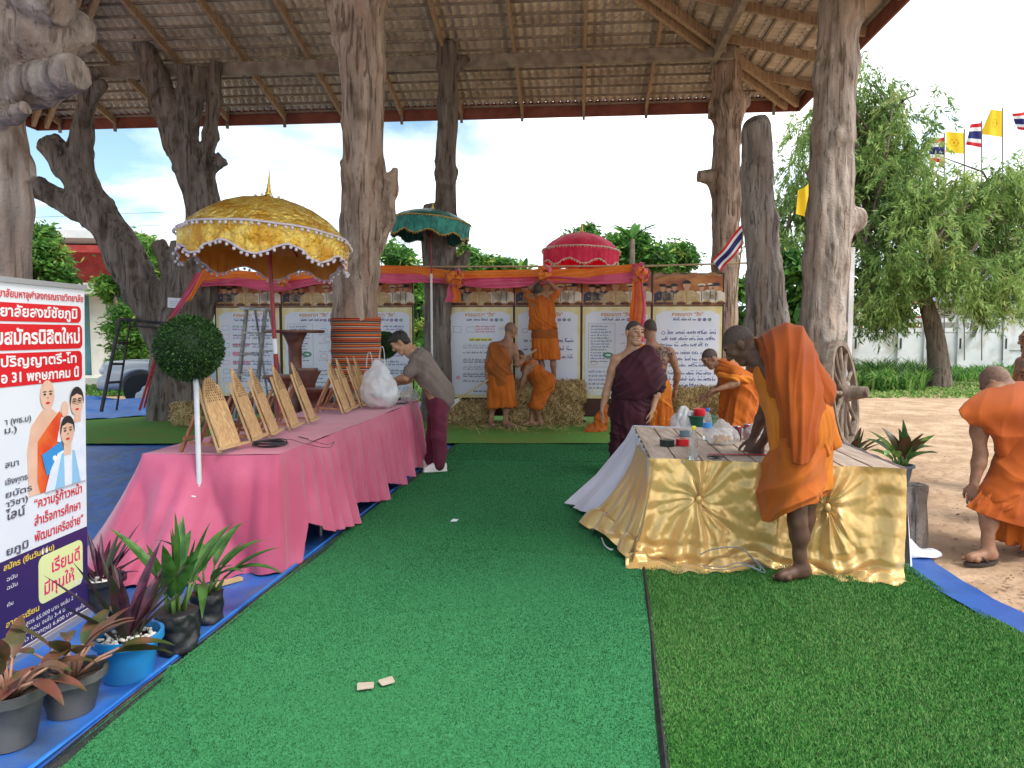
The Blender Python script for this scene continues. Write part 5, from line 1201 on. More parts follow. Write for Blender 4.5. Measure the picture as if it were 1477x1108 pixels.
can('dark drink can near the bread bag', 1063, 636, M('can_dark', (.04, .012, .016), (.22, .03, .03), 30, .3, metal=.5)); can('reddish drink can partly behind the bending monk\'s arm', 1078, 633, M('can_red', (.30, .04, .04), (.10, .10, .12), 25, .3, metal=.5))
st_ = thing('red_strip', 'thin red strip lying across the gold table planks', 'strip', G(1020, 656, GZ+.004)); build('strip', MB().bar(G(1021, 655, GZ+.007), G(1108, 656, GZ+.007), .028, .003), M('strip_red', (.45, .02, .04), rough=.5), parent=st_)
mb = MB(); c = G(1033, 662, GZ+.008); g = np.random.default_rng(2); mb.tube(smoothp([c+V(g.uniform(-.07, .07), g.uniform(-.04, .04), g.uniform(0, .02)) for _ in range(14)]), .003, 5)
build('wire_tangle', mb, m_cable, smooth=180, label='small dark tangle of wire beside the bottle on the gold table', cat='wire', loc=c)
mb = MB(); Q = [D(1010, 800, 4.42), D(1030, 792, 4.42), D(1068, 790, 4.42), D(1085, 806, 4.44), D(1097, 822, 4.40), D(1068, 812, 4.38), D(1040, 818, 4.36), D(1010, 815, 4.38)]
mb.tube(smoothp(Q), .0035, 6); mb.tube(smoothp([q+V(.02, -.015, -.012) for q in Q[2:]]), .003, 6)
build('grey_wire', mb, M('wire_grey', (.12, .14, .16), rough=.5), smooth=180, label='loop of grey wire caught in the gold satin folds', cat='wire', loc=Q[0])
# bench behind the table with bag and tub
bc = D(1000, 610, 8.0); bz = .47
be = thing('bench', 'low wooden bench hidden behind the gold table, carrying a tub', 'bench', V(bc.x, 8.0, 0)); build('seat', MB().box((bc.x, 8.0, bz-.02), (.75, .4, .04)), m_plank, parent=be, bevel=.004)
for a in (-.32, .32):
    for b in (-.15, .15): build('leg', MB().box((bc.x+a, 8+b, (bz-.04)/2), (.05, .05, bz-.04)), m_plank, parent=be)
bag('translucent bag of rubbish behind the far edge of the gold table', V(D(989, 600, 7.95).x, 7.95, bz), .32, .25, .30, 12, m_film, [(m_pkt[0], 'packet', 'box')]*2, handles=False)
m_tub = M('tub_green', (.015, .10, .06), rough=.45); p = V(D(1013, 600, 7.85).x, 7.85, bz); tt = thing('tub', 'dark green tub with a red lid behind the gold table', 'tub', p); build('tub_body', MB().lathe([(.10, 0), (.13, .02), (.14, .20), (.15, .205), (.15, .22), (.13, .22)], p, 24), m_tub, parent=tt, smooth=40); build('red_lid', MB().lathe([(.06, .22), (.065, .23), (.06, .29), (.02, .30), (.001, .30)], p+V(-.03, 0, 0), 18), M('lid_red', (.6, .01, .02), rough=.4), parent=tt, smooth=40)
# ================================================================== PEOPLE
def skin(name, a, b): return M(name, a, b, 14, .5, .12, 60, spec=.35, bdist=.004)
sk_dk = skin('skin_deep', (.085, .042, .026), (.13, .066, .042)); sk_md = skin('skin_brown', (.235, .112, .062), (.31, .16, .096)); sk_lt = skin('skin_tan', (.36, .19, .11), (.45, .25, .155))
stub = M('scalp_stubble', (.038, .027, .022), (.085, .058, .045), 150, .75); stub2 = M('scalp_shaved', (.15, .085, .06), (.22, .13, .092), 60, .6)
m_eye = M('eye_dark', (.01, .008, .007), rough=.25); m_lip = M('lip', (.24, .085, .07), rough=.5); m_tooth = M('teeth', (.7, .66, .58), rough=.3); m_ink = M('tattoo', (.045, .045, .05), rough=.6); m_hair = M('hair_black', (.012, .010, .010), (.03, .026, .024), 60, .5, .6, 80)
def cloth(name, a, b, c): return M(name, a, b, 5, .78, .35, 240, sheen=.08, bdist=.004, c3=c, s3=2.5, spec=.2)
rb_or = cloth('robe_orange', (.42, .098, .010), (.50, .128, .015), (.36, .076, .009)); rb_dk = cloth('robe_saffron', (.34, .066, .008), (.41, .088, .011), (.28, .050, .007)); rb_br = cloth('robe_brown_orange', (.27, .075, .014), (.34, .10, .02), (.22, .058, .012)); rb_ye = cloth('robe_golden', (.55, .16, .012), (.62, .20, .02), (.48, .13, .010)); rb_ma = cloth('robe_maroon', (.040, .008, .016), (.062, .013, .024), (.026, .005, .011))
sh_br = cloth('shirt_brown', (.165, .125, .11), (.205, .16, .14), (.14, .105, .09)); tr_ma = cloth('trousers_maroon', (.115, .018, .040), (.15, .026, .055), (.085, .013, .03))
m_sole = M('sandal', (.03, .022, .02), (.05, .035, .03), 10, .6); m_shoe = M('shoe_white', (.62, .58, .56), (.72, .69, .67), 9, .5, .2, 40)

def lp(a, b, t): return a+(b-a)*t
def hand_pr(wr, d, pn, side, s, curl):
    """palm, four unequal fingers, thumb; d fingers' direction, pn palm normal, side +1/-1 puts the thumb"""
    d = d.normalized(); pn = (pn-d*pn.dot(d)).normalized(); w = d.cross(pn)*side; pr = []
    for k in range(4):
        b = wr+(d*.088+w*(.030-.020*k))*s; L_ = (.072, .080, .074, .058)[k]*s
        pr.append(('c', wr+(w*(.014-.010*k))*s+d*.012*s, b, .0155*s, .0125*s, .012*s))
    out = []; 
    for k in range(4):
        b = wr+(d*.088+w*(.030-.020*k))*s; L_ = (.072, .080, .074, .058)[k]*s; c1 = curl*(.8+.12*k); ang = c1*.6
        q = b; dd = d
        for sg, (fr, r0, r1) in enumerate(((.45, .0092, .0085), (.32, .0085, .0078), (.23, .0078, .0066))):
            ang_ = ang*(1+sg*.9); dd = (d*math.cos(ang_)+pn*math.sin(ang_)+w*(.06-.04*k)).normalized(); e = q+dd*L_*fr
            out.append(('c', q, e, r0*s, r1*s, .004*s)); q = e
    t0 = wr+(d*.022+w*.022)*s; t1 = t0+(d*.034+w*.030+pn*.012)*s; t2 = t1+(d*.030+w*.008+pn*.012)*s; t3 = t2+(d*.024-w*.004+pn*.008)*s
    out += [('c', t0, t1, .0155*s, .0115*s, .008*s), ('c', t1, t2, .0112*s, .0095*s, .004*s), ('c', t2, t3, .0095*s, .0075*s, .004*s)]
    return pr+out
def person(label, base, J, s=1., fine=.006, res=.012, sk=None, hairm=None, hairline=0., face_open=False, tattoo=None, barefoot=True, hands='LR', curl=.5):
    sk = sk or sk_md; hairm = hairm or stub
    t = thing('person', label, 'person', base)
    g = lambda k: J[k]
    P, Cc = g('pel'), g('chest'); nb = g('neck'); h = g('head'); F = g('hf').normalized(); U = (g('hu')-F*g('hu').dot(F)).normalized(); Rr = F.cross(U)
    bl = V(0, 0, 0)
    ax = (g('shR')-g('shL')).normalized(); hx_ = (g('hipR')-g('hipL')).normalized()
    pr = [('c', nb, h-U*.07*s, .060*s, .054*s)]
    for sd in 'LR':
        sg = 1 if sd == 'R' else -1
        pr += [('c', nb, g('sh'+sd)-ax*sg*.03*s, .058*s, .056*s, .05), ('c', Cc+ax*sg*.07*s, lp(Cc, P, .55)+lp(ax, hx_, .5)*sg*.05*s, .108*s, .092*s, .05), ('c', lp(Cc, P, .55)+hx_*sg*.05*s, P+hx_*sg*.06*s, .094*s, .105*s, .05)]
        sh, el, wr = g('sh'+sd), g('el'+sd), g('wr'+sd)
        pr += [('c', sh, lp(sh, el, .4), .060*s, .052*s), ('c', lp(sh, el, .4), el, .052*s, .040*s), ('c', el, lp(el, wr, .3), .042*s, .043*s), ('c', lp(el, wr, .3), wr, .043*s, .027*s)]
        hp, kn, an = g('hip'+sd), g('kn'+sd), g('an'+sd)
        pr += [('c', hp, kn, .088*s, .054*s), ('c', kn, lp(kn, an, .32)-g('ft'+sd).normalized()*.012*s, .052*s, .053*s), ('c', lp(kn, an, .32)-g('ft'+sd).normalized()*.012*s, lp(kn, an, .8), .053*s, .034*s), ('c', lp(kn, an, .75), an, .035*s, .033*s)]
        fd = g('ft'+sd).normalized()
        if barefoot is not None:
            sole = V(an.x, an.y, an.z-.065*s)
            pr += [('c', an-fd*.035*s-Z*.030*s, an-fd*.02*s, .032*s, .034*s), ('c', an-Z*.02*s, sole+fd*.14*s+Z*.024*s, .036*s, .024*s), ('c', sole-fd*.04*s+Z*.026*s, sole+fd*.14*s+Z*.020*s, .028*s, .024*s)]
    body = sdf_mesh(pr, res, k=.03*s)
    n = vnormals(*body); bv = body[0]+n*(.0025*s*nz(body[0], 16, 2))[:, None]
    meshes = [(bv, body[1], np.zeros(len(body[1]), int))]
    if tattoo is not None:
        fc = bv[body[1]].mean(1); r_ = np.linalg.norm(fc-np.array(tattoo[0]), axis=1)/tattoo[1]; pat = nz(fc, 55, 4)+.6*nz(fc, 110, 7)
        meshes[0][2][(r_ < 1) & (pat > -.05)] = 6
    # feet toes (finer)
    if barefoot:
        tp_ = []
        for sd in 'LR':
            an = g('an'+sd); fd = g('ft'+sd).normalized(); sole = V(an.x, an.y, an.z-.065*s); w = fd.cross(Z)*(-1 if sd == 'R' else 1)
            tp_.append(('c', an-Z*.022*s, sole+fd*.135*s+Z*.022*s, .033*s, .022*s)); tp_.append(('c', an-fd*.042*s-Z*.036*s, sole+fd*.09*s+Z*.022*s, .029*s, .026*s)); tp_.append(('c', sole+fd*.125*s+w*.026*s+Z*.018*s, sole+fd*.118*s-w*.030*s+Z*.016*s, .021*s, .019*s)); tp_.append(('e', tuple(an+w*.030*s-Z*.0*s), (.014*s, .014*s, .016*s), None, .01))
            for k in range(5):
                b = sole+(fd*(.142-.012*abs(k-.6))+w*(.034-.017*k))*s+Z*.014*s; tp_.append(('c', b, b+fd*(.034 if k == 0 else .026-.002*k)*s-Z*.002*s, (.0135 if k == 0 else .0095)*s, (.0115 if k == 0 else .0085)*s, .004*s))
        meshes.append(sdf_mesh(tp_, max(fine, .0055), k=.02*s))
    for sd in 'LR':
        if sd in hands:
            hd = g('ha'+sd); pn = J.get('pn'+sd, V(0, 0, -1)); q = g('wr'+sd)
            pr = [('c', lp(g('el'+sd), q, .8), q, .030*s, .026*s)]+hand_pr(q, hd, pn, 1 if sd == 'R' else -1, s*.98, J.get('cu'+sd, curl))
            meshes.append(sdf_mesh(pr, min(fine, .0055), k=.010*s))
    # head
    s0 = s; s = s*J.get('hs', 1.06)
    def H(r, f, u): return h+(Rr*r+F*f+U*u)*s
    RM = np.array([Rr, F, U])
    hp_ = [('e', H(0, -.012, .022), (.074*s, .094*s, .094*s), RM), ('e', H(0, .020, -.045), (.060*s, .066*s, .082*s), RM), ('c', H(-.022, .058, -.098), H(.022, .058, -.098), .024*s, .024*s),
           ('c', H(0, -.03, -.06), nb, .052*s, .058*s), ('c', H(-.034, .070, .034), H(.034, .070, .034), .017*s, .017*s, .02), ('e', H(-.040, .058, -.022), (.024*s, .024*s, .022*s), RM), ('e', H(.040, .058, -.022), (.024*s, .024*s, .022*s), RM),
           ('s', H(-.031, .104, .010), .020*s), ('s', H(.031, .104, .010), .020*s),
           ('c', H(0, .082, .018), H(0, .104, -.022), .010*s, .0145*s, .008), ('c', H(-.013, .092, -.026), H(.013, .092, -.026), .010*s, .010*s, .006),
           ('c', H(-.020, .076, -.058), H(.020, .076, -.058), .0095*s, .0095*s, .006), ('c', H(-.016, .074, -.071), H(.016, .074, -.071), .0105*s, .0105*s, .006),
           ('e', H(-.031, .078, .010), (.0135*s,)*3, None), ('e', H(.031, .078, .010), (.0135*s,)*3, None)]
    for sg in (-1, 1): hp_ += [('e', H(sg*.079, -.012, -.008), (.010*s, .021*s, .032*s), RM, .008), ('e', H(sg*.078, -.004, -.034), (.009*s, .012*s, .012*s), RM, .006)]
    hm = sdf_mesh(hp_, min(fine, .005), k=.016*s)
    fc = (hm[0][hm[1]].mean(1)-np.array(h))/s; lr, lf, lu = fc@np.array(Rr), fc@np.array(F), fc@np.array(U); mi = np.zeros(len(fc), int)
    hl = .018+.68*np.maximum(lf, -.085)+hairline+.011*nz(fc, 45, 3)+.006*nz(fc, 130, 5); mi[(lu > hl) & (np.abs(lr) < .0775+(lu > .03)*.01)] = 1
    mi[(np.abs(np.abs(lr)-.031) < .0135) & (np.abs(lu-.010) < .0052) & (lf > .06)] = 2
    mi[(np.abs(np.abs(lr)-.033) < .019) & (np.abs(lu-.034-.10*(np.abs(lr)-.033)*-1) < .0045) & (lf > .05)] = 2
    mi[(np.abs(lr) < .024) & (np.abs(lu+.064) < .0115) & (lf > .068)] = 3
    mo = (np.abs(lr) < .017) & (np.abs(lu+.0645) < .0038) & (lf > .066); mi[mo] = 4 if face_open else 2
    meshes.append((hm[0], hm[1], mi))
    V_, F_, I_ = joinm(*meshes)
    build('body', (V_, F_, I_), [sk, hairm, m_eye, m_lip, m_tooth, m_hair, m_ink], parent=t, smooth=180)
    return t
def garment(name, t, prims, cuts, m, res=.014, k=.06, folds=(), seed=0, rough=.006, flare=None, sm=1):
    """folds: (kind, vec/axis, freq, amp, warp)"""
    v, f = sdf_mesh(prims, res, cuts, k); 
    if sm: v = smooth_mesh(v, f, sm)
    n = vnormals(v, f); d = np.zeros(len(v)); cre = lambda ph: .75-1.75*np.abs(np.sin(ph*.5))**.8
    for q, (kind, a, fr, amp, wp) in enumerate(folds):
        if kind == 'd': s_ = v@np.array(a)*fr*6.283
        else:
            p0, p1 = np.array(a[0]), np.array(a[1]); ax = (p1-p0)/np.linalg.norm(p1-p0); r = v-p0; al = r@ax; r = r-al[:, None]*ax
            e1 = np.cross(ax, [0, 1, 0.01]); e1 /= np.linalg.norm(e1); e2 = np.cross(ax, e1); s_ = np.arctan2(r@e2, r@e1)*round(fr)
            amp = amp*np.clip(al/np.linalg.norm(p1-p0)*1.1+.15, .1, 1.2)
        ph = s_*1.25+wp*1.3*nz(v, 3.2, seed+q*3)
        if kind == 'a': ph = s_+wp*1.3*nz(v, 3.2, seed+q*3)
        md = np.clip(.55+.75*nz(v, 3.5, seed+20+q), .05, 1.3)
        d = d+amp*1.6*cre(ph)*md+amp*.7*cre(2.3*ph+1.5*nz(v, 4, seed+31+q))*np.clip(.4+.9*nz(v, 4, seed+50+q), 0, 1.2)
    d = d+rough*nz(v, 11, seed+40)
    v = v+n*d[:, None]
    return build(name, (v, f), m, parent=t, smooth=180)
def cr_eval(C_, n):
    """Catmull-Rom through the rows of C_ (k x ...), n samples"""
    k = len(C_); E = np.concatenate([2*C_[:1]-C_[1:2], C_, 2*C_[-1:]-C_[-2:-1]]); t = np.linspace(0, k-1-1e-6, n); i = t.astype(int); f = (t-i).reshape(-1, *([1]*(C_.ndim-1)))
    a, b, c, d = E[i], E[i+1], E[i+2], E[i+3]
    return .5*(2*b+(c-a)*f+(2*a-5*b+4*c-d)*f*f+(3*b-a-3*c+d)*f**3)
def drape(name, t, Y, rows, m, nu=90, nv=90, folds=(), seed=0, thick=.012):
    """draped cloth sheet through surveyed control points; folds (cu, cv, amp, warp) in sheet coordinates"""
    C_ = np.array([[tuple(D(p[0], p[1], Y+p[2])) for p in r] for r in rows]); S = cr_eval(C_, nv); S = cr_eval(S.transpose(1, 0, 2), nu)      # nu x nv x 3
    du = np.gradient(S, axis=0); dv = np.gradient(S, axis=1); N_ = np.cross(du, dv); N_ /= np.linalg.norm(N_, axis=2)[..., None]+1e-9
    if N_[nu//2, nv//2] @ np.array([0, -1, 0]) < 0: N_ = -N_
    U_, V_ = np.meshgrid(np.linspace(0, 1, nu), np.linspace(0, 1, nv), indexing='ij'); Q = np.stack([U_, V_, 0*U_], -1).reshape(-1, 3); d = np.zeros(nu*nv)
    for q, (cu, cv, amp, wp) in enumerate(folds):
        ph = 6.283*(cu*Q[:, 0]+cv*Q[:, 1])+wp*nz(Q, 2.2, seed+q); md = np.clip(.55+.8*nz(Q, 2.6, seed+9+q), .05, 1.3); d += amp*md*(.75-1.75*np.abs(np.sin(ph*.5))**.8)
    d += .004*nz(Q, 6, seed+30); S = S+N_*d.reshape(nu, nv, 1)
    o = build(name, MB().grid(S), m, parent=t, smooth=180); md_ = o.modifiers.new('solid', 'SOLIDIFY'); md_.thickness = thick; md_.offset = 0
    return o
def JJ(Y, **kw):
    J = {}
    for k, v in kw.items(): J[k] = v if isinstance(v, Vector) else D(v[0], v[1], Y+(v[2] if len(v) > 2 else 0))
    return J
def c_(a, b, ra, rb, k=None): return ('c', a, b, ra, rb) if k is None else ('c', a, b, ra, rb, k)
def sandal(t, an, fd, s, m=m_sole):
    fd = fd.normalized(); c = V(an.x, an.y, an.z-.078*s)+fd*.045*s; rz = math.atan2(fd.y, fd.x)
    pl_ = [(.135*math.cos(a)*(1 if math.cos(a) > 0 else .95), .046*math.sin(a)*(1 if math.cos(a) > 0 else .8)) for a in np.linspace(0, 6.283, 24, endpoint=False)]
    build('sandal', MB().prism([(x*s, y*s) for x, y in pl_], c-Z*.010*s, fd, Z.cross(fd), Z*.018*s), m, parent=t, smooth=35)
    w = Z.cross(fd)
    for q in (-1, 1): build('strap', MB().tube([c+fd*.07*s+Z*.034*s, c+fd*.03*s+w*q*.03*s+Z*.045*s, c-fd*.01*s+w*q*.045*s+Z*.01*s], .006*s, 6), m, parent=t)

# --- monk bending over the gold table (nearest figure)
Y = 4.6
J = JJ(Y, pel=(1156, 640, .05), chest=(1122, 537, .27), neck=(1092, 516, .36), head=(1066, 497, .40), shL=(1126, 540, .10), elL=(1122, 606, .30), wrL=(1098, 640, .58), shR=(1108, 534, .50), elR=(1104, 592, .60), wrR=(1086, 632, .68),
       hipL=(1150, 645, -.04), hipR=(1164, 640, .13), knL=(1150, 752, -.08), knR=(1162, 748, .16), anL=(1154, 831, -.08), anR=(1164, 806, .20))
J.update(hf=V(-.66, .25, -.72), hu=V(-.62, .22, .70), ftL=V(-.86, -.34, 0), ftR=V(-.95, -.05, 0), haL=V(-.35, .25, -.75), haR=V(-.3, -.05, -.9), pnL=V(-.6, -.6, -.2), pnR=V(-.75, -.4, .2))
for k in ('anL', 'anR'): J[k].z = .045+.072
pm = person('barefoot monk in layered saffron robes bending over the gold table', V(J['anL'].x, J['anL'].y, .04), J, 1.04, .0045, .009, sk_dk, stub, curl=.8)
P = J['pel']; q = lambda px, py, dy: D(px, py, Y+dy)
garment('under_robe', pm, [c_(q(1120, 540, .28), q(1150, 620, .10), .15, .16), c_(q(1150, 600, .05), q(1134, 725, .10), .15, .12, .1), c_(q(1166, 600, .12), q(1165, 705, .08), .15, .14, .1)],
        [(q(1138, 728, 0), V(.34, 0, -1))], rb_ye, .0105, .08, [('a', (q(1150, 560, .1), q(1145, 740, .08)), 10, .012, 2.2)], 3, .004)
drape('lower_robe', pm, Y, [[(1110, 632, .30), (1109, 636, .16), (1120, 634, .0), (1140, 630, -.12), (1165, 626, -.13), (1188, 616, -.05), (1200, 604, .08), (1194, 600, .22)],
                            [(1106, 672, .30), (1102, 675, .16), (1113, 678, .0), (1138, 680, -.17), (1165, 676, -.19), (1187, 665, -.09), (1198, 650, .10), (1190, 650, .26)],
                            [(1101, 704, .30), (1095, 708, .15), (1106, 714, -.02), (1132, 716, -.19), (1160, 712, -.22), (1183, 705, -.12), (1194, 690, .10), (1188, 692, .28)],
                            [(1098, 728, .28), (1089, 737, .14), (1106, 753, -.03), (1128, 743, -.19), (1157, 732, -.23), (1182, 724, -.14), (1190, 715, .08), (1184, 716, .26)]], rb_or, 130, 80, [(5.0, .6, .022, 1.5), (9, -1.2, .009, 2.2), (1.5, 2.6, .014, 1.6)], 77)
garment('golden_flap', pm, [c_(q(1183, 590, .10), q(1204, 640, .08), .07, .045), c_(q(1180, 600, .02), q(1192, 655, .0), .07, .04)], [(q(1195, 652, .05), V(.3, 0, -1))], rb_ye, .0095, .05, [('d', V(.9, .2, .3), 8, .010, 1.2)], 8, .003)
garment('shawl_back', pm, [c_(q(1098, 522, .36), q(1142, 516, .22), .10, .135), c_(q(1142, 516, .20), q(1172, 566, .10), .135, .140)], [(q(1088, 512, .36), V(-.9, .1, .35))], rb_dk, .0105, .05, [('d', V(.93, .1, .32), 4.4, .008, 2.0)], 5, .003)
drape('shawl', pm, Y, [[(1104, 548, .62), (1122, 530, .58), (1146, 530, .50), (1170, 550, .40), (1188, 585, .30), (1196, 610, .26)],
                       [(1090, 492, .40), (1110, 476, .36), (1140, 467, .27), (1166, 482, .20), (1183, 530, .14), (1199, 592, .10)],
                       [(1097, 505, .22), (1113, 500, .08), (1140, 499, .0), (1163, 516, -.05), (1180, 552, -.06), (1193, 590, -.05)],
                       [(1106, 540, .14), (1117, 545, .0), (1136, 553, -.11), (1157, 568, -.16), (1174, 590, -.15), (1187, 606, -.12)],
                       [(1116, 585, .10), (1124, 602, -.04), (1138, 612, -.16), (1154, 620, -.21), (1168, 626, -.21), (1180, 628, -.18)],
                       [(1130, 640, .04), (1134, 655, -.08), (1142, 666, -.17), (1153, 671, -.235), (1164, 668, -.235), (1173, 658, -.21)]], rb_dk, 120, 110, [(3.4, .4, .019, 1.5), (6.5, -1.2, .009, 2.2), (1.8, 1.6, .012, 1.5)], 71)
drape('shawl_front', pm, Y, [[(1088, 486, .44), (1096, 490, .30), (1106, 500, .18)], [(1090, 510, .46), (1097, 512, .29), (1106, 518, .17)], [(1096, 545, .46), (1102, 545, .30), (1110, 548, .17)], [(1100, 572, .44), (1106, 576, .30), (1113, 580, .17)]], rb_or, 40, 50, [(2.2, .3, .012, 1.5)], 79)

# --- monk in maroon robe, smiling
Y = 8.0
J = JJ(Y, pel=(908, 588), chest=(913, 530), neck=(913, 507), head=(915, 480, -.02), shR=(888, 519, -.02), elR=(876, 560, -.03), wrR=(869, 590, -.06), shL=(940, 517, .02), elL=(949, 560, 0), wrL=(941, 592, -.10), hipR=(897, 592), hipL=(919, 592), knR=(895, 640, -.02), knL=(917, 640, -.02), anR=(892, 678, .0), anL=(912, 678))
J.update(hf=V(.42, -.9, -.02), hu=V(.06, 0, 1), ftR=V(-.3, -1, 0), ftL=V(.4, -1, 0), haR=V(-.1, -.05, -1), haL=V(-.2, -.1, -1), pnR=V(1, -.2, 0), pnL=V(-.9, .5, 0), hs=1.15)
for k in ('anL', 'anR'): J[k].z = .05+.075
m5 = person('smiling monk in a dark maroon robe with one bare shoulder standing beside the gold table', V(J['pel'].x, Y, .04), J, .97, .005, .011, sk_lt, stub, face_open=True, curl=.55)
q = lambda px, py, dy=0: D(px, py, Y+dy)
garment('robe', m5, [c_(q(913, 535), q(908, 590), .175, .17), c_(q(900, 535), q(900, 585), .12, .14), c_(q(938, 515, .02), q(948, 556, .0), .082, .098), c_(q(947, 550, .0), q(940, 583, -.03), .078, .04), c_(q(902, 590), q(899, 668), .155, .155, .1), c_(q(918, 590), q(917, 668), .15, .155, .1), c_(q(926, 510), q(938, 520), .085, .085)],
        [(q(908, 662), V(0, 0, -1)), (q(905, 514, -.1), V(-.50, -.05, .86))], rb_ma, .0105, .07, [('d', V(.62, .1, .78), 5.6, .012, 2.0), ('a', (q(910, 575), q(908, 665)), 10, .016, 2.0)], 11, .003)
drape('robe_front', m5, Y, [[(884, 528, .02), (896, 518, -.11), (914, 507, -.14), (930, 498, -.12), (944, 501, -.05), (953, 511, .06)], [(882, 541, .02), (896, 537, -.18), (915, 532, -.21), (932, 525, -.20), (949, 524, -.13), (959, 531, .04)], [(881, 557, .02), (895, 556, -.18), (914, 556, -.21), (934, 551, -.22), (953, 547, -.18), (963, 545, .0)], [(881, 573, .02), (894, 575, -.17), (913, 576, -.20), (930, 574, -.21), (945, 565, -.20), (954, 558, -.06)]], rb_ma, 90, 70, [(2.5, 3.6, .018, 1.6), (5, 5, .008, 2), (3, -1.5, .009, 2)], 81)
garment('sash', m5, [c_(q(886, 584, -.03), q(908, 588, -.12), .055, .06), c_(q(908, 588, -.12), q(934, 583, -.04), .06, .055)], [], rb_ma, .0125, .05, [('d', V(.1, 0, 1), 16, .008, 1.5)], 13, .004)
for k, f_ in (('anR', 'ftR'), ('anL', 'ftL')): sandal(m5, J[k], J[f_], .97)

# --- monk seen from behind with a tattooed shoulder
Y = 9.4
J = JJ(Y, pel=(944, 562), chest=(944, 520), neck=(940, 499), head=(937, 474, .03), shR=(967, 508), elR=(977, 538, .02), wrR=(974, 563, .08), shL=(920, 508), elL=(914, 535, .1), wrL=(922, 556, .22), hipR=(954, 566), hipL=(934, 566), knR=(954, 610), knL=(936, 610), anR=(954, 646), anL=(936, 646))
J.update(hf=V(-.25, .95, -.1), hu=V(0, .05, 1), ftR=V(.2, 1, 0), ftL=V(-.1, 1, 0), haR=V(.02, .05, -1), haL=V(-.1, .8, -.3), pnR=V(-1, .1, 0), pnL=V(0, 0, -1))
for k in ('anL', 'anR'): J[k].z = .05+.075
m6 = person('monk in orange seen from behind with a tattooed bare shoulder', V(J['pel'].x, Y, .04), J, .98, .006, .012, sk_md, stub, tattoo=(D(957, 514, Y-.1), .13), curl=.6)
q = lambda px, py, dy=0: D(px, py, Y+dy)
garment('robe', m6, [c_(q(940, 520), q(944, 560), .155, .16), c_(q(924, 505), q(930, 540), .095, .13), c_(q(937, 562), q(936, 625), .145, .16, .1), c_(q(952, 562), q(955, 625), .145, .165, .1)], [(q(944, 628), V(0, 0, -1)), (q(948, 513), V(.80, 0, .60))], rb_ye, .013, .07, [('d', V(.7, .1, .6), 5, .009, 1.8), ('a', (q(944, 550), q(944, 630)), 10, .012, 1.8)], 15, .005)
garment('under_robe', m6, [c_(q(938, 580), q(937, 640), .15, .165), c_(q(952, 580), q(955, 640), .15, .17)], [(q(944, 640), V(0, 0, -1)), (q(944, 572), V(0, 0, 1))], rb_or, .013, .08, [('a', (q(944, 550), q(944, 640)), 11, .012, 1.8)], 16, .005)

# --- monk leaning down by the hay on the right
Y = 8.7
J = JJ(Y, pel=(1076, 562, .05), chest=(1052, 535), neck=(1038, 526), head=(1024, 517), shL=(1056, 536, -.14), elL=(1062, 553, -.22), wrL=(1036, 561, -.24), shR=(1044, 536, .16), elR=(1038, 558, .2), wrR=(1022, 570, .05), hipL=(1076, 566, -.06), hipR=(1080, 564, .13), knL=(1062, 605, -.08), knR=(1072, 605, .15), anL=(1070, 650, -.05), anR=(1080, 650, .15))
J.update(hf=V(-.72, -.12, -.62), hu=V(-.55, -.1, .8), ftL=V(-1, -.2, 0), ftR=V(-1, 0, 0), haL=V(-1, .1, -.3), haR=V(-.9, -.2, -.3), pnL=V(0, .2, -1), pnR=V(0, .2, -1))
for k in ('anL', 'anR'): J[k].z = .05+.075
m7 = person('young monk in orange leaning down towards the hay bales', V(J['pel'].x, Y, .03), J, .93, .0055, .012, sk_md, stub, curl=.7)
q = lambda px, py, dy=0: D(px, py, Y+dy)
garment('robe', m7, [c_(q(1046, 532), q(1074, 556, .03), .125, .15), c_(q(1040, 528, -.02), q(1060, 537, -.16), .07, .085), c_(q(1072, 562, -.02), q(1062, 612, -.06), .165, .15, .08), c_(q(1080, 562, .06), q(1074, 618, .06), .155, .14, .08), c_(q(1046, 540, .05), q(1042, 600, .05), .06, .05, .06)], [(q(1068, 622), V(0, 0, -1)), (q(1034, 522), V(-.9, 0, .4))], rb_or, .0125, .06, [('d', V(.6, .3, .7), 6, .010, 1.8), ('a', (q(1070, 540), q(1066, 620)), 9, .012, 2)], 19, .005)
garment('sash', m7, [c_(q(1038, 540, -.1), q(1060, 547, -.22), .035, .045), c_(q(1056, 546, -.22), q(1080, 548, -.12), .045, .05)], [], rb_ye, .0125, .04, [('d', V(.3, .2, .9), 14, .008, 1.5)], 21, .004)

# --- monk holding the broom
Y = 11.9
J = JJ(Y, pel=(722, 542), chest=(726, 507), neck=(731, 494), head=(737, 476, .02), shL=(710, 499, .05), elL=(703, 522, .02), wrL=(702, 545, -.05), shR=(742, 501, -.02), elR=(746, 526, -.06), wrR=(757, 519, -.02), hipL=(714, 545), hipR=(729, 545), knL=(711, 582), knR=(731, 584), anL=(708, 611), anR=(729, 616, -.05))
J.update(hf=V(.8, .5, -.12), hu=V(.1, 0, 1), ftL=V(.2, -.9, 0), ftR=V(.75, -.6, 0), haL=V(-.1, -.05, -1), haR=V(.7, -.1, .3), pnL=V(1, 0, 0), pnR=V(-.1, -1, .1))
for k in ('anL', 'anR'): J[k].z = .07+.085
m2 = person('monk in a brownish orange robe with bare right shoulder holding a long broom', V(J['pel'].x, Y, .06), J, 1.0, .006, .012, sk_md, stub2, curl=1.4)
q = lambda px, py, dy=0: D(px, py, Y+dy)
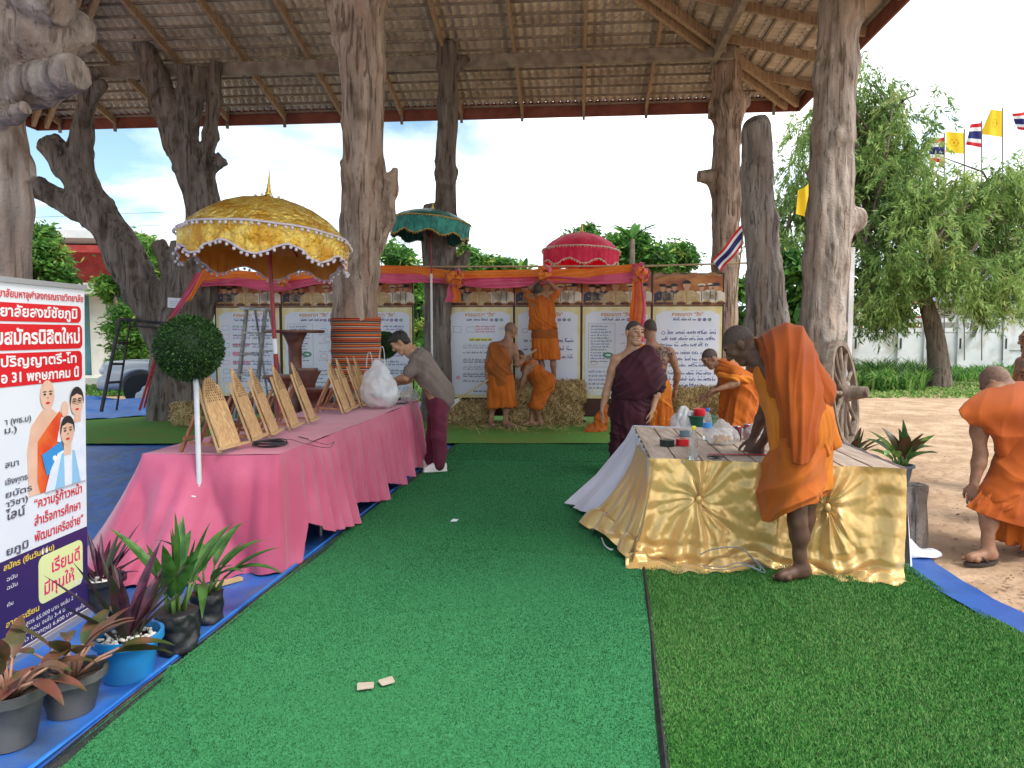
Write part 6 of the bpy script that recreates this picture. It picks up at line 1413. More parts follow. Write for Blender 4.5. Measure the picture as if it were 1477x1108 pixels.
garment('upper_robe', m2, [c_(q(725, 510), q(722, 542), .155, .165), c_(q(713, 500), q(708, 530), .085, .10), c_(q(708, 530), q(706, 552), .09, .05), c_(q(722, 540), q(723, 562), .175, .165)], [(q(722, 561), V(.15, 0, -1)), (q(730, 498, -.1), V(.86, .0, .5))], rb_br, .0135, .06, [('d', V(.75, .1, .6), 4.6, .010, 1.8)], 25, .005)
garment('lower_robe', m2, [c_(q(716, 545), q(716, 588), .15, .155, .1), c_(q(728, 545), q(731, 588), .15, .155, .1)], [(q(722, 588), V(.05, 0, -1)), (q(722, 540), V(0, 0, 1))], rb_or, .0135, .09, [('a', (q(722, 535), q(723, 590)), 9, .014, 2)], 26, .005)
for k, f_ in (('anL', 'ftL'), ('anR', 'ftR')): sandal(m2, J[k], J[f_], 1.0, M('sandal_grey', (.10, .11, .13), rough=.6) if k == 'anL' else bpy.data.materials['sandal_grey'])
br = thing('broom', 'long wooden broom with pale bristles held by the monk at left', 'broom', D(645, 584, 11.6)); build('handle', MB().tube([D(658, 578, 11.62), D(704, 548, 11.83), D(757, 516, 11.88), D(774, 504, 11.9)], .013, 8), m_bamboo, parent=br)
mb = MB()
a, b = D(662, 576, 11.63), D(640, 590, 11.57); dd = (b-a); sd = dd.cross(V(0, 1, 0)).normalized()
for k in range(26): o = sd*(.004*(k-13))+V(0, .012*((k % 3)-1), 0); mb.tube([a+o*.4, b+o*1.3+dd*random.uniform(-.05, .12)], .006, 4)
build('bristles', mb, M('bristle_white', (.6, .6, .58), rough=.7), parent=br)

# --- monk bending to the hay
Y = 12.15
J = JJ(Y, pel=(784, 556, .03), chest=(766, 529), neck=(757, 523), head=(749, 515), shL=(760, 531, -.12), elL=(754, 549, -.15), wrL=(748, 568, -.12), shR=(762, 529, .15), elR=(754, 550, .2), wrR=(750, 570, .2), hipL=(785, 559, -.08), hipR=(783, 558, .1), knL=(771, 584, -.1), knR=(768, 585, .1), anL=(779, 608, -.05), anR=(766, 609, -.12))
J.update(hf=V(-.55, -.1, -.8), hu=V(-.75, -.1, .55), ftL=V(-1, -.25, 0), ftR=V(-1, -.2, 0), haL=V(-.1, 0, -1), haR=V(-.2, 0, -1), pnL=V(-.8, .4, 0), pnR=V(-.8, -.4, 0))
for k in ('anL', 'anR'): J[k].z = .06+.075
m3 = person('barefoot monk in bright orange bending double to lift hay', V(J['anL'].x, Y, .05), J, .95, .006, .012, sk_md, stub, curl=.6)
q = lambda px, py, dy=0: D(px, py, Y+dy)
garment('robe', m3, [c_(q(760, 526), q(786, 552, .02), .145, .175), c_(q(768, 530, -.08), q(790, 548, -.10), .10, .12), c_(q(786, 554, -.05), q(774, 585, -.10), .15, .13, .07), c_(q(782, 555, .1), q(768, 587, .08), .135, .10, .07), c_(q(792, 545, -.1), q(796, 562, -.1), .08, .04)], [(q(774, 590), V(-.3, 0, -1)), (q(754, 521), V(-.9, 0, .35))], rb_or, .0125, .06, [('d', V(.55, .2, -.8), 6, .011, 1.8), ('d', V(.9, 0, .3), 5, .009, 1.8)], 31, .005)

# --- monk standing on the hay with arms raised
Y = 12.42
J = JJ(Y, pel=(785, 482), chest=(780, 441), neck=(778, 431, .02), head=(776, 418, .03), shR=(794, 433), elR=(805, 420, .12), wrR=(790, 406, .0), shL=(764, 433), elL=(760, 420, .12), wrL=(779, 405, .0), hipL=(777, 484), hipR=(793, 484), knL=(780, 518, .05), knR=(798, 517, -.02), anL=(783, 546, .08), anR=(799, 546, -.02))
J.update(hf=V(.15, .9, .35), hu=V(0, -.35, .95), ftL=V(-.3, 1, 0), ftR=V(.3, 1, 0), haR=V(-.35, -.4, .7), haL=V(.35, -.4, .7), pnR=V(-.8, .1, -.3), pnL=V(.8, .1, -.3))
for k in ('anL', 'anR'): J[k].z = .735+.07
m4 = person('monk in orange standing on hay with both arms raised to the ribbon', V(J['pel'].x, Y, .74), J, .95, .006, .012, sk_md, stub, curl=.7)
q = lambda px, py, dy=0: D(px, py, Y+dy)
garment('upper_robe', m4, [c_(q(779, 438), q(784, 478), .15, .155), c_(q(794, 433), q(804, 423, .08), .075, .065), c_(q(764, 433), q(761, 423, .08), .075, .065), c_(q(770, 440), q(768, 476), .08, .08), c_(q(792, 440), q(797, 472), .09, .085)], [(q(784, 477), V(.0, 0, -1)), (q(778, 428), V(0, 0, 1)) if False else (q(784, 477), V(0, 0, -1))], rb_or, .0125, .05, [('d', V(.5, .2, .8), 5, .009, 1.8), ('d', V(.95, 0, .2), 6, .008, 1.8)], 35, .005)
garment('waist_band', m4, [c_(q(779, 480), q(792, 480), .145, .145), c_(q(779, 487), q(792, 487), .145, .145)], [(q(785, 488), V(0, 0, -1)), (q(785, 475), V(0, 0, 1))], rb_br, .0125, .04, [], 36, .004)
garment('lower_robe', m4, [c_(q(779, 485), q(780, 519), .145, .15, .08), c_(q(792, 485), q(796, 519), .145, .15, .08)], [(q(785, 519), V(0, 0, -1)), (q(785, 486), V(0, 0, 1))], rb_or, .0125, .08, [('a', (q(785, 476), q(787, 520)), 8, .012, 2)], 37, .005)

# --- man in brown shirt leaning over the pink table
Y = 8.25
J = JJ(Y, pel=(632, 577), chest=(609, 523), neck=(594, 508), head=(577, 494), shL=(603, 522, -.17), elL=(585, 545, -.22), wrL=(566, 550, -.10), shR=(600, 519, .17), elR=(590, 547, .22), wrR=(571, 554, .12), hipL=(633, 582, -.09), hipR=(632, 580, .09), knL=(634, 630, -.09), knR=(626, 630, .10), anL=(634, 676, -.10), anR=(622, 668, .16))
J.update(hf=V(-.72, .0, -.62), hu=V(-.6, 0, .75), ftL=V(-.95, -.35, 0), ftR=V(-1, -.1, 0), haL=V(-1, .2, -.25), haR=V(-1, -.1, -.25), pnL=V(0, .2, -1), pnR=V(0, 0, -1))
for k in ('anL', 'anR'): J[k].z = .04+.085
m1 = person('black haired man in brown shirt and maroon trousers leaning over the pink table', V(J['anL'].x, Y, .03), J, 1.0, .005, .012, sk_lt, m_hair, hairline=-.012, barefoot=False, curl=.5)
q = lambda px, py, dy=0: D(px, py, Y+dy)
h = J['head']; F = J['hf'].normalized(); U = (J['hu']-F*J['hu'].dot(F)).normalized(); RM = np.array([F.cross(U), F, U])
v, f = sdf_mesh([('e', h-F*.022+U*.034, (.084, .098, .092), RM), ('e', h+F*.05+U*.075, (.066, .05, .036), RM), ('e', h-F*.058-U*.03, (.072, .05, .06), RM)], .006, cuts=[(h+F*.02-U*.0, F*.75-U*.66)], k=.02); n = vnormals(v, f); v = v+n*(.004*nz(v, 70, 2))[:, None]
build('hair', (v, f), m_hair, parent=m1, smooth=180)
garment('shirt', m1, [c_(q(606, 522), q(633, 570), .155, .175), c_(q(604, 520, -.1), q(630, 565, -.06), .115, .12), c_(q(603, 522, -.17), q(588, 541, -.215), .092, .078), c_(q(606, 522, -.13), q(620, 540, -.1), .11, .12), c_(q(600, 519, .17), q(592, 541, .21), .078, .072), c_(q(610, 540, -.08), q(622, 588, -.13), .09, .05), c_(q(600, 513), q(592, 508), .09, .07), c_(q(636, 565, -.03), q(640, 577, -.03), .14, .13)],
        [(q(630, 590), V(-.05, 0, -1)), (q(594, 509), V(-.86, 0, .5)), (q(586, 543, -.2), V(-.62, 0, -.78))], sh_br, .012, .045, [('d', V(.55, .2, .8), 5, .007, 1.8), ('d', V(.9, .1, -.4), 5, .006, 1.8)], 41, .004)
garment('trousers', m1, [c_(q(632, 577), q(632, 585), .145, .14), c_(J['hipL'], J['knL'], .115, .088), c_(J['knL'], J['anL']+V(0, 0, -.01), .088, .078), c_(J['hipR'], J['knR'], .115, .088), c_(J['knR'], J['anR']+V(0, 0, -.01), .088, .078)], [(q(632, 570), V(0, 0, 1))], tr_ma, .012, .04, [('d', V(.75, .3, .5), 4, .004, 2.6), ('d', V(1, .3, 0), 3, .004, 1.5)], 43, .003)
for k, f_ in (('anL', 'ftL'), ('anR', 'ftR')):
    an, fd = J[k], J[f_].normalized(); so = V(an.x, an.y, .035)
    v, f = sdf_mesh([c_(an-fd*.03-Z*.02, an+fd*.0-Z*.0, .05, .047), c_(so-fd*.04+Z*.04, so+fd*.15+Z*.032, .042, .036), c_(an, so+fd*.12+Z*.04, .044, .034), ('b', so+fd*.055+Z*.013, (.135, .045, .014), np.array([fd, Z.cross(fd), Z]), .012, .008)], .006, k=.02, cuts=[(so, V(0, 0, -1))])
    build('shoe', (v, f), m_shoe, parent=m1, smooth=180)

# --- bent monk at the right edge
Y = 5.0
J = JJ(Y, pel=(1480, 650, .1), chest=(1438, 592, .30), neck=(1438, 566, .28), head=(1437, 553, .34), shL=(1412, 602, .10), elL=(1414, 655, .08), wrL=(1405, 698, .04), shR=(1462, 590, .36), elR=(1460, 650, .45), wrR=(1430, 690, .42), hipL=(1474, 655, .02), hipR=(1490, 650, .2), knL=(1424, 735, -.02), knR=(1500, 735, .3), anL=(1424, 808, -.06), anR=(1525, 790, .35))
J.update(hf=V(-.35, .55, -.75), hu=V(-.45, .55, .7), ftL=V(-.95, -.25, 0), ftR=V(-1, .1, 0), haL=V(-.05, .02, -1), haR=V(-.4, -.1, -.9), pnL=V(.7, .7, 0), pnR=V(.5, -.7, 0))
for k in ('anL', 'anR'): J[k].z = .012+.085
m9 = person('bald monk in saffron bending low at the right edge of the photo', V(J['anL'].x, Y, 0), J, 1.02, .005, .010, sk_md, stub2, hairline=-.02, curl=.6)
q = lambda px, py, dy=0: D(px, py, Y+dy)
garment('inner_robe', m9, [c_(q(1440, 596, .24), q(1482, 640, .14), .125, .16), c_(q(1482, 650, .05), q(1438, 716, -.02), .165, .122, .08)], [(q(1430, 575, .28), V(-.35, .2, .9)), (q(1410, 726, 0), V(-.37, 0, -.93))], rb_dk, .0105, .05, [('d', V(.62, .2, -.75), 3.8, .008, 2.2)], 51, .004)
drape('robe', m9, Y, [[(1402, 600, .42), (1420, 575, .48), (1446, 566, .52), (1480, 562, .5), (1530, 580, .5)], [(1384, 592, .12), (1408, 570, .20), (1440, 556, .27), (1477, 552, .28), (1525, 566, .28)], [(1389, 602, .03), (1414, 592, .01), (1446, 586, -.01), (1482, 588, -.02), (1528, 602, .08)], [(1402, 614, .03), (1425, 614, -.02), (1453, 623, -.03), (1487, 632, -.02), (1530, 642, .04)], [(1418, 618, .07), (1434, 632, .0), (1460, 654, -.04), (1489, 670, -.05), (1530, 682, .03)], [(1438, 650, .10), (1450, 674, .02), (1467, 694, -.04), (1491, 708, -.06), (1530, 718, .03)]], rb_dk, 100, 100, [(1.0, 4.0, .016, 1.6), (3.5, 2.5, .012, 2.0)], 73)
drape('robe_flap', m9, Y, [[(1452, 660, .06), (1470, 674, -.0), (1492, 684, -.04), (1530, 694, 0)], [(1428, 692, .0), (1452, 702, -.07), (1486, 714, -.10), (1530, 724, -.02)], [(1406, 717, -.04), (1436, 727, -.11), (1476, 738, -.13), (1530, 748, -.02)], [(1394, 731, -.04), (1422, 744, -.11), (1462, 757, -.12), (1530, 772, -.02)]], rb_dk, 80, 70, [(3.2, .6, .018, 1.8), (6, -1, .008, 2)], 75)
garment('lower_robe', m9, [c_(q(1484, 650, .12), q(1462, 770, .12), .17, .15, .1), c_(q(1494, 650, .2), q(1500, 790, .25), .18, .17, .1)], [(q(1440, 780, .1), V(-.2, 0, -1))], rb_or, .011, .08, [('a', (q(1484, 640, .1), q(1470, 790, .1)), 9, .015, 2)], 53, .004)
sandal(m9, J['anL'], J['ftL'], 1.05); sandal(m9, J['anR'], J['ftR'], 1.05)
# --- two more people, mostly beyond the frame
def edge_monk(label, Y, dx, hy, bend, seed):
    J = JJ(Y, head=(1487+dx, hy)); h = J['head']; k = bend
    J['neck'] = h+V(.05*k, .0, -.15); J['chest'] = h+V(.22*k+.02, 0, -.32); J['pel'] = V(h.x+.5*k+.02, Y, .9-.1*k)
    P, Cc = J['pel'], J['chest']
    for sd, s_ in (('L', -1), ('R', 1)):
        J['sh'+sd] = Cc+V(-.02, s_*.17, .09); J['el'+sd] = J['sh'+sd]+V(.02-.1*k, s_*.04, -.29); J['wr'+sd] = J['el'+sd]+V(-.08, -s_*.03, -.24)
        J['hip'+sd] = P+V(0, s_*.09, -.03); J['kn'+sd] = V(P.x-.06*k, P.y+s_*.1, .48); J['an'+sd] = V(P.x, P.y+s_*.1, .085); J['ft'+sd] = V(-1, 0, 0); J['ha'+sd] = V(-.2, 0, -1); J['pn'+sd] = V(-.3, -s_*1., 0)
    J['hf'] = V(-.9, .1, -.55*k); J['hu'] = V(-.5*k, 0, 1)
    m = person(label, V(P.x, P.y, 0), J, .98, .006, .013, sk_md, stub2)
    garment('robe', m, [c_(Cc, lp(Cc, P, .9), .16, .165), c_(Cc+V(0, -.12, .05), Cc+V(.02, -.18, -.12), .10, .09), c_(P+V(0, -.06, 0), V(P.x-.02, P.y-.08, .32), .16, .16, .1), c_(P+V(0, .06, 0), V(P.x-.02, P.y+.08, .32), .16, .16, .1)], [(V(P.x, P.y, .34), V(0, 0, -1)), (Cc+V(0, 0, .1), V(-.3, .5, .8))], rb_dk, .014, .07, [('a', (Cc, V(P.x, P.y, .34)), 9, .012, 2)], seed, .005)
    for k_ in 'LR': sandal(m, J['an'+k_], J['ft'+k_], .98)
edge_monk('bald person at the far right edge, upper of two heads cut by the frame', 7.2, 0, 490, .15, 61)
edge_monk('bald person at the right edge just behind the bent monk', 5.9, 1, 536, .7, 63)
# orange cloth bundle on the turf
c = G(860, 626); v, f = sdf_mesh([('e', c+V(0, 0, .07), (.15, .12, .09), None), ('e', c+V(.08, .05, .18), (.12, .1, .12), None), ('e', c+V(-.08, -.05, .04), (.12, .1, .05), None), ('c', c+V(.1, .05, .2), c+V(.14, .06, .42), .09, .05)], .013, k=.05); n = vnormals(v, f); v = v+n*(.03*nz(v, 13, 5))[:, None]; v[:, 2] = np.maximum(v[:, 2], .05)
build('cloth_bundle', (v, f), rb_or, smooth=180, label='crumpled bundle of orange cloth on the turf behind the maroon monk', cat='cloth', loc=c)
# ================================================================== TREES, PLANTS, BACKGROUND
def leafm(name, c, tl=.45, rough=.5): return M(name, c, tuple(min(1, x*1.35) for x in c), 4, rough, tl=tl, spec=.3)
lf_a = [leafm('leaf_dark', (.09, .165, .045)), leafm('leaf_mid', (.17, .275, .075)), leafm('leaf_bright', (.27, .385, .115)), leafm('leaf_yellow', (.36, .41, .14))]
lf_b = [leafm('leaf_lush_dark', (.035, .11, .02)), leafm('leaf_lush', (.07, .19, .03)), leafm('leaf_lush_light', (.13, .28, .05)), leafm('leaf_lush_yellow', (.24, .32, .06))]
m_trk = bark('bark_live', (.10, .075, .055), (.24, .19, .15), (.15, .11, .08), .7)
def strands_leaves(g, cen, sig, n, ln, asp, droop):
    """leaves strung along drooping twigs: feathery crowns with gaps"""
    ns = len(cen)*7; sk = np.repeat(np.arange(len(cen)), 7); B = cen[sk]+g.normal(size=(ns, 3))*sig[sk][:, None]*.95; D_ = g.normal(size=(ns, 3))*.55; D_[:, 2] = -np.abs(D_[:, 2])-.45; D_ /= np.linalg.norm(D_, axis=1)[:, None]
    Ls = g.uniform(.5, 1.25, ns); k = g.integers(0, ns, n); t = g.random(n); P = B[k]+D_[k]*(Ls[k]*t)[:, None]; P[:, 2] += (Ls[k]*.35*(1-(1-t)**2)*0+.25*Ls[k]*(1-t)*t); P += g.normal(size=(n, 3))*.035
    d = D_[k]+g.normal(size=(n, 3))*.45; d /= np.linalg.norm(d, axis=1)[:, None]; s_ = np.cross(d, g.normal(size=(n, 3))); s_ /= np.linalg.norm(s_, axis=1)[:, None]+1e-9
    l = ln*g.uniform(.6, 1.3, (n, 1)); w = l*asp*.5
    return np.stack([P, P+d*l*.45+s_*w, P+d*l, P+d*l*.45-s_*w], 1).reshape(-1, 3), np.arange(4*n).reshape(-1, 4), sk[k]
def leaves(g, cen, sig, n, ln, asp, droop, flat=.4):
    if droop > .7: return strands_leaves(g, cen, sig, n, ln, asp, droop)
    """leaf quads around clump centres"""
    k = g.integers(0, len(cen), n); P = cen[k]+g.normal(size=(n, 3))*sig[k][:, None]*np.array([1, 1, .75])
    d = g.normal(size=(n, 3)); d[:, 2] = d[:, 2]*.5-droop; d /= np.linalg.norm(d, axis=1)[:, None]
    s_ = np.cross(d, g.normal(size=(n, 3))); s_ /= np.linalg.norm(s_, axis=1)[:, None]+1e-9
    l = ln*g.uniform(.6, 1.3, (n, 1)); w = l*asp*.5
    v = np.stack([P, P+d*l*.45+s_*w, P+d*l, P+d*l*.45-s_*w], 1).reshape(-1, 3)
    return v, np.arange(4*n).reshape(-1, 4), k
def tree(label, Y, trunk, blobs, nclump, nleaf, ln, asp, droop, mats, seed, group=None, cat='tree', name='tree', limbs=True, sigk=.30, weights=(.3, .35, .25, .1)):
    g = np.random.default_rng(seed)
    tp_ = [(D(a, b, Y), w/2/FPX*Y) for a, b, w in trunk]; base = V(tp_[0][0].x, tp_[0][0].y, 0)
    t = thing(name, label, cat, base, group)
    pts = [base-Z*.05]+[p for p, _ in tp_]; rad = [tp_[0][1]*1.3]+[r for _, r in tp_]
    tm = MB().tube(pts, rad, 12)
    B = []
    for b in blobs:
        px, py, rx, ry = b[:4]; dy = b[4] if len(b) > 4 else 0; c = D(px, py, Y+dy); k = (Y+dy)/FPX; B.append((np.array(c), np.array([rx*k, (rx+ry)*.5*k, ry*k])))
    vol = np.array([b[1].prod() for b in B])**.7; cnt = g.choice(len(B), nclump, p=vol/vol.sum())
    cen = np.zeros((nclump, 3))
    for i, c in enumerate(cnt):
        d = g.normal(size=3); d /= np.linalg.norm(d); cen[i] = B[c][0]+d*B[c][1]*g.random()**.45
    cen[:, 2] = np.maximum(cen[:, 2], .1)
    sig = np.array([B[c][1].min() for c in cnt])*sigk*g.uniform(.6, 1.3, nclump)
    v, f, k = leaves(g, cen, sig, nleaf, ln, asp, droop)
    wt = np.array(weights); tone = g.choice(len(mats), nclump, p=wt/wt.sum()); mi = tone[k]; j = g.random(nleaf) < .3; mi[j] = g.choice(len(mats), j.sum(), p=wt/wt.sum())
    build('crown', (v, f, mi), mats, parent=t, smooth=0)
    if limbs:
        top = tp_[-1][0]; r0 = tp_[-1][1]
        for c in B:
            e = Vector(c[0]); m_ = lerp(top, e, .5)+V(g.normal()*.2, g.normal()*.2, .15)
            tm.tube([top-Z*.05, m_, e], [r0*.75, r0*.45, r0*.12], 8)
            for _ in range(4):
                i = g.integers(0, nclump); tm.tube([lerp(m_, e, .6), lerp(e, Vector(cen[i]), .5)+V(0, 0, .1), Vector(cen[i])], [r0*.28, r0*.16, r0*.05], 6)
    build('trunk', tm, m_trk, parent=t, smooth=60)
    return t
tree('tall feathery green tree beyond the tall pale trunk post', 24.0, [(1182, 520, 34), (1188, 440, 28), (1195, 380, 24)],
     [(1160, 235, 50, 85), (1225, 180, 60, 60, 1), (1285, 160, 55, 60), (1250, 250, 75, 60), (1160, 345, 60, 60), (1265, 350, 70, 55, -1), (1300, 235, 45, 50), (1150, 430, 40, 35), (1260, 425, 55, 30), (1235, 110, 40, 30), (1280, 450, 45, 22), (1300, 300, 50, 40)], 180, 56000, .20, .22, .75, lf_a, 1)
tree('broad feathery green tree with a bare trunk before the white wall', 22.0, [(1354, 528, 30), (1350, 490, 25), (1343, 460, 23), (1332, 425, 18)],
     [(1380, 300, 75, 55), (1440, 330, 60, 60, 1), (1340, 350, 60, 50, -1), (1400, 385, 75, 35, -1), (1330, 270, 45, 45), (1480, 280, 50, 45, 1), (1430, 260, 55, 35), (1305, 400, 45, 35), (1480, 380, 50, 40), (1275, 425, 40, 30), (1420, 420, 60, 26)], 170, 52000, .19, .22, .75, lf_a, 2, weights=(.2, .35, .32, .13))
bgt = 'trees behind the row of boards'
tree('small green tree seen between the wrapped trunk and the slender trunk', 27, [(578, 520, 12), (577, 420, 9)], [(575, 375, 26, 28), (590, 395, 22, 24), (560, 400, 22, 24), (600, 430, 18, 40), (606, 490, 18, 50), (600, 550, 24, 26)], 60, 9000, .26, .34, .3, lf_b, 3, bgt)
tree('low green tree right of the slender trunk above the ribbon', 30, [(705, 560, 14), (703, 430, 10)], [(690, 385, 26, 22), (715, 392, 34, 18), (745, 398, 26, 14), (672, 370, 12, 14)], 60, 9000, .28, .34, .3, lf_b, 4, bgt)
tree('dark dense tree behind the red umbrella', 34, [(846, 560, 16), (846, 420, 11)], [(846, 336, 20, 17), (838, 362, 26, 22), (870, 372, 30, 22)], 50, 8000, .30, .34, .3, lf_b, 5, bgt, weights=(.5, .35, .1, .05))
tree('lush green tree right of the red umbrella', 29, [(918, 560, 16), (917, 430, 12)], [(905, 362, 32, 26), (940, 372, 32, 22), (915, 340, 14, 18), (900, 385, 40, 18)], 70, 12000, .27, .34, .3, lf_b, 6, bgt)
tree('dark rounded tree far right above the boards', 37, [(975, 560, 14), (975, 420, 10)], [(972, 366, 20, 20), (988, 378, 16, 18), (955, 382, 20, 14)], 40, 6500, .3, .34, .3, lf_b, 7, bgt, weights=(.5, .35, .1, .05))
tree('broad leaved green bush between the corner trunk and the grey trunk post', 15.5, [(1066, 580, 8), (1066, 500, 6)], [(1066, 420, 14, 30), (1068, 470, 16, 40), (1140, 420, 22, 60), (1143, 490, 20, 40)], 40, 1500, .30, .45, .4, lf_b, 8, weights=(.6, .3, .1, .0))
# upright banana-like fronds
def fronds(label, px, py, Y, n, ln, seed, mats=lf_b):
    b = D(px, 560, Y); b.z = 0; t = thing('palm', label, 'palm', b); g = np.random.default_rng(seed); top = D(px, py, Y); mb = MB()
    for k in range(n):
        a = g.uniform(0, 6.283); d = V(math.cos(a), math.sin(a)*.6, g.uniform(.5, 1.6)).normalized(); l = ln*g.uniform(.7, 1.1); s_ = d.cross(Z).normalized(); P = np.zeros((9, 3, 3))
        for i in range(9):
            q = i/8; p = top+d*l*q-Z*(l*.35*q*q); w = l*.10*math.sin(math.pi*min(1, q*.9+.1))
            P[i] = [p-s_*w-Z*.02, p, p+s_*w-Z*.02]
        mb.grid(P, m=int(g.integers(0, 3)))
    build('fronds', mb, mats, parent=t, smooth=180); build('stem', MB().tube([b, top], [.12, .08], 8), m_trk, parent=t)
fronds('upright palm fronds rising above the boards near the red umbrella', 912, 345, 24, 12, 1.1, 4)
fronds('drooping palm fronds above the ribbon right of the slender trunk', 755, 396, 26, 11, .9, 9)
tl_ = 'trees before the red and teal building'
tree('leafy green tree above the banner at far left', 21, [(62, 560, 22), (60, 470, 18)], [(55, 375, 40, 36), (25, 395, 36, 34), (80, 395, 20, 30), (58, 345, 26, 20), (12, 360, 20, 22)], 90, 14000, .20, .36, .3, lf_b, 10, tl_)
tree('yellow green tree between the dark limbs of the dead tree', 20, [(188, 560, 18), (187, 470, 14)], [(196, 362, 26, 22), (215, 392, 22, 24), (165, 418, 24, 16), (195, 345, 20, 12), (228, 415, 14, 22)], 80, 12000, .19, .36, .3, lf_b, 11, tl_, weights=(.1, .3, .35, .25))
tree('bright upright bush in front of the grey windows', 19.5, [(188, 562, 8), (187, 520, 6)], [(180, 470, 24, 26), (200, 495, 22, 34), (182, 515, 18, 26), (215, 460, 14, 30)], 60, 8000, .15, .36, .3, lf_b, 12, cat='bush', name='bush', limbs=False, weights=(.1, .35, .35, .2))

# ---- red and teal building on the left
def house_box(nm, px0, px1, y0, y1, Y, dep, m, parent, off=0.):
    a = D(px0, y0, Y+off); b = D(px1, y1, Y+off); z0, z1 = min(a.z, b.z), max(a.z, b.z)
    return build(nm, MB().box(((a.x+b.x)/2, Y+off+dep/2, (z0+z1)/2), (abs(b.x-a.x), dep, z1-z0)), m, parent=parent, smooth=0)
m_redw = M('brick_red', (.36, .035, .035), (.45, .06, .05), 5, .7, .2, 40); m_teal = M('wall_teal', (.10, .26, .30), (.13, .31, .35), 3, .7); m_crw = M('wall_cream', (.58, .56, .50), (.66, .64, .58), 3, .7); m_roofw = M('roof_white', (.66, .66, .66), (.72, .72, .72), 4, .6); m_glass = M('window_glass', (.10, .12, .13), (.22, .24, .25), 1.5, .15, spec=.6); m_grn = M('wall_green', (.25, .33, .22), (.30, .38, .26), 3, .7)
YB = 24.; bb = D(180, 552, YB)
bl = thing('school_building', 'red and teal two storey building behind the leafy trees at left', 'building', V(bb.x, YB, 0))
house_box('lower_wall', -150, 300, 556, 418, YB, 6, m_teal, bl)
house_box('upper_wall', -60, 250, 420, 358, YB, 5, m_redw, bl, .5)
house_box('ledge', -160, 306, 424, 408, YB, 1.2, m_crw, bl, -.9)
rfp = [(D(88, 352, YB-.6)), (D(270, 368, YB-.6))]
build('roof', MB().bar(D(-80, 350, YB+2.2), D(262, 356, YB+2.2), 6.2, .24), m_roofw, parent=bl); build('roof_edge', MB().bar(D(-80, 356, YB-.9), D(262, 361, YB-.9), .06, .22), m_redw, parent=bl)
for a, b in ((133, 152), (243, 262), (20, 38)): house_box('column', a, b, 552, 420, YB, .35, m_crw, bl, -.5)
for a, b in ((152, 200), (203, 243), (60, 108)):
    w = house_box('window', a+2, b-2, 536, 440, YB, .05, m_glass, bl, -.06)
    for y in (438, 470, 505, 538):
        p, q = D(a, y, YB-.1), D(b, y, YB-.1); f_ = build('window_bar', MB().bar(p, q, .05, .06), m_crw, parent=bl, smooth=0)
    p, q = D((a+b)/2, 438, YB-.13), D((a+b)/2, 538, YB-.13); build('window_mullion', MB().bar(p, q, .05, .05), m_crw, parent=bl, smooth=0)
build('step', MB().box((bb.x, YB-1.0, .12), (9.5, 1.6, .24)), m_crw, parent=bl, smooth=0)
house_box('green_wall', 292, 322, 556, 452, YB, 3, m_grn, bl, -3)
# ---- silver pickup nose behind the ladder
m_silver = M('car_silver', (.50, .51, .52), (.56, .57, .58), 2, .3, metal=.25, spec=.6); m_tyre = M('tyre', (.018, .018, .02), rough=.8); m_rim = M('rim', (.40, .41, .43), rough=.3, metal=.8); m_lamp = M('headlamp', (.62, .66, .70), rough=.1, spec=.8); m_blk = M('car_black', (.02, .02, .022), rough=.4)
cp = G(222, 579); ct = thing('pickup_truck', 'silver pickup truck parked behind the forked dead tree', 'car', V(-6.72, 16.75, 0), rz=R(184))
o = ORG[ct.name]; ORG[ct.name] = V(0, 0, 0)
v, f = sdf_mesh([('b', (0, 0, .62), (2.1, .80, .26), None, .16), ('b', (1.35, 0, .80), (.80, .76, .17), None, .15), ('b', (-.25, 0, 1.18), (.95, .70, .40), None, .22), ('b', (-1.5, 0, .86), (.68, .78, .16), None, .06), ('b', (2.05, 0, .50), (.16, .82, .15), None, .1),
                 ('s', (1.28, -.86, .36), .43), ('s', (1.28, .86, .36), .43), ('s', (-1.3, -.86, .36), .43), ('s', (-1.3, .86, .36), .43)], .035, k=.05)
build('body', (v, f), m_silver, parent=ct, smooth=180, local=True)
for x, y in ((1.28, -.74), (1.28, .74), (-1.3, -.74), (-1.3, .74)):
    mb = MB().lathe([(.20, -.11), (.335, -.10), (.355, -.05), (.355, .05), (.335, .10), (.20, .11)], (0, 0, 0), 28); mb.v = [a[:, [0, 2, 1]]+np.array([x, y, .355]) for a in mb.v]; w_ = build('wheel', mb, m_tyre, parent=ct, smooth=40, local=True)
    mb = MB().lathe([(.0, -.06), (.05, -.07), (.06, -.05), (.205, -.075), (.205, .075), (.06, .05), (.05, .07), (.0, .06)], (0, 0, 0), 10, fn=lambda a, z: 1); mb.v = [a[:, [0, 2, 1]]+np.array([x, y, .355]) for a in mb.v]; build('rim', mb, m_rim, parent=w_, smooth=0, local=True)
for y in (-.62, .62): build('headlight', MB().sphere((2.06, y, .76), (.12, .17, .10), 12), m_lamp, parent=ct, smooth=180, local=True)
build('windscreen', MB().box((.60, 0, 1.25), (.05, 1.2, .42), rot=Matrix.Rotation(-.75, 3, 'Y')), m_glass, parent=ct, local=True)
for y in (-.705, .705): build('side_window', MB().box((-.25, y, 1.28), (1.2, .02, .34)), m_glass, parent=ct, local=True)
build('bumper', MB().box((2.13, 0, .42), (.16, 1.5, .12)), m_blk, parent=ct, local=True, bevel=.03)
ORG[ct.name] = o
bag('white plastic bag hanging by the pickup wheel', G(212, 590, .03)+V(0, 0, .05), .42, .3, .40, 21, m_film, None, handles=False)

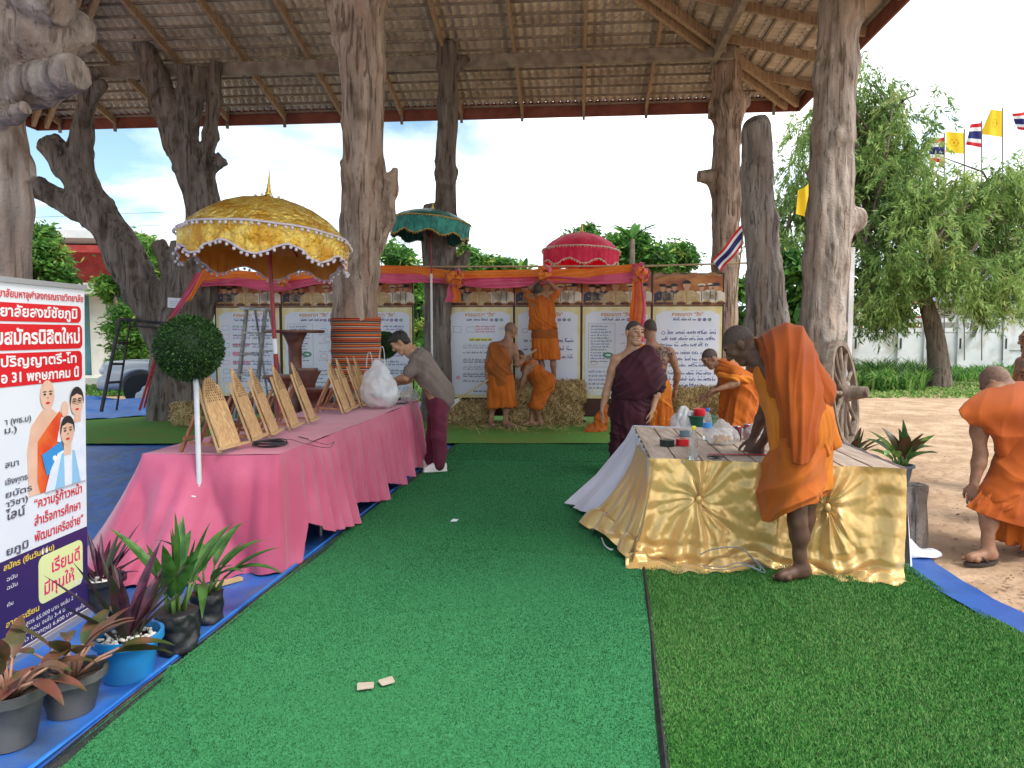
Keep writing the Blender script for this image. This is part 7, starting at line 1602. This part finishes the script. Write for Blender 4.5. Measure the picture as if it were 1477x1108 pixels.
# ---- white wall, weeds and houses on the right
m_wallw = M('fence_white', (.58, .60, .62), (.70, .71, .72), 1.5, .8, .2, 20, c3=(.42, .42, .38), s3=1.2); m_dk = M('slot_dark', (.03, .03, .03), rough=.8)
YF = 31.; fb = D(1440, 528, YF); fw = thing('boundary_wall', 'white boundary wall with posts and rails beyond the sandy yard', 'fence', V(fb.x, YF, 0))
house_box('wall_panel', 1225, 1660, 534, 480, YF, .12, m_wallw, fw)
for y in (462, 476): house_box('rail', 1225, 1660, y+3, y-3, YF, .12, m_wallw, fw, -.02)
for px in (1235, 1300, 1338, 1386, 1452, 1520, 1590):
    house_box('post', px-6, px+6, 534, 455, YF, .24, m_wallw, fw, -.1); house_box('slot', px-2, px+1, 503, 488, YF, .02, m_dk, fw, -.115)
house_box('panel', 1452, 1500, 505, 466, YF, .05, m_wallw, fw, -.05)
lp_ = thing('leaning_pole', 'grey concrete pole leaning by the white wall', 'pole', G(1393, 524)); build('shaft', MB().tube([G(1393, 524), D(1408, 470, 29), D(1437, 380, 29.5)], [.10, .09, .08], 8), M('concrete', (.30, .31, .32), (.38, .38, .38), 4, .8), parent=lp_)
m_orl = M('lattice_orange', (.55, .10, .02), (.65, .15, .03), 6, .6); ob_ = thing('orange_shed', 'low shed with orange slatted wall and white base beyond the yard', 'shed', V(D(1275, 500, 44).x, 44, 0))
house_box('base_wall', 1222, 1345, 520, 487, 44, .2, m_wallw, ob_); house_box('roof', 1215, 1350, 462, 456, 44, 3, M('roof_rust', (.25, .06, .04), (.32, .09, .06), 4, .7), ob_, -.5)
for k in range(22): house_box('slat', 1226+k*5.4, 1229+k*5.4, 487, 462, 44, .05, m_orl, ob_, .05+.012*(k % 2))
m_roofr = M('roof_red', (.28, .06, .05), (.36, .09, .075), 6, .7, .3, 30); hs = thing('house', 'house with red roof behind the white wall at the right edge', 'house', V(D(1455, 500, 52).x, 52, 0)); house_box('wall', 1405, 1560, 520, 425, 52, 6, m_crw, hs)
a, b = D(1390, 432, 50.5), D(1580, 432, 50.5); rr_ = D(1470, 388, 55); rr2 = D(1560, 388, 55); build('roof', MB().add([tuple(a), tuple(b), tuple(rr2), tuple(rr_), (a.x, 60, a.z), (b.x, 60, b.z)], [[0, 1, 2, 3], [4, 3, 2, 5], [0, 3, 4], [1, 5, 2]]), m_roofr, parent=hs, smooth=0)
for px in (1425, 1460, 1500): house_box('window', px, px+16, 490, 450, 52, .05, m_glass, hs, -.03)
m_lav = M('hoarding_lavender', (.38, .36, .55), (.48, .46, .64), 1, .6); hd_ = thing('hoarding', 'pale lavender hoarding showing through the tree on the right', 'hoarding', V(D(1400, 500, 40).x, 40, 0)); house_box('sheet', 1325, 1520, 436, 362, 40, .06, m_lav, hd_)
for px in (1335, 1400, 1465, 1515): house_box('post', px-2, px+2, 520, 360, 40, .1, bpy.data.materials['alloy'], hd_, .08)
# weeds and long grass
def weeds(name, label, px0, px1, y, Y0, Y1, n, ln, mats, seed, cat='grass'):
    g = np.random.default_rng(seed); px = g.uniform(px0, px1, n); Yy = g.uniform(Y0, Y1, n); B = np.array([[(p-CX)/FPX*yy, yy, 0] for p, yy in zip(px, Yy)]); hf_ = ln*g.uniform(.4, 1.1, n)*(.55+.45*np.abs(nz(B, .9, seed)))
    a = g.uniform(0, 6.283, n); lean = g.uniform(.1, .7, n); d = np.c_[np.cos(a)*lean, np.sin(a)*lean, np.ones(n)]; s_ = np.c_[-np.sin(a), np.cos(a), 0*a]*(.022+.012*g.random((n, 1)))
    m_ = B+d*hf_[:, None]*.6; t_ = B+d*hf_[:, None]*np.array([1.9, 1.9, .85])
    v = np.stack([B-s_, B+s_, m_+s_*.8, m_-s_*.8, t_], 1).reshape(-1, 3); i = np.arange(n)*5
    f = [[q, q+1, q+2, q+3] for q in i]+[[q+3, q+2, q+4] for q in i]; mi = list(g.integers(0, len(mats), n)); 
    return build(name, (v, f, mi+mi), mats, smooth=0, kind='stuff', label=label, cat=cat)
weeds('long_grass', 'tall bright green grass clump before the white wall', 1215, 1335, 520, 20, 27, 3000, 1.05, lf_b[:3]+[lf_a[2]], 3)
weeds('low_weeds', 'low green weeds along the foot of the white wall', 1320, 1700, 528, 24, 30.5, 4200, .55, lf_b[:3], 4)
weeds('verge_grass', 'short sparse grass on the verge beyond the sand', 1180, 1800, 545, 18, 24, 9000, .11, [lf_a[1], lf_a[2], lf_b[1]], 5)
weeds('border_grass', 'short grass along the building foot at left', -60, 330, 560, 18.5, 22.5, 5000, .14, lf_b[:3], 6)
weeds('back_weeds', 'green undergrowth seen below and between the boards', 560, 1120, 560, 16, 24, 3500, .6, lf_b[:3], 7)
v, f = sdf_mesh([('b', tuple(G(1354, 524)+V(0, -.3, .32)), (.36, .04, .30), np.array(Matrix.Rotation(.25, 3, 'X')), .02)], .03); n = vnormals(v, f); v = v+n*(.03*nz(v, 5, 2))[:, None]
build('card_sheet', (v, f), M('cardboard_pale', (.40, .33, .25), (.48, .41, .33), 4, .8), smooth=60, label='crumpled beige sheet propped against the tree trunk before the wall', cat='cardboard', loc=G(1354, 524))
# ---- flags
fl = {'r': M('flag_red', (.60, .02, .03), rough=.7, tl=.35), 'w': M('flag_white', (.78, .78, .8), rough=.7, tl=.35), 'b': M('flag_blue', (.02, .025, .15), rough=.7, tl=.25), 'y': M('flag_yellow', (.85, .58, .03), rough=.7, tl=.4), 'e': M('flag_emblem', (.62, .33, .02), rough=.7, tl=.3)}
FM = [fl[k] for k in 'rwbye']; m_fpole = M('flag_pole', (.20, .17, .16), rough=.6)
def flag(label, corners, Y, kind, pole, amp=.06, group=None, seed=0):
    """corners px: hoist top, hoist bottom, fly bottom, fly top"""
    c = [D(x, y, Y+(dd or 0)) for x, y, dd in [(q+(0,))[:3] for q in corners]]; n, m = 22, 18; P = np.zeros((n+1, m+1, 3))
    for i in range(n+1):
        for j in range(m+1):
            a, b = i/n, j/m; p = lerp(lerp(c[0], c[3], a), lerp(c[1], c[2], a), b); w = amp*math.sin(a*8+seed+b*2)*a; P[i, j] = (p.x, p.y+w, p.z+.3*w)
    mb = MB().grid(P); mi = []
    for i in range(n):
        for j in range(m):
            if kind == 'thai': k = 'rwbbwr'[min(5, int(j/m*6))]; mi.append('rwbye'.index(k))
            else: r = math.hypot((i+.5)/n-.5, ((j+.5)/m-.5)*1.1); mi.append(4 if (.16 < r < .21 or r < .06) and kind == 'emblem' else 3)
    mb.m = mi; p0 = D(*pole[0], Y); t = thing('flag', label, 'flag', V(p0.x, Y, max(0, p0.z) if p0.z > .3 else 0), group)
    build('cloth', mb, FM, parent=t, smooth=180)
    build('pole', MB().tube([p0]+[D(*q, Y) for q in pole[1:]], .0006*Y+.006, 8), m_fpole if Y > 15 else m_bamboo, parent=t)
fg = 'flags flying above the trees'
flag('tricolour flag tangled in the treetop, left of the yellow flags', [(1362, 198), (1362, 236), (1340, 232), (1336, 204)], 27, 'thai', [(1362, 520), (1362, 192)], .1, fg, 1)
flag('yellow flag with emblem low over the tree, left of the tall tricolour', [(1391, 192), (1391, 222), (1362, 220), (1363, 190)], 27, 'emblem', [(1391, 520), (1391, 186)], .1, fg, 2)
flag('tricolour flag hanging between the two yellow flags', [(1416, 177), (1416, 213), (1394, 209), (1397, 180)], 27, 'thai', [(1416, 520), (1416, 174)], .1, fg, 3)
flag('highest yellow flag with emblem above the tree', [(1446, 160), (1446, 198), (1417, 194), (1428, 158)], 27, 'emblem', [(1446, 520), (1446, 156)], .1, fg, 4)
flag('tricolour flag cut by the right edge of the photo', [(1492, 160), (1492, 190), (1470, 187), (1461, 164)], 27, 'thai', [(1492, 520), (1492, 156)], .1, fg, 5)
flag('tricolour flag drooping from a bamboo stick beside the grey trunk post', [(1071, 322), (1073, 352), (1040, 392), (1028, 376)], 11.8, 'thai', [(1054, 600), (1060, 440), (1074, 318)], .05, None, 6)
flag('plain yellow flag hanging just behind the tall pale trunk', [(1170, 262), (1172, 316), (1146, 308), (1152, 276)], 13.5, 'plain', [(1172, 600), (1170, 250)], .06, None, 7)
wp_ = D(1221, 600, 10.9); wp_.z = 0; wpo = thing('white_post', 'thin white square post standing right behind the tall pale trunk', 'post', wp_); build('shaft', MB().box((wp_.x, 10.9, 1.4), (.075, .075, 2.8)), m_wallw, parent=wpo, bevel=.005)
# utility wires far off
for k, (y0, y1) in enumerate(((318, 290), (334, 312))):
    build('utility_wire', MB().tube([D(-60, y0, 40), D(240, (y0+y1)/2+2, 40), D(620, y1, 40)], .011, 5), m_blk, smooth=180, label=['upper thin utility wire across the sky at left', 'lower thin utility wire across the sky at left'][k], cat='wire', loc=D(-60, y0, 40))

# ================================================================== CART WHEEL, STUMP, LADDERS, STANDS
m_cart = M('cart_wood', (.14, .105, .08), (.27, .21, .165), 3, .85, .6, 14, stretch=(4, 4, 1.5), c3=(.11, .08, .06), s3=2)
wc = D(1216, 568, 9.85); nW = V(.80, -.58, .12).normalized(); uW = nW.cross(Z).normalized(); vW = uW.cross(nW); RWh = .725
cw = thing('cart_wheel', 'old wooden cart wheel leaning against the tall pale trunk', 'cart wheel', V(wc.x, wc.y, 0))
rim_ = MB(); n = 48; prof = [(RWh-.085, -.04), (RWh, -.045), (RWh, .045), (RWh-.085, .04)]; P = np.zeros((n, 5, 3))
for i in range(n):
    a = 2*math.pi*i/n; dd = uW*math.cos(a)+vW*math.sin(a)
    for j in range(5): r, h_ = prof[j % 4]; P[i, j] = wc+dd*(r+.006*math.sin(a*7))+nW*h_
build('rim', rim_.grid(P, closeu=True), m_cart, parent=cw, smooth=30)
for k in range(12):
    a = 2*math.pi*k/12+.1; dd = uW*math.cos(a)+vW*math.sin(a); build('spoke', MB().tube([wc+dd*.08, wc+dd*.35, wc+dd*(RWh-.06)], [.034, .026, .030], 8), m_cart, parent=cw)
hb = MB(); hp_ = [(.06, -.16), (.085, -.14), (.11, -.05), (.125, 0), (.11, .07), (.085, .2), (.075, .30), (.055, .31), (.04, .30), (.04, .26)]; n = 20; P = np.zeros((n, len(hp_), 3))
for i in range(n):
    a = 2*math.pi*i/n
    for j, (r, h_) in enumerate(hp_): P[i, j] = wc+(uW*math.cos(a)+vW*math.sin(a))*r+nW*h_
build('hub', hb.grid(P, closeu=True), m_cart, parent=cw, smooth=40)
sc_ = G(1314, 788); v, f = sdf_mesh([('y', sc_-Z*.02, sc_+Z*.46, .118, .102)], .012, k=.02); n = vnormals(v, f); side = 1-np.abs(n[:, 2]); v = v+n*((.012*nz(v, (30, 30, 3), 4, 3)+.010*nz(v, (9, 9, 4), 8))*side)[:, None]
build('stump', (v, f), bk_grey, smooth=60, label='sawn grey wooden stump at the right end of the gold table', cat='stump', loc=sc_)
# potted plants by the table
m_soil = M('soil', (.035, .024, .016), (.07, .05, .035), 30, .95, .6, 50)
def leafgrid(mb, base, d, up, L_, W_, bend, m, n=9, fold=.25, curl=0., tipw=1.0):
    """one leaf blade: base, direction, length, width, droop"""
    d = d.normalized(); s_ = d.cross(up).normalized(); p = Vector(base); P = np.zeros((n+1, 5, 3)); dd = Vector(d)
    for i in range(n+1):
        q = i/n; w = W_*.5*(math.sin(math.pi*min(1, q**.8*.97+.03))**.8)*(1-.15*q)
        if i == n: w = .001
        nn = s_.cross(dd).normalized()
        for j, e in enumerate((-1, -.55, 0, .55, 1)): P[i, j] = p+s_*(w*e)+nn*(fold*w*abs(e)-.0*W_)+nn*(curl*math.sin(q*9+e)*w*.3)
        dd = (dd-Z*(bend/n)).normalized(); p = p+dd*(L_/n)
    mb.grid(P, m)
def lmat(name, a, b, scale, stretch=(1, 1, 1)): return M(name, a, b, scale, .38, .15, 30, stretch=stretch, spec=.5, tl=.18, lo=.42, hi=.58)
lm_green = lmat('leaf_green', (.035, .11, .02), (.08, .19, .04), 14); lm_ginger = lmat('leaf_ginger', (.03, .10, .018), (.07, .17, .03), 9); lm_purple = lmat('leaf_purple', (.045, .012, .028), (.11, .025, .055), 14); lm_pg = lmat('leaf_purple_green', (.04, .05, .025), (.09, .035, .045), 8); lm_agla = lmat('leaf_aglaonema', (.045, .075, .018), (.20, .075, .05), 7); lm_agla2 = lmat('leaf_aglaonema_red', (.17, .06, .04), (.08, .07, .025), 9); lm_lime = lmat('leaf_lime', (.22, .34, .08), (.08, .20, .03), 22); lm_croton = lmat('leaf_croton', (.12, .03, .02), (.05, .06, .015), 14); lm_stem = M('stem_pink', (.34, .17, .12), (.42, .22, .15), 9, .5); lm_gst = M('stem_green', (.09, .17, .04), rough=.5)
m_potg = M('pot_grey', (.05, .052, .055), (.085, .087, .09), 7, .6, .15, 20, c3=(.13, .12, .11), s3=3); m_potb = M('pot_blue', (.012, .19, .52), (.02, .24, .58), 5, .4, c3=(.03, .2, .45), s3=4); m_potk = M('pot_black', (.014, .014, .016), (.03, .03, .034), 10, .45, .3, 30); m_peb = M('pebble', (.56, .54, .50), (.70, .68, .64), 20, .6)
def pot(t, c, r0, r1, h, m, lip=.014, wavy=0., soil=True):
    build('pot', MB().lathe([(r0*.9, .0), (r0, .004), (r1*.94, h*.8), (r1, h*.82), (r1+lip, h*.84), (r1+lip, h), (r1, h), (r1*.93, h*.84), (r0, .02)], c, 36, fn=(lambda a, z: 1+wavy*math.sin(a*14)*(z > h*.8)) if wavy else None), m, parent=t, smooth=40)
    if soil: build('soil', MB().lathe([(.001, h*.80), (r1*.5, h*.82), (r1*.93, h*.80)], c, 20), m_soil, parent=t, smooth=60)
def pebbles(t, c, r, z, n, seed):
    g = np.random.default_rng(seed); mb = MB()
    for _ in range(n):
        a, q = g.uniform(0, 6.283), r*math.sqrt(g.random()); s_ = g.uniform(.009, .016); mb.sphere((c.x+q*math.cos(a), c.y+q*math.sin(a), c.z+z+g.uniform(0, .012)), (s_, s_*.8, s_*.65), 7, rot=Matrix.Rotation(g.uniform(0, 3), 3, 'Z'))
    o = build('pebbles', mb, m_peb, parent=t, smooth=180); o['kind'] = 'stuff'
def aglao(label, c, r0, r1, h, seed, n=16, sc=1., lean=V(0, 0, 0)):
    t = thing('potted_plant', label, 'potted plant', c); pot(t, c, r0, r1, h, m_potg, wavy=.02); g = np.random.default_rng(seed); st = c+Z*h*.8
    for k in range(n):
        a = k*2.4+g.uniform(-.3, .3); e = g.uniform(.35, 1.35); d = (V(math.cos(a)*math.cos(e), math.sin(a)*math.cos(e), math.sin(e))+lean).normalized(); sl = g.uniform(.10, .19)*sc
        b = st+V(math.cos(a), math.sin(a), 0)*.02; m_ = b+d*sl*.6+Z*.01; tip = b+d*sl+V(d.x, d.y, 0)*.02
        build('stem', MB().tube([b, m_, tip], [.007*sc, .006*sc, .0045*sc], 7), lm_stem, parent=t, smooth=180)
        mb = MB(); leafgrid(mb, tip, V(d.x*1.3, d.y*1.3, d.z*.55), Z, g.uniform(.16, .23)*sc, g.uniform(.055, .080)*sc, g.uniform(.4, 1.1), 0, fold=.3, curl=.25); build('leaf', mb, lm_agla if g.random() < .6 else lm_agla2, parent=t, smooth=180)
    return t
def blade_plant(label, c, mk_pot, n, L_, W_, mats, seed, spread=(.5, 1.4), bend=(.2, .9), z0=.18, stems=0., pebr=None, lean=V(0, 0, 0), rr=.05):
    t = thing('potted_plant', label, 'potted plant', c); mk_pot(t); g = np.random.default_rng(seed)
    if pebr: pebbles(t, c, pebr, z0, 90, seed)
    for k in range(n):
        a = k*2.4+g.uniform(-.4, .4); e = g.uniform(*spread); d = (V(math.cos(a)*math.cos(e), math.sin(a)*math.cos(e), math.sin(e))+lean).normalized(); b = c+Z*z0+V(math.cos(a), math.sin(a), 0)*rr*g.random()
        l = g.uniform(*L_)
        if stems:
            q = b+(d+Z*.6).normalized()*stems*g.uniform(.5, 1.1); build('stem', MB().tube([b, lerp(b, q, .5), q], [.008, .007, .005], 7), lm_gst, parent=t, smooth=180); b = q
        mb = MB(); leafgrid(mb, b, d, Z if abs(d.z) < .95 else V(1, 0, 0), l, g.uniform(*W_), g.uniform(*bend), 0, n=10, fold=.45); build('leaf', mb, mats[int(g.integers(0, len(mats)))], parent=t, smooth=180)
    return t
c = G(15, 1072, .012); aglao('grey pot of reddish aglaonema cut by the left edge', c, .085, .125, .22, 3, 15, .95)
c = G(103, 1026, .012); aglao('grey wavy rimmed pot of reddish green aglaonema', c, .085, .125, .175, 5, 17, 1.05)
c = G(186, 976, .012); blade_plant('blue plastic pot of tall purple green blades topped with white pebbles', c, lambda t, c=c: pot(t, c, .10, .135, .205, m_potb, .016), 17, (.26, .48), (.045, .065), [lm_purple, lm_pg, lm_pg], 7, (.75, 1.45), (.1, .5), .175, pebr=.115, lean=V(.12, 0, 0))
c = G(148, 874, .012); blade_plant('black pot of dark purple blades with white pebbles behind the banner edge', c, lambda t, c=c: pot(t, c, .09, .115, .17, m_potk), 20, (.20, .34), (.03, .045), [lm_purple, lm_purple, lm_pg], 9, (.5, 1.4), (.2, .6), .145, pebr=.10)
def nbag(c, r, h):
    def mk(t):
        v, f = sdf_mesh([('y', c, c+Z*h, r*.92, r)], .012, k=.02); n = vnormals(v, f); v = v+n*((.012*nz(v, 22, 3)+.006*nz(v, 50, 5))*(1-np.abs(n[:, 2])))[:, None]; build('nursery_bag', (v, f), m_potk, parent=t, smooth=60)
    return mk
c = G(257, 938, .012); blade_plant('black nursery bag of tall green ginger leaves at the groundsheet edge', c, nbag(c, .10, .20), 16, (.24, .40), (.05, .075), [lm_ginger, lm_green], 12, (.75, 1.5), (.2, .9), .19, stems=.16, lean=V(.10, 0, 0))
c = G(300, 895, .012); blade_plant('smaller black nursery bag of green leaves leaning over the carpet', c, nbag(c, .085, .16), 13, (.18, .36), (.045, .07), [lm_ginger, lm_green], 14, (.35, 1.3), (.4, 1.6), .15, stems=.12, lean=V(.25, -.05, .1))
c = V(G(1302, 782).x-.02, G(1302, 782).y+.02, .462); blade_plant('potted plant with lime and dark red leaves standing on the stump', c, lambda t, c=c: pot(t, c, .06, .08, .12, M('pot_slate', (.14, .17, .22), rough=.5)), 17, (.17, .31), (.085, .12), [lm_lime, lm_lime, lm_green, lm_croton], 16, (.3, 1.45), (.3, 1.0), .10, stems=.10)
c = G(1228, 690, .0); c = V(D(1228, 640, 7.0).x, 7.0, 0); blade_plant('dark leaved potted plant between the gold table and the cart wheel', c, lambda t, c=c: pot(t, c, .10, .14, .35, m_potk), 22, (.16, .30), (.05, .075), [lm_green, lm_ginger, lm_croton], 18, (.2, 1.3), (.3, 1.1), .33, stems=.12)

# ladders
m_iron = M('iron_black', (.02, .022, .024), (.05, .045, .04), 10, .6); m_redm = M('metal_red', (.30, .02, .03), (.36, .04, .04), 8, .5); m_alu = M('ladder_alu', (.17, .18, .18), (.28, .28, .27), 8, .45, metal=.4, c3=(.42, .40, .36), s3=9)
YL = 12.45; l1 = thing('step_ladder', 'black iron step ladder with red back legs standing on the blue tarp', 'ladder', V(D(185, 590, YL).x, YL, .2))
def L1(a, b, r, m, nm): build(nm, MB().tube([D(*a), D(*b)], r, 8), m, parent=l1)
L1((173, 460, YL), (146, 594, YL-.2), .03, m_iron, 'front_leg'); L1((188, 462, YL+.35), (168, 592, YL+.25), .018, m_iron, 'front_leg'); L1((172, 460, YL), (240, 467, YL+.1), .026, m_iron, 'top_bar'); L1((188, 470, YL+.3), (238, 474, YL+.3), .014, m_iron, 'top_bar')
L1((170, 495, YL-.05), (183, 494, YL+.3), .022, m_iron, 'tread'); L1((163, 525, YL-.1), (178, 525, YL+.3), .022, m_iron, 'tread'); L1((155, 552, YL-.15), (172, 551, YL+.28), .022, m_iron, 'tread')
L1((239, 466, YL+.05), (201, 592, YL-.1), .022, m_redm, 'back_leg'); L1((236, 470, YL+.35), (208, 588, YL+.25), .018, m_redm, 'back_leg'); L1((226, 512, YL+.0), (229, 510, YL+.3), .016, m_redm, 'tread'); L1((216, 545, YL-.05), (219, 544, YL+.3), .016, m_redm, 'tread')
YL = 9.6; l2 = thing('step_ladder', 'grey aluminium step ladder in front of the coloured chart boards', 'ladder', V(D(400, 600, YL).x, YL, 0))
def L2(a, b, w, h_, nm): build(nm, MB().bar(D(*a), D(*b), w, h_, up=(0, 1, 0)), m_alu, parent=l2, smooth=0)
L2((356, 445, YL+.15), (336, 628, YL-.55), .03, .07, 'side_rail'); L2((383, 447, YL-.05), (364, 628, YL-.75), .03, .07, 'side_rail')
L2((368, 447, YL+.2), (392, 610, YL+.75), .02, .03, 'back_leg'); L2((389, 449, YL+.05), (415, 606, YL+.6), .02, .03, 'back_leg')
build('top_plate', MB().bar(D(352, 445, YL+.15), D(392, 447, YL-.05), .16, .04), m_alu, parent=l2, bevel=.005)
for k in range(5):
    t_ = .2+.17*k; a = lerp(D(356, 445, YL+.15), D(336, 628, YL-.55), t_); b = lerp(D(383, 447, YL-.05), D(364, 628, YL-.75), t_); build('tread', MB().bar(a, b, .09, .025), m_alu, parent=l2, smooth=0)
for k in range(2):
    t_ = .35+.35*k; a = lerp(D(368, 447, YL+.2), D(392, 610, YL+.75), t_); b = lerp(D(389, 449, YL+.05), D(415, 606, YL+.6), t_); build('brace', MB().tube([a, b], .01, 6), m_alu, parent=l2)
m_mahog = M('mahogany', (.085, .022, .014), (.17, .055, .035), 5, .4, c3=(.22, .12, .09), s3=3)
def pedestal(label, px, py, Y, r, rc, seed):
    top = D(px, py, Y); base = V(top.x, Y, 0); t = thing('pedestal_table', label, 'pedestal table', base, 'wooden pedestal tables')
    build('table_top', MB().lathe([(.01, top.z-.035), (r*.95, top.z-.035), (r, top.z-.02), (r, top.z-.005), (r*.97, top.z), (.001, top.z)], base, 32), m_mahog, parent=t, smooth=40)
    h_ = top.z-.035; build('column', MB().lathe([(rc*1.6, .04), (rc*1.3, .1), (rc, .25), (rc*.9, h_*.5), (rc, h_-.15), (rc*1.5, h_-.05), (rc*1.9, h_)], base, 18, fn=lambda a, z: 1+.05*math.sin(a*3+z*5+seed)), m_mahog, parent=t, smooth=60)
    build('foot', MB().lathe([(r*.7, 0), (r*.7, .03), (rc*1.6, .05)], base, 28), m_mahog, parent=t, smooth=40)
pedestal('tallest dark wood pedestal table right of the red umbrella pole', 425, 476, 8.6, .34, .075, 1); pedestal('round wood pedestal stand behind the gap in the plaques', 456, 560, 8.0, .17, .10, 2); pedestal('small wood pedestal stool behind the low stand', 444, 531, 8.5, .115, .08, 3)
pedestal('low dark pedestal stand directly in front of the red umbrella pole', 404, 541, 7.9, .18, .07, 4)
# striped cloth around the wrapped trunk
m_wov = bpy.data.materials.new('woven_stripes'); m_wov.use_nodes = True; n_, l_, b_ = nodes(m_wov)
tcn = n_.new('ShaderNodeTexCoord'); sp = n_.new('ShaderNodeSeparateXYZ'); l_.new(tcn.outputs['Object'], sp.inputs[0]); wv = n_.new('ShaderNodeMath'); wv.operation = 'MULTIPLY'; wv.inputs[1].default_value = 8.0; l_.new(sp.outputs['Z'], wv.inputs[0])
ns_ = n_.new('ShaderNodeTexNoise'); ns_.inputs['Scale'].default_value = 3; l_.new(tcn.outputs['Object'], ns_.inputs[0]); ad_ = n_.new('ShaderNodeMath'); ad_.operation = 'MULTIPLY_ADD'; ad_.inputs[1].default_value = .10; l_.new(ns_.outputs['Fac'], ad_.inputs[0]); l_.new(wv.outputs[0], ad_.inputs[2])
fr = n_.new('ShaderNodeMath'); fr.operation = 'FRACT'; l_.new(ad_.outputs[0], fr.inputs[0]); cr2 = n_.new('ShaderNodeValToRGB'); cr2.color_ramp.interpolation = 'CONSTANT'
seq = [(0, (.012, .01, .012)), (.09, (.55, .08, .015)), (.2, (.62, .17, .02)), (.27, (.02, .015, .015)), (.36, (.45, .40, .36)), (.41, (.10, .02, .02)), (.5, (.02, .05, .015)), (.57, (.50, .06, .02)), (.68, (.02, .012, .012)), (.76, (.58, .14, .02)), (.86, (.30, .035, .03)), (.93, (.5, .46, .42))]
e_ = cr2.color_ramp.elements; e_[0].position, e_[0].color = 0, col(seq[0][1]); e_[1].position, e_[1].color = seq[1][0], col(seq[1][1])
for p_, c_2 in seq[2:]: q_ = e_.new(p_); q_.color = col(c_2)
l_.new(fr.outputs[0], cr2.inputs[0]); l_.new(cr2.outputs[0], b_.inputs['Base Color']); b_.inputs['Roughness'].default_value = .85
ca, cbt = D(512, 458, 9.0), D(512, 560, 9.0); P = np.zeros((72, 16, 3))
for i in range(72):
    a = 2*math.pi*i/72
    for j in range(16):
        s_ = j/15; r = .297+.010*math.sin(a*3+1)+.006*math.sin(s_*30+a*2); P[i, j] = (ca.x+r*math.cos(a), 9.0+r*math.sin(a), lerp(ca.z, cbt.z, s_)+.012*math.sin(a+.5))
build('woven_cloth', MB().grid(P, closeu=True), m_wov, smooth=180, label='striped orange and black woven cloth wrapped round the thick trunk', cat='cloth', loc=(ca.x, 9.0, cbt.z))
# litter
for k, (px, py, sx, sy, rz, lb) in enumerate(((527, 990, .06, .045, .15, 'left of two torn cardboard scraps on the green aisle carpet'), (558, 983, .055, .040, .5, 'right of two torn cardboard scraps on the green aisle carpet'))):
    p = G(px, py, .045); g = np.random.default_rng(k); poly = [(sx*math.cos(a)*(1 if abs(math.cos(a)) > .5 else .8)*g.uniform(.62, .8), sy*math.sin(a)*g.uniform(.7, .9)) for a in (.6, .75, 2.3, 2.5, 3.8, 4.0, 5.45, 5.6)]
    build('cardboard_scrap', MB().prism(poly, p, (math.cos(rz), math.sin(rz), .06), (-math.sin(rz), math.cos(rz), .08), (0, 0, .004)), bpy.data.materials['cardboard_pale'], smooth=0, label=lb, cat='cardboard', loc=p)
p = G(655, 751, .045); build('paper_scrap', MB().prism([(-.03, -.01), (.02, -.02), (.035, .01), (-.01, .025)], p, (1, 0, .1), (0, 1, .25), (0, 0, .003)), bpy.data.materials['paper'], smooth=0, label='small white paper scrap on the green aisle carpet', cat='paper', loc=p)
p = G(320, 840, .02); build('wood_offcut', MB().bar(G(296, 848, .03), G(348, 834, .03), .045, .018), m_ledge, smooth=0, label='pale wood offcut lying on the groundsheet under the pink cloth', cat='wood', loc=p)
p = G(876, 790, .04); build('white_strap', MB().tube(smoothp([G(868, 776, .05), G(872, 786, .045), G(879, 792, .045), G(884, 793, .045)]), .006, 6), m_whitep, smooth=180, label='short white strap lying beside the gold cloth tail', cat='strap', loc=p)

# far wood line closing the horizon
g = np.random.default_rng(91); nc = 420; cx_ = g.uniform(-95, 95, nc); cy_ = g.uniform(72, 100, nc); hz = g.uniform(1.0, 4.6, nc)*(.7+.4*np.sin(cx_*.13)); cen = np.c_[cx_, cy_, np.maximum(hz, .4)]
v, f, k = leaves(g, cen, np.full(nc, 1.7), 26000, .75, .5, .3); v[:, 2] = np.maximum(v[:, 2], 0)
build('far_woods', (v, f, g.integers(0, 3, nc)[k]), lf_b[:3], smooth=0, kind='stuff', label='distant belt of woodland along the horizon', cat='woods')
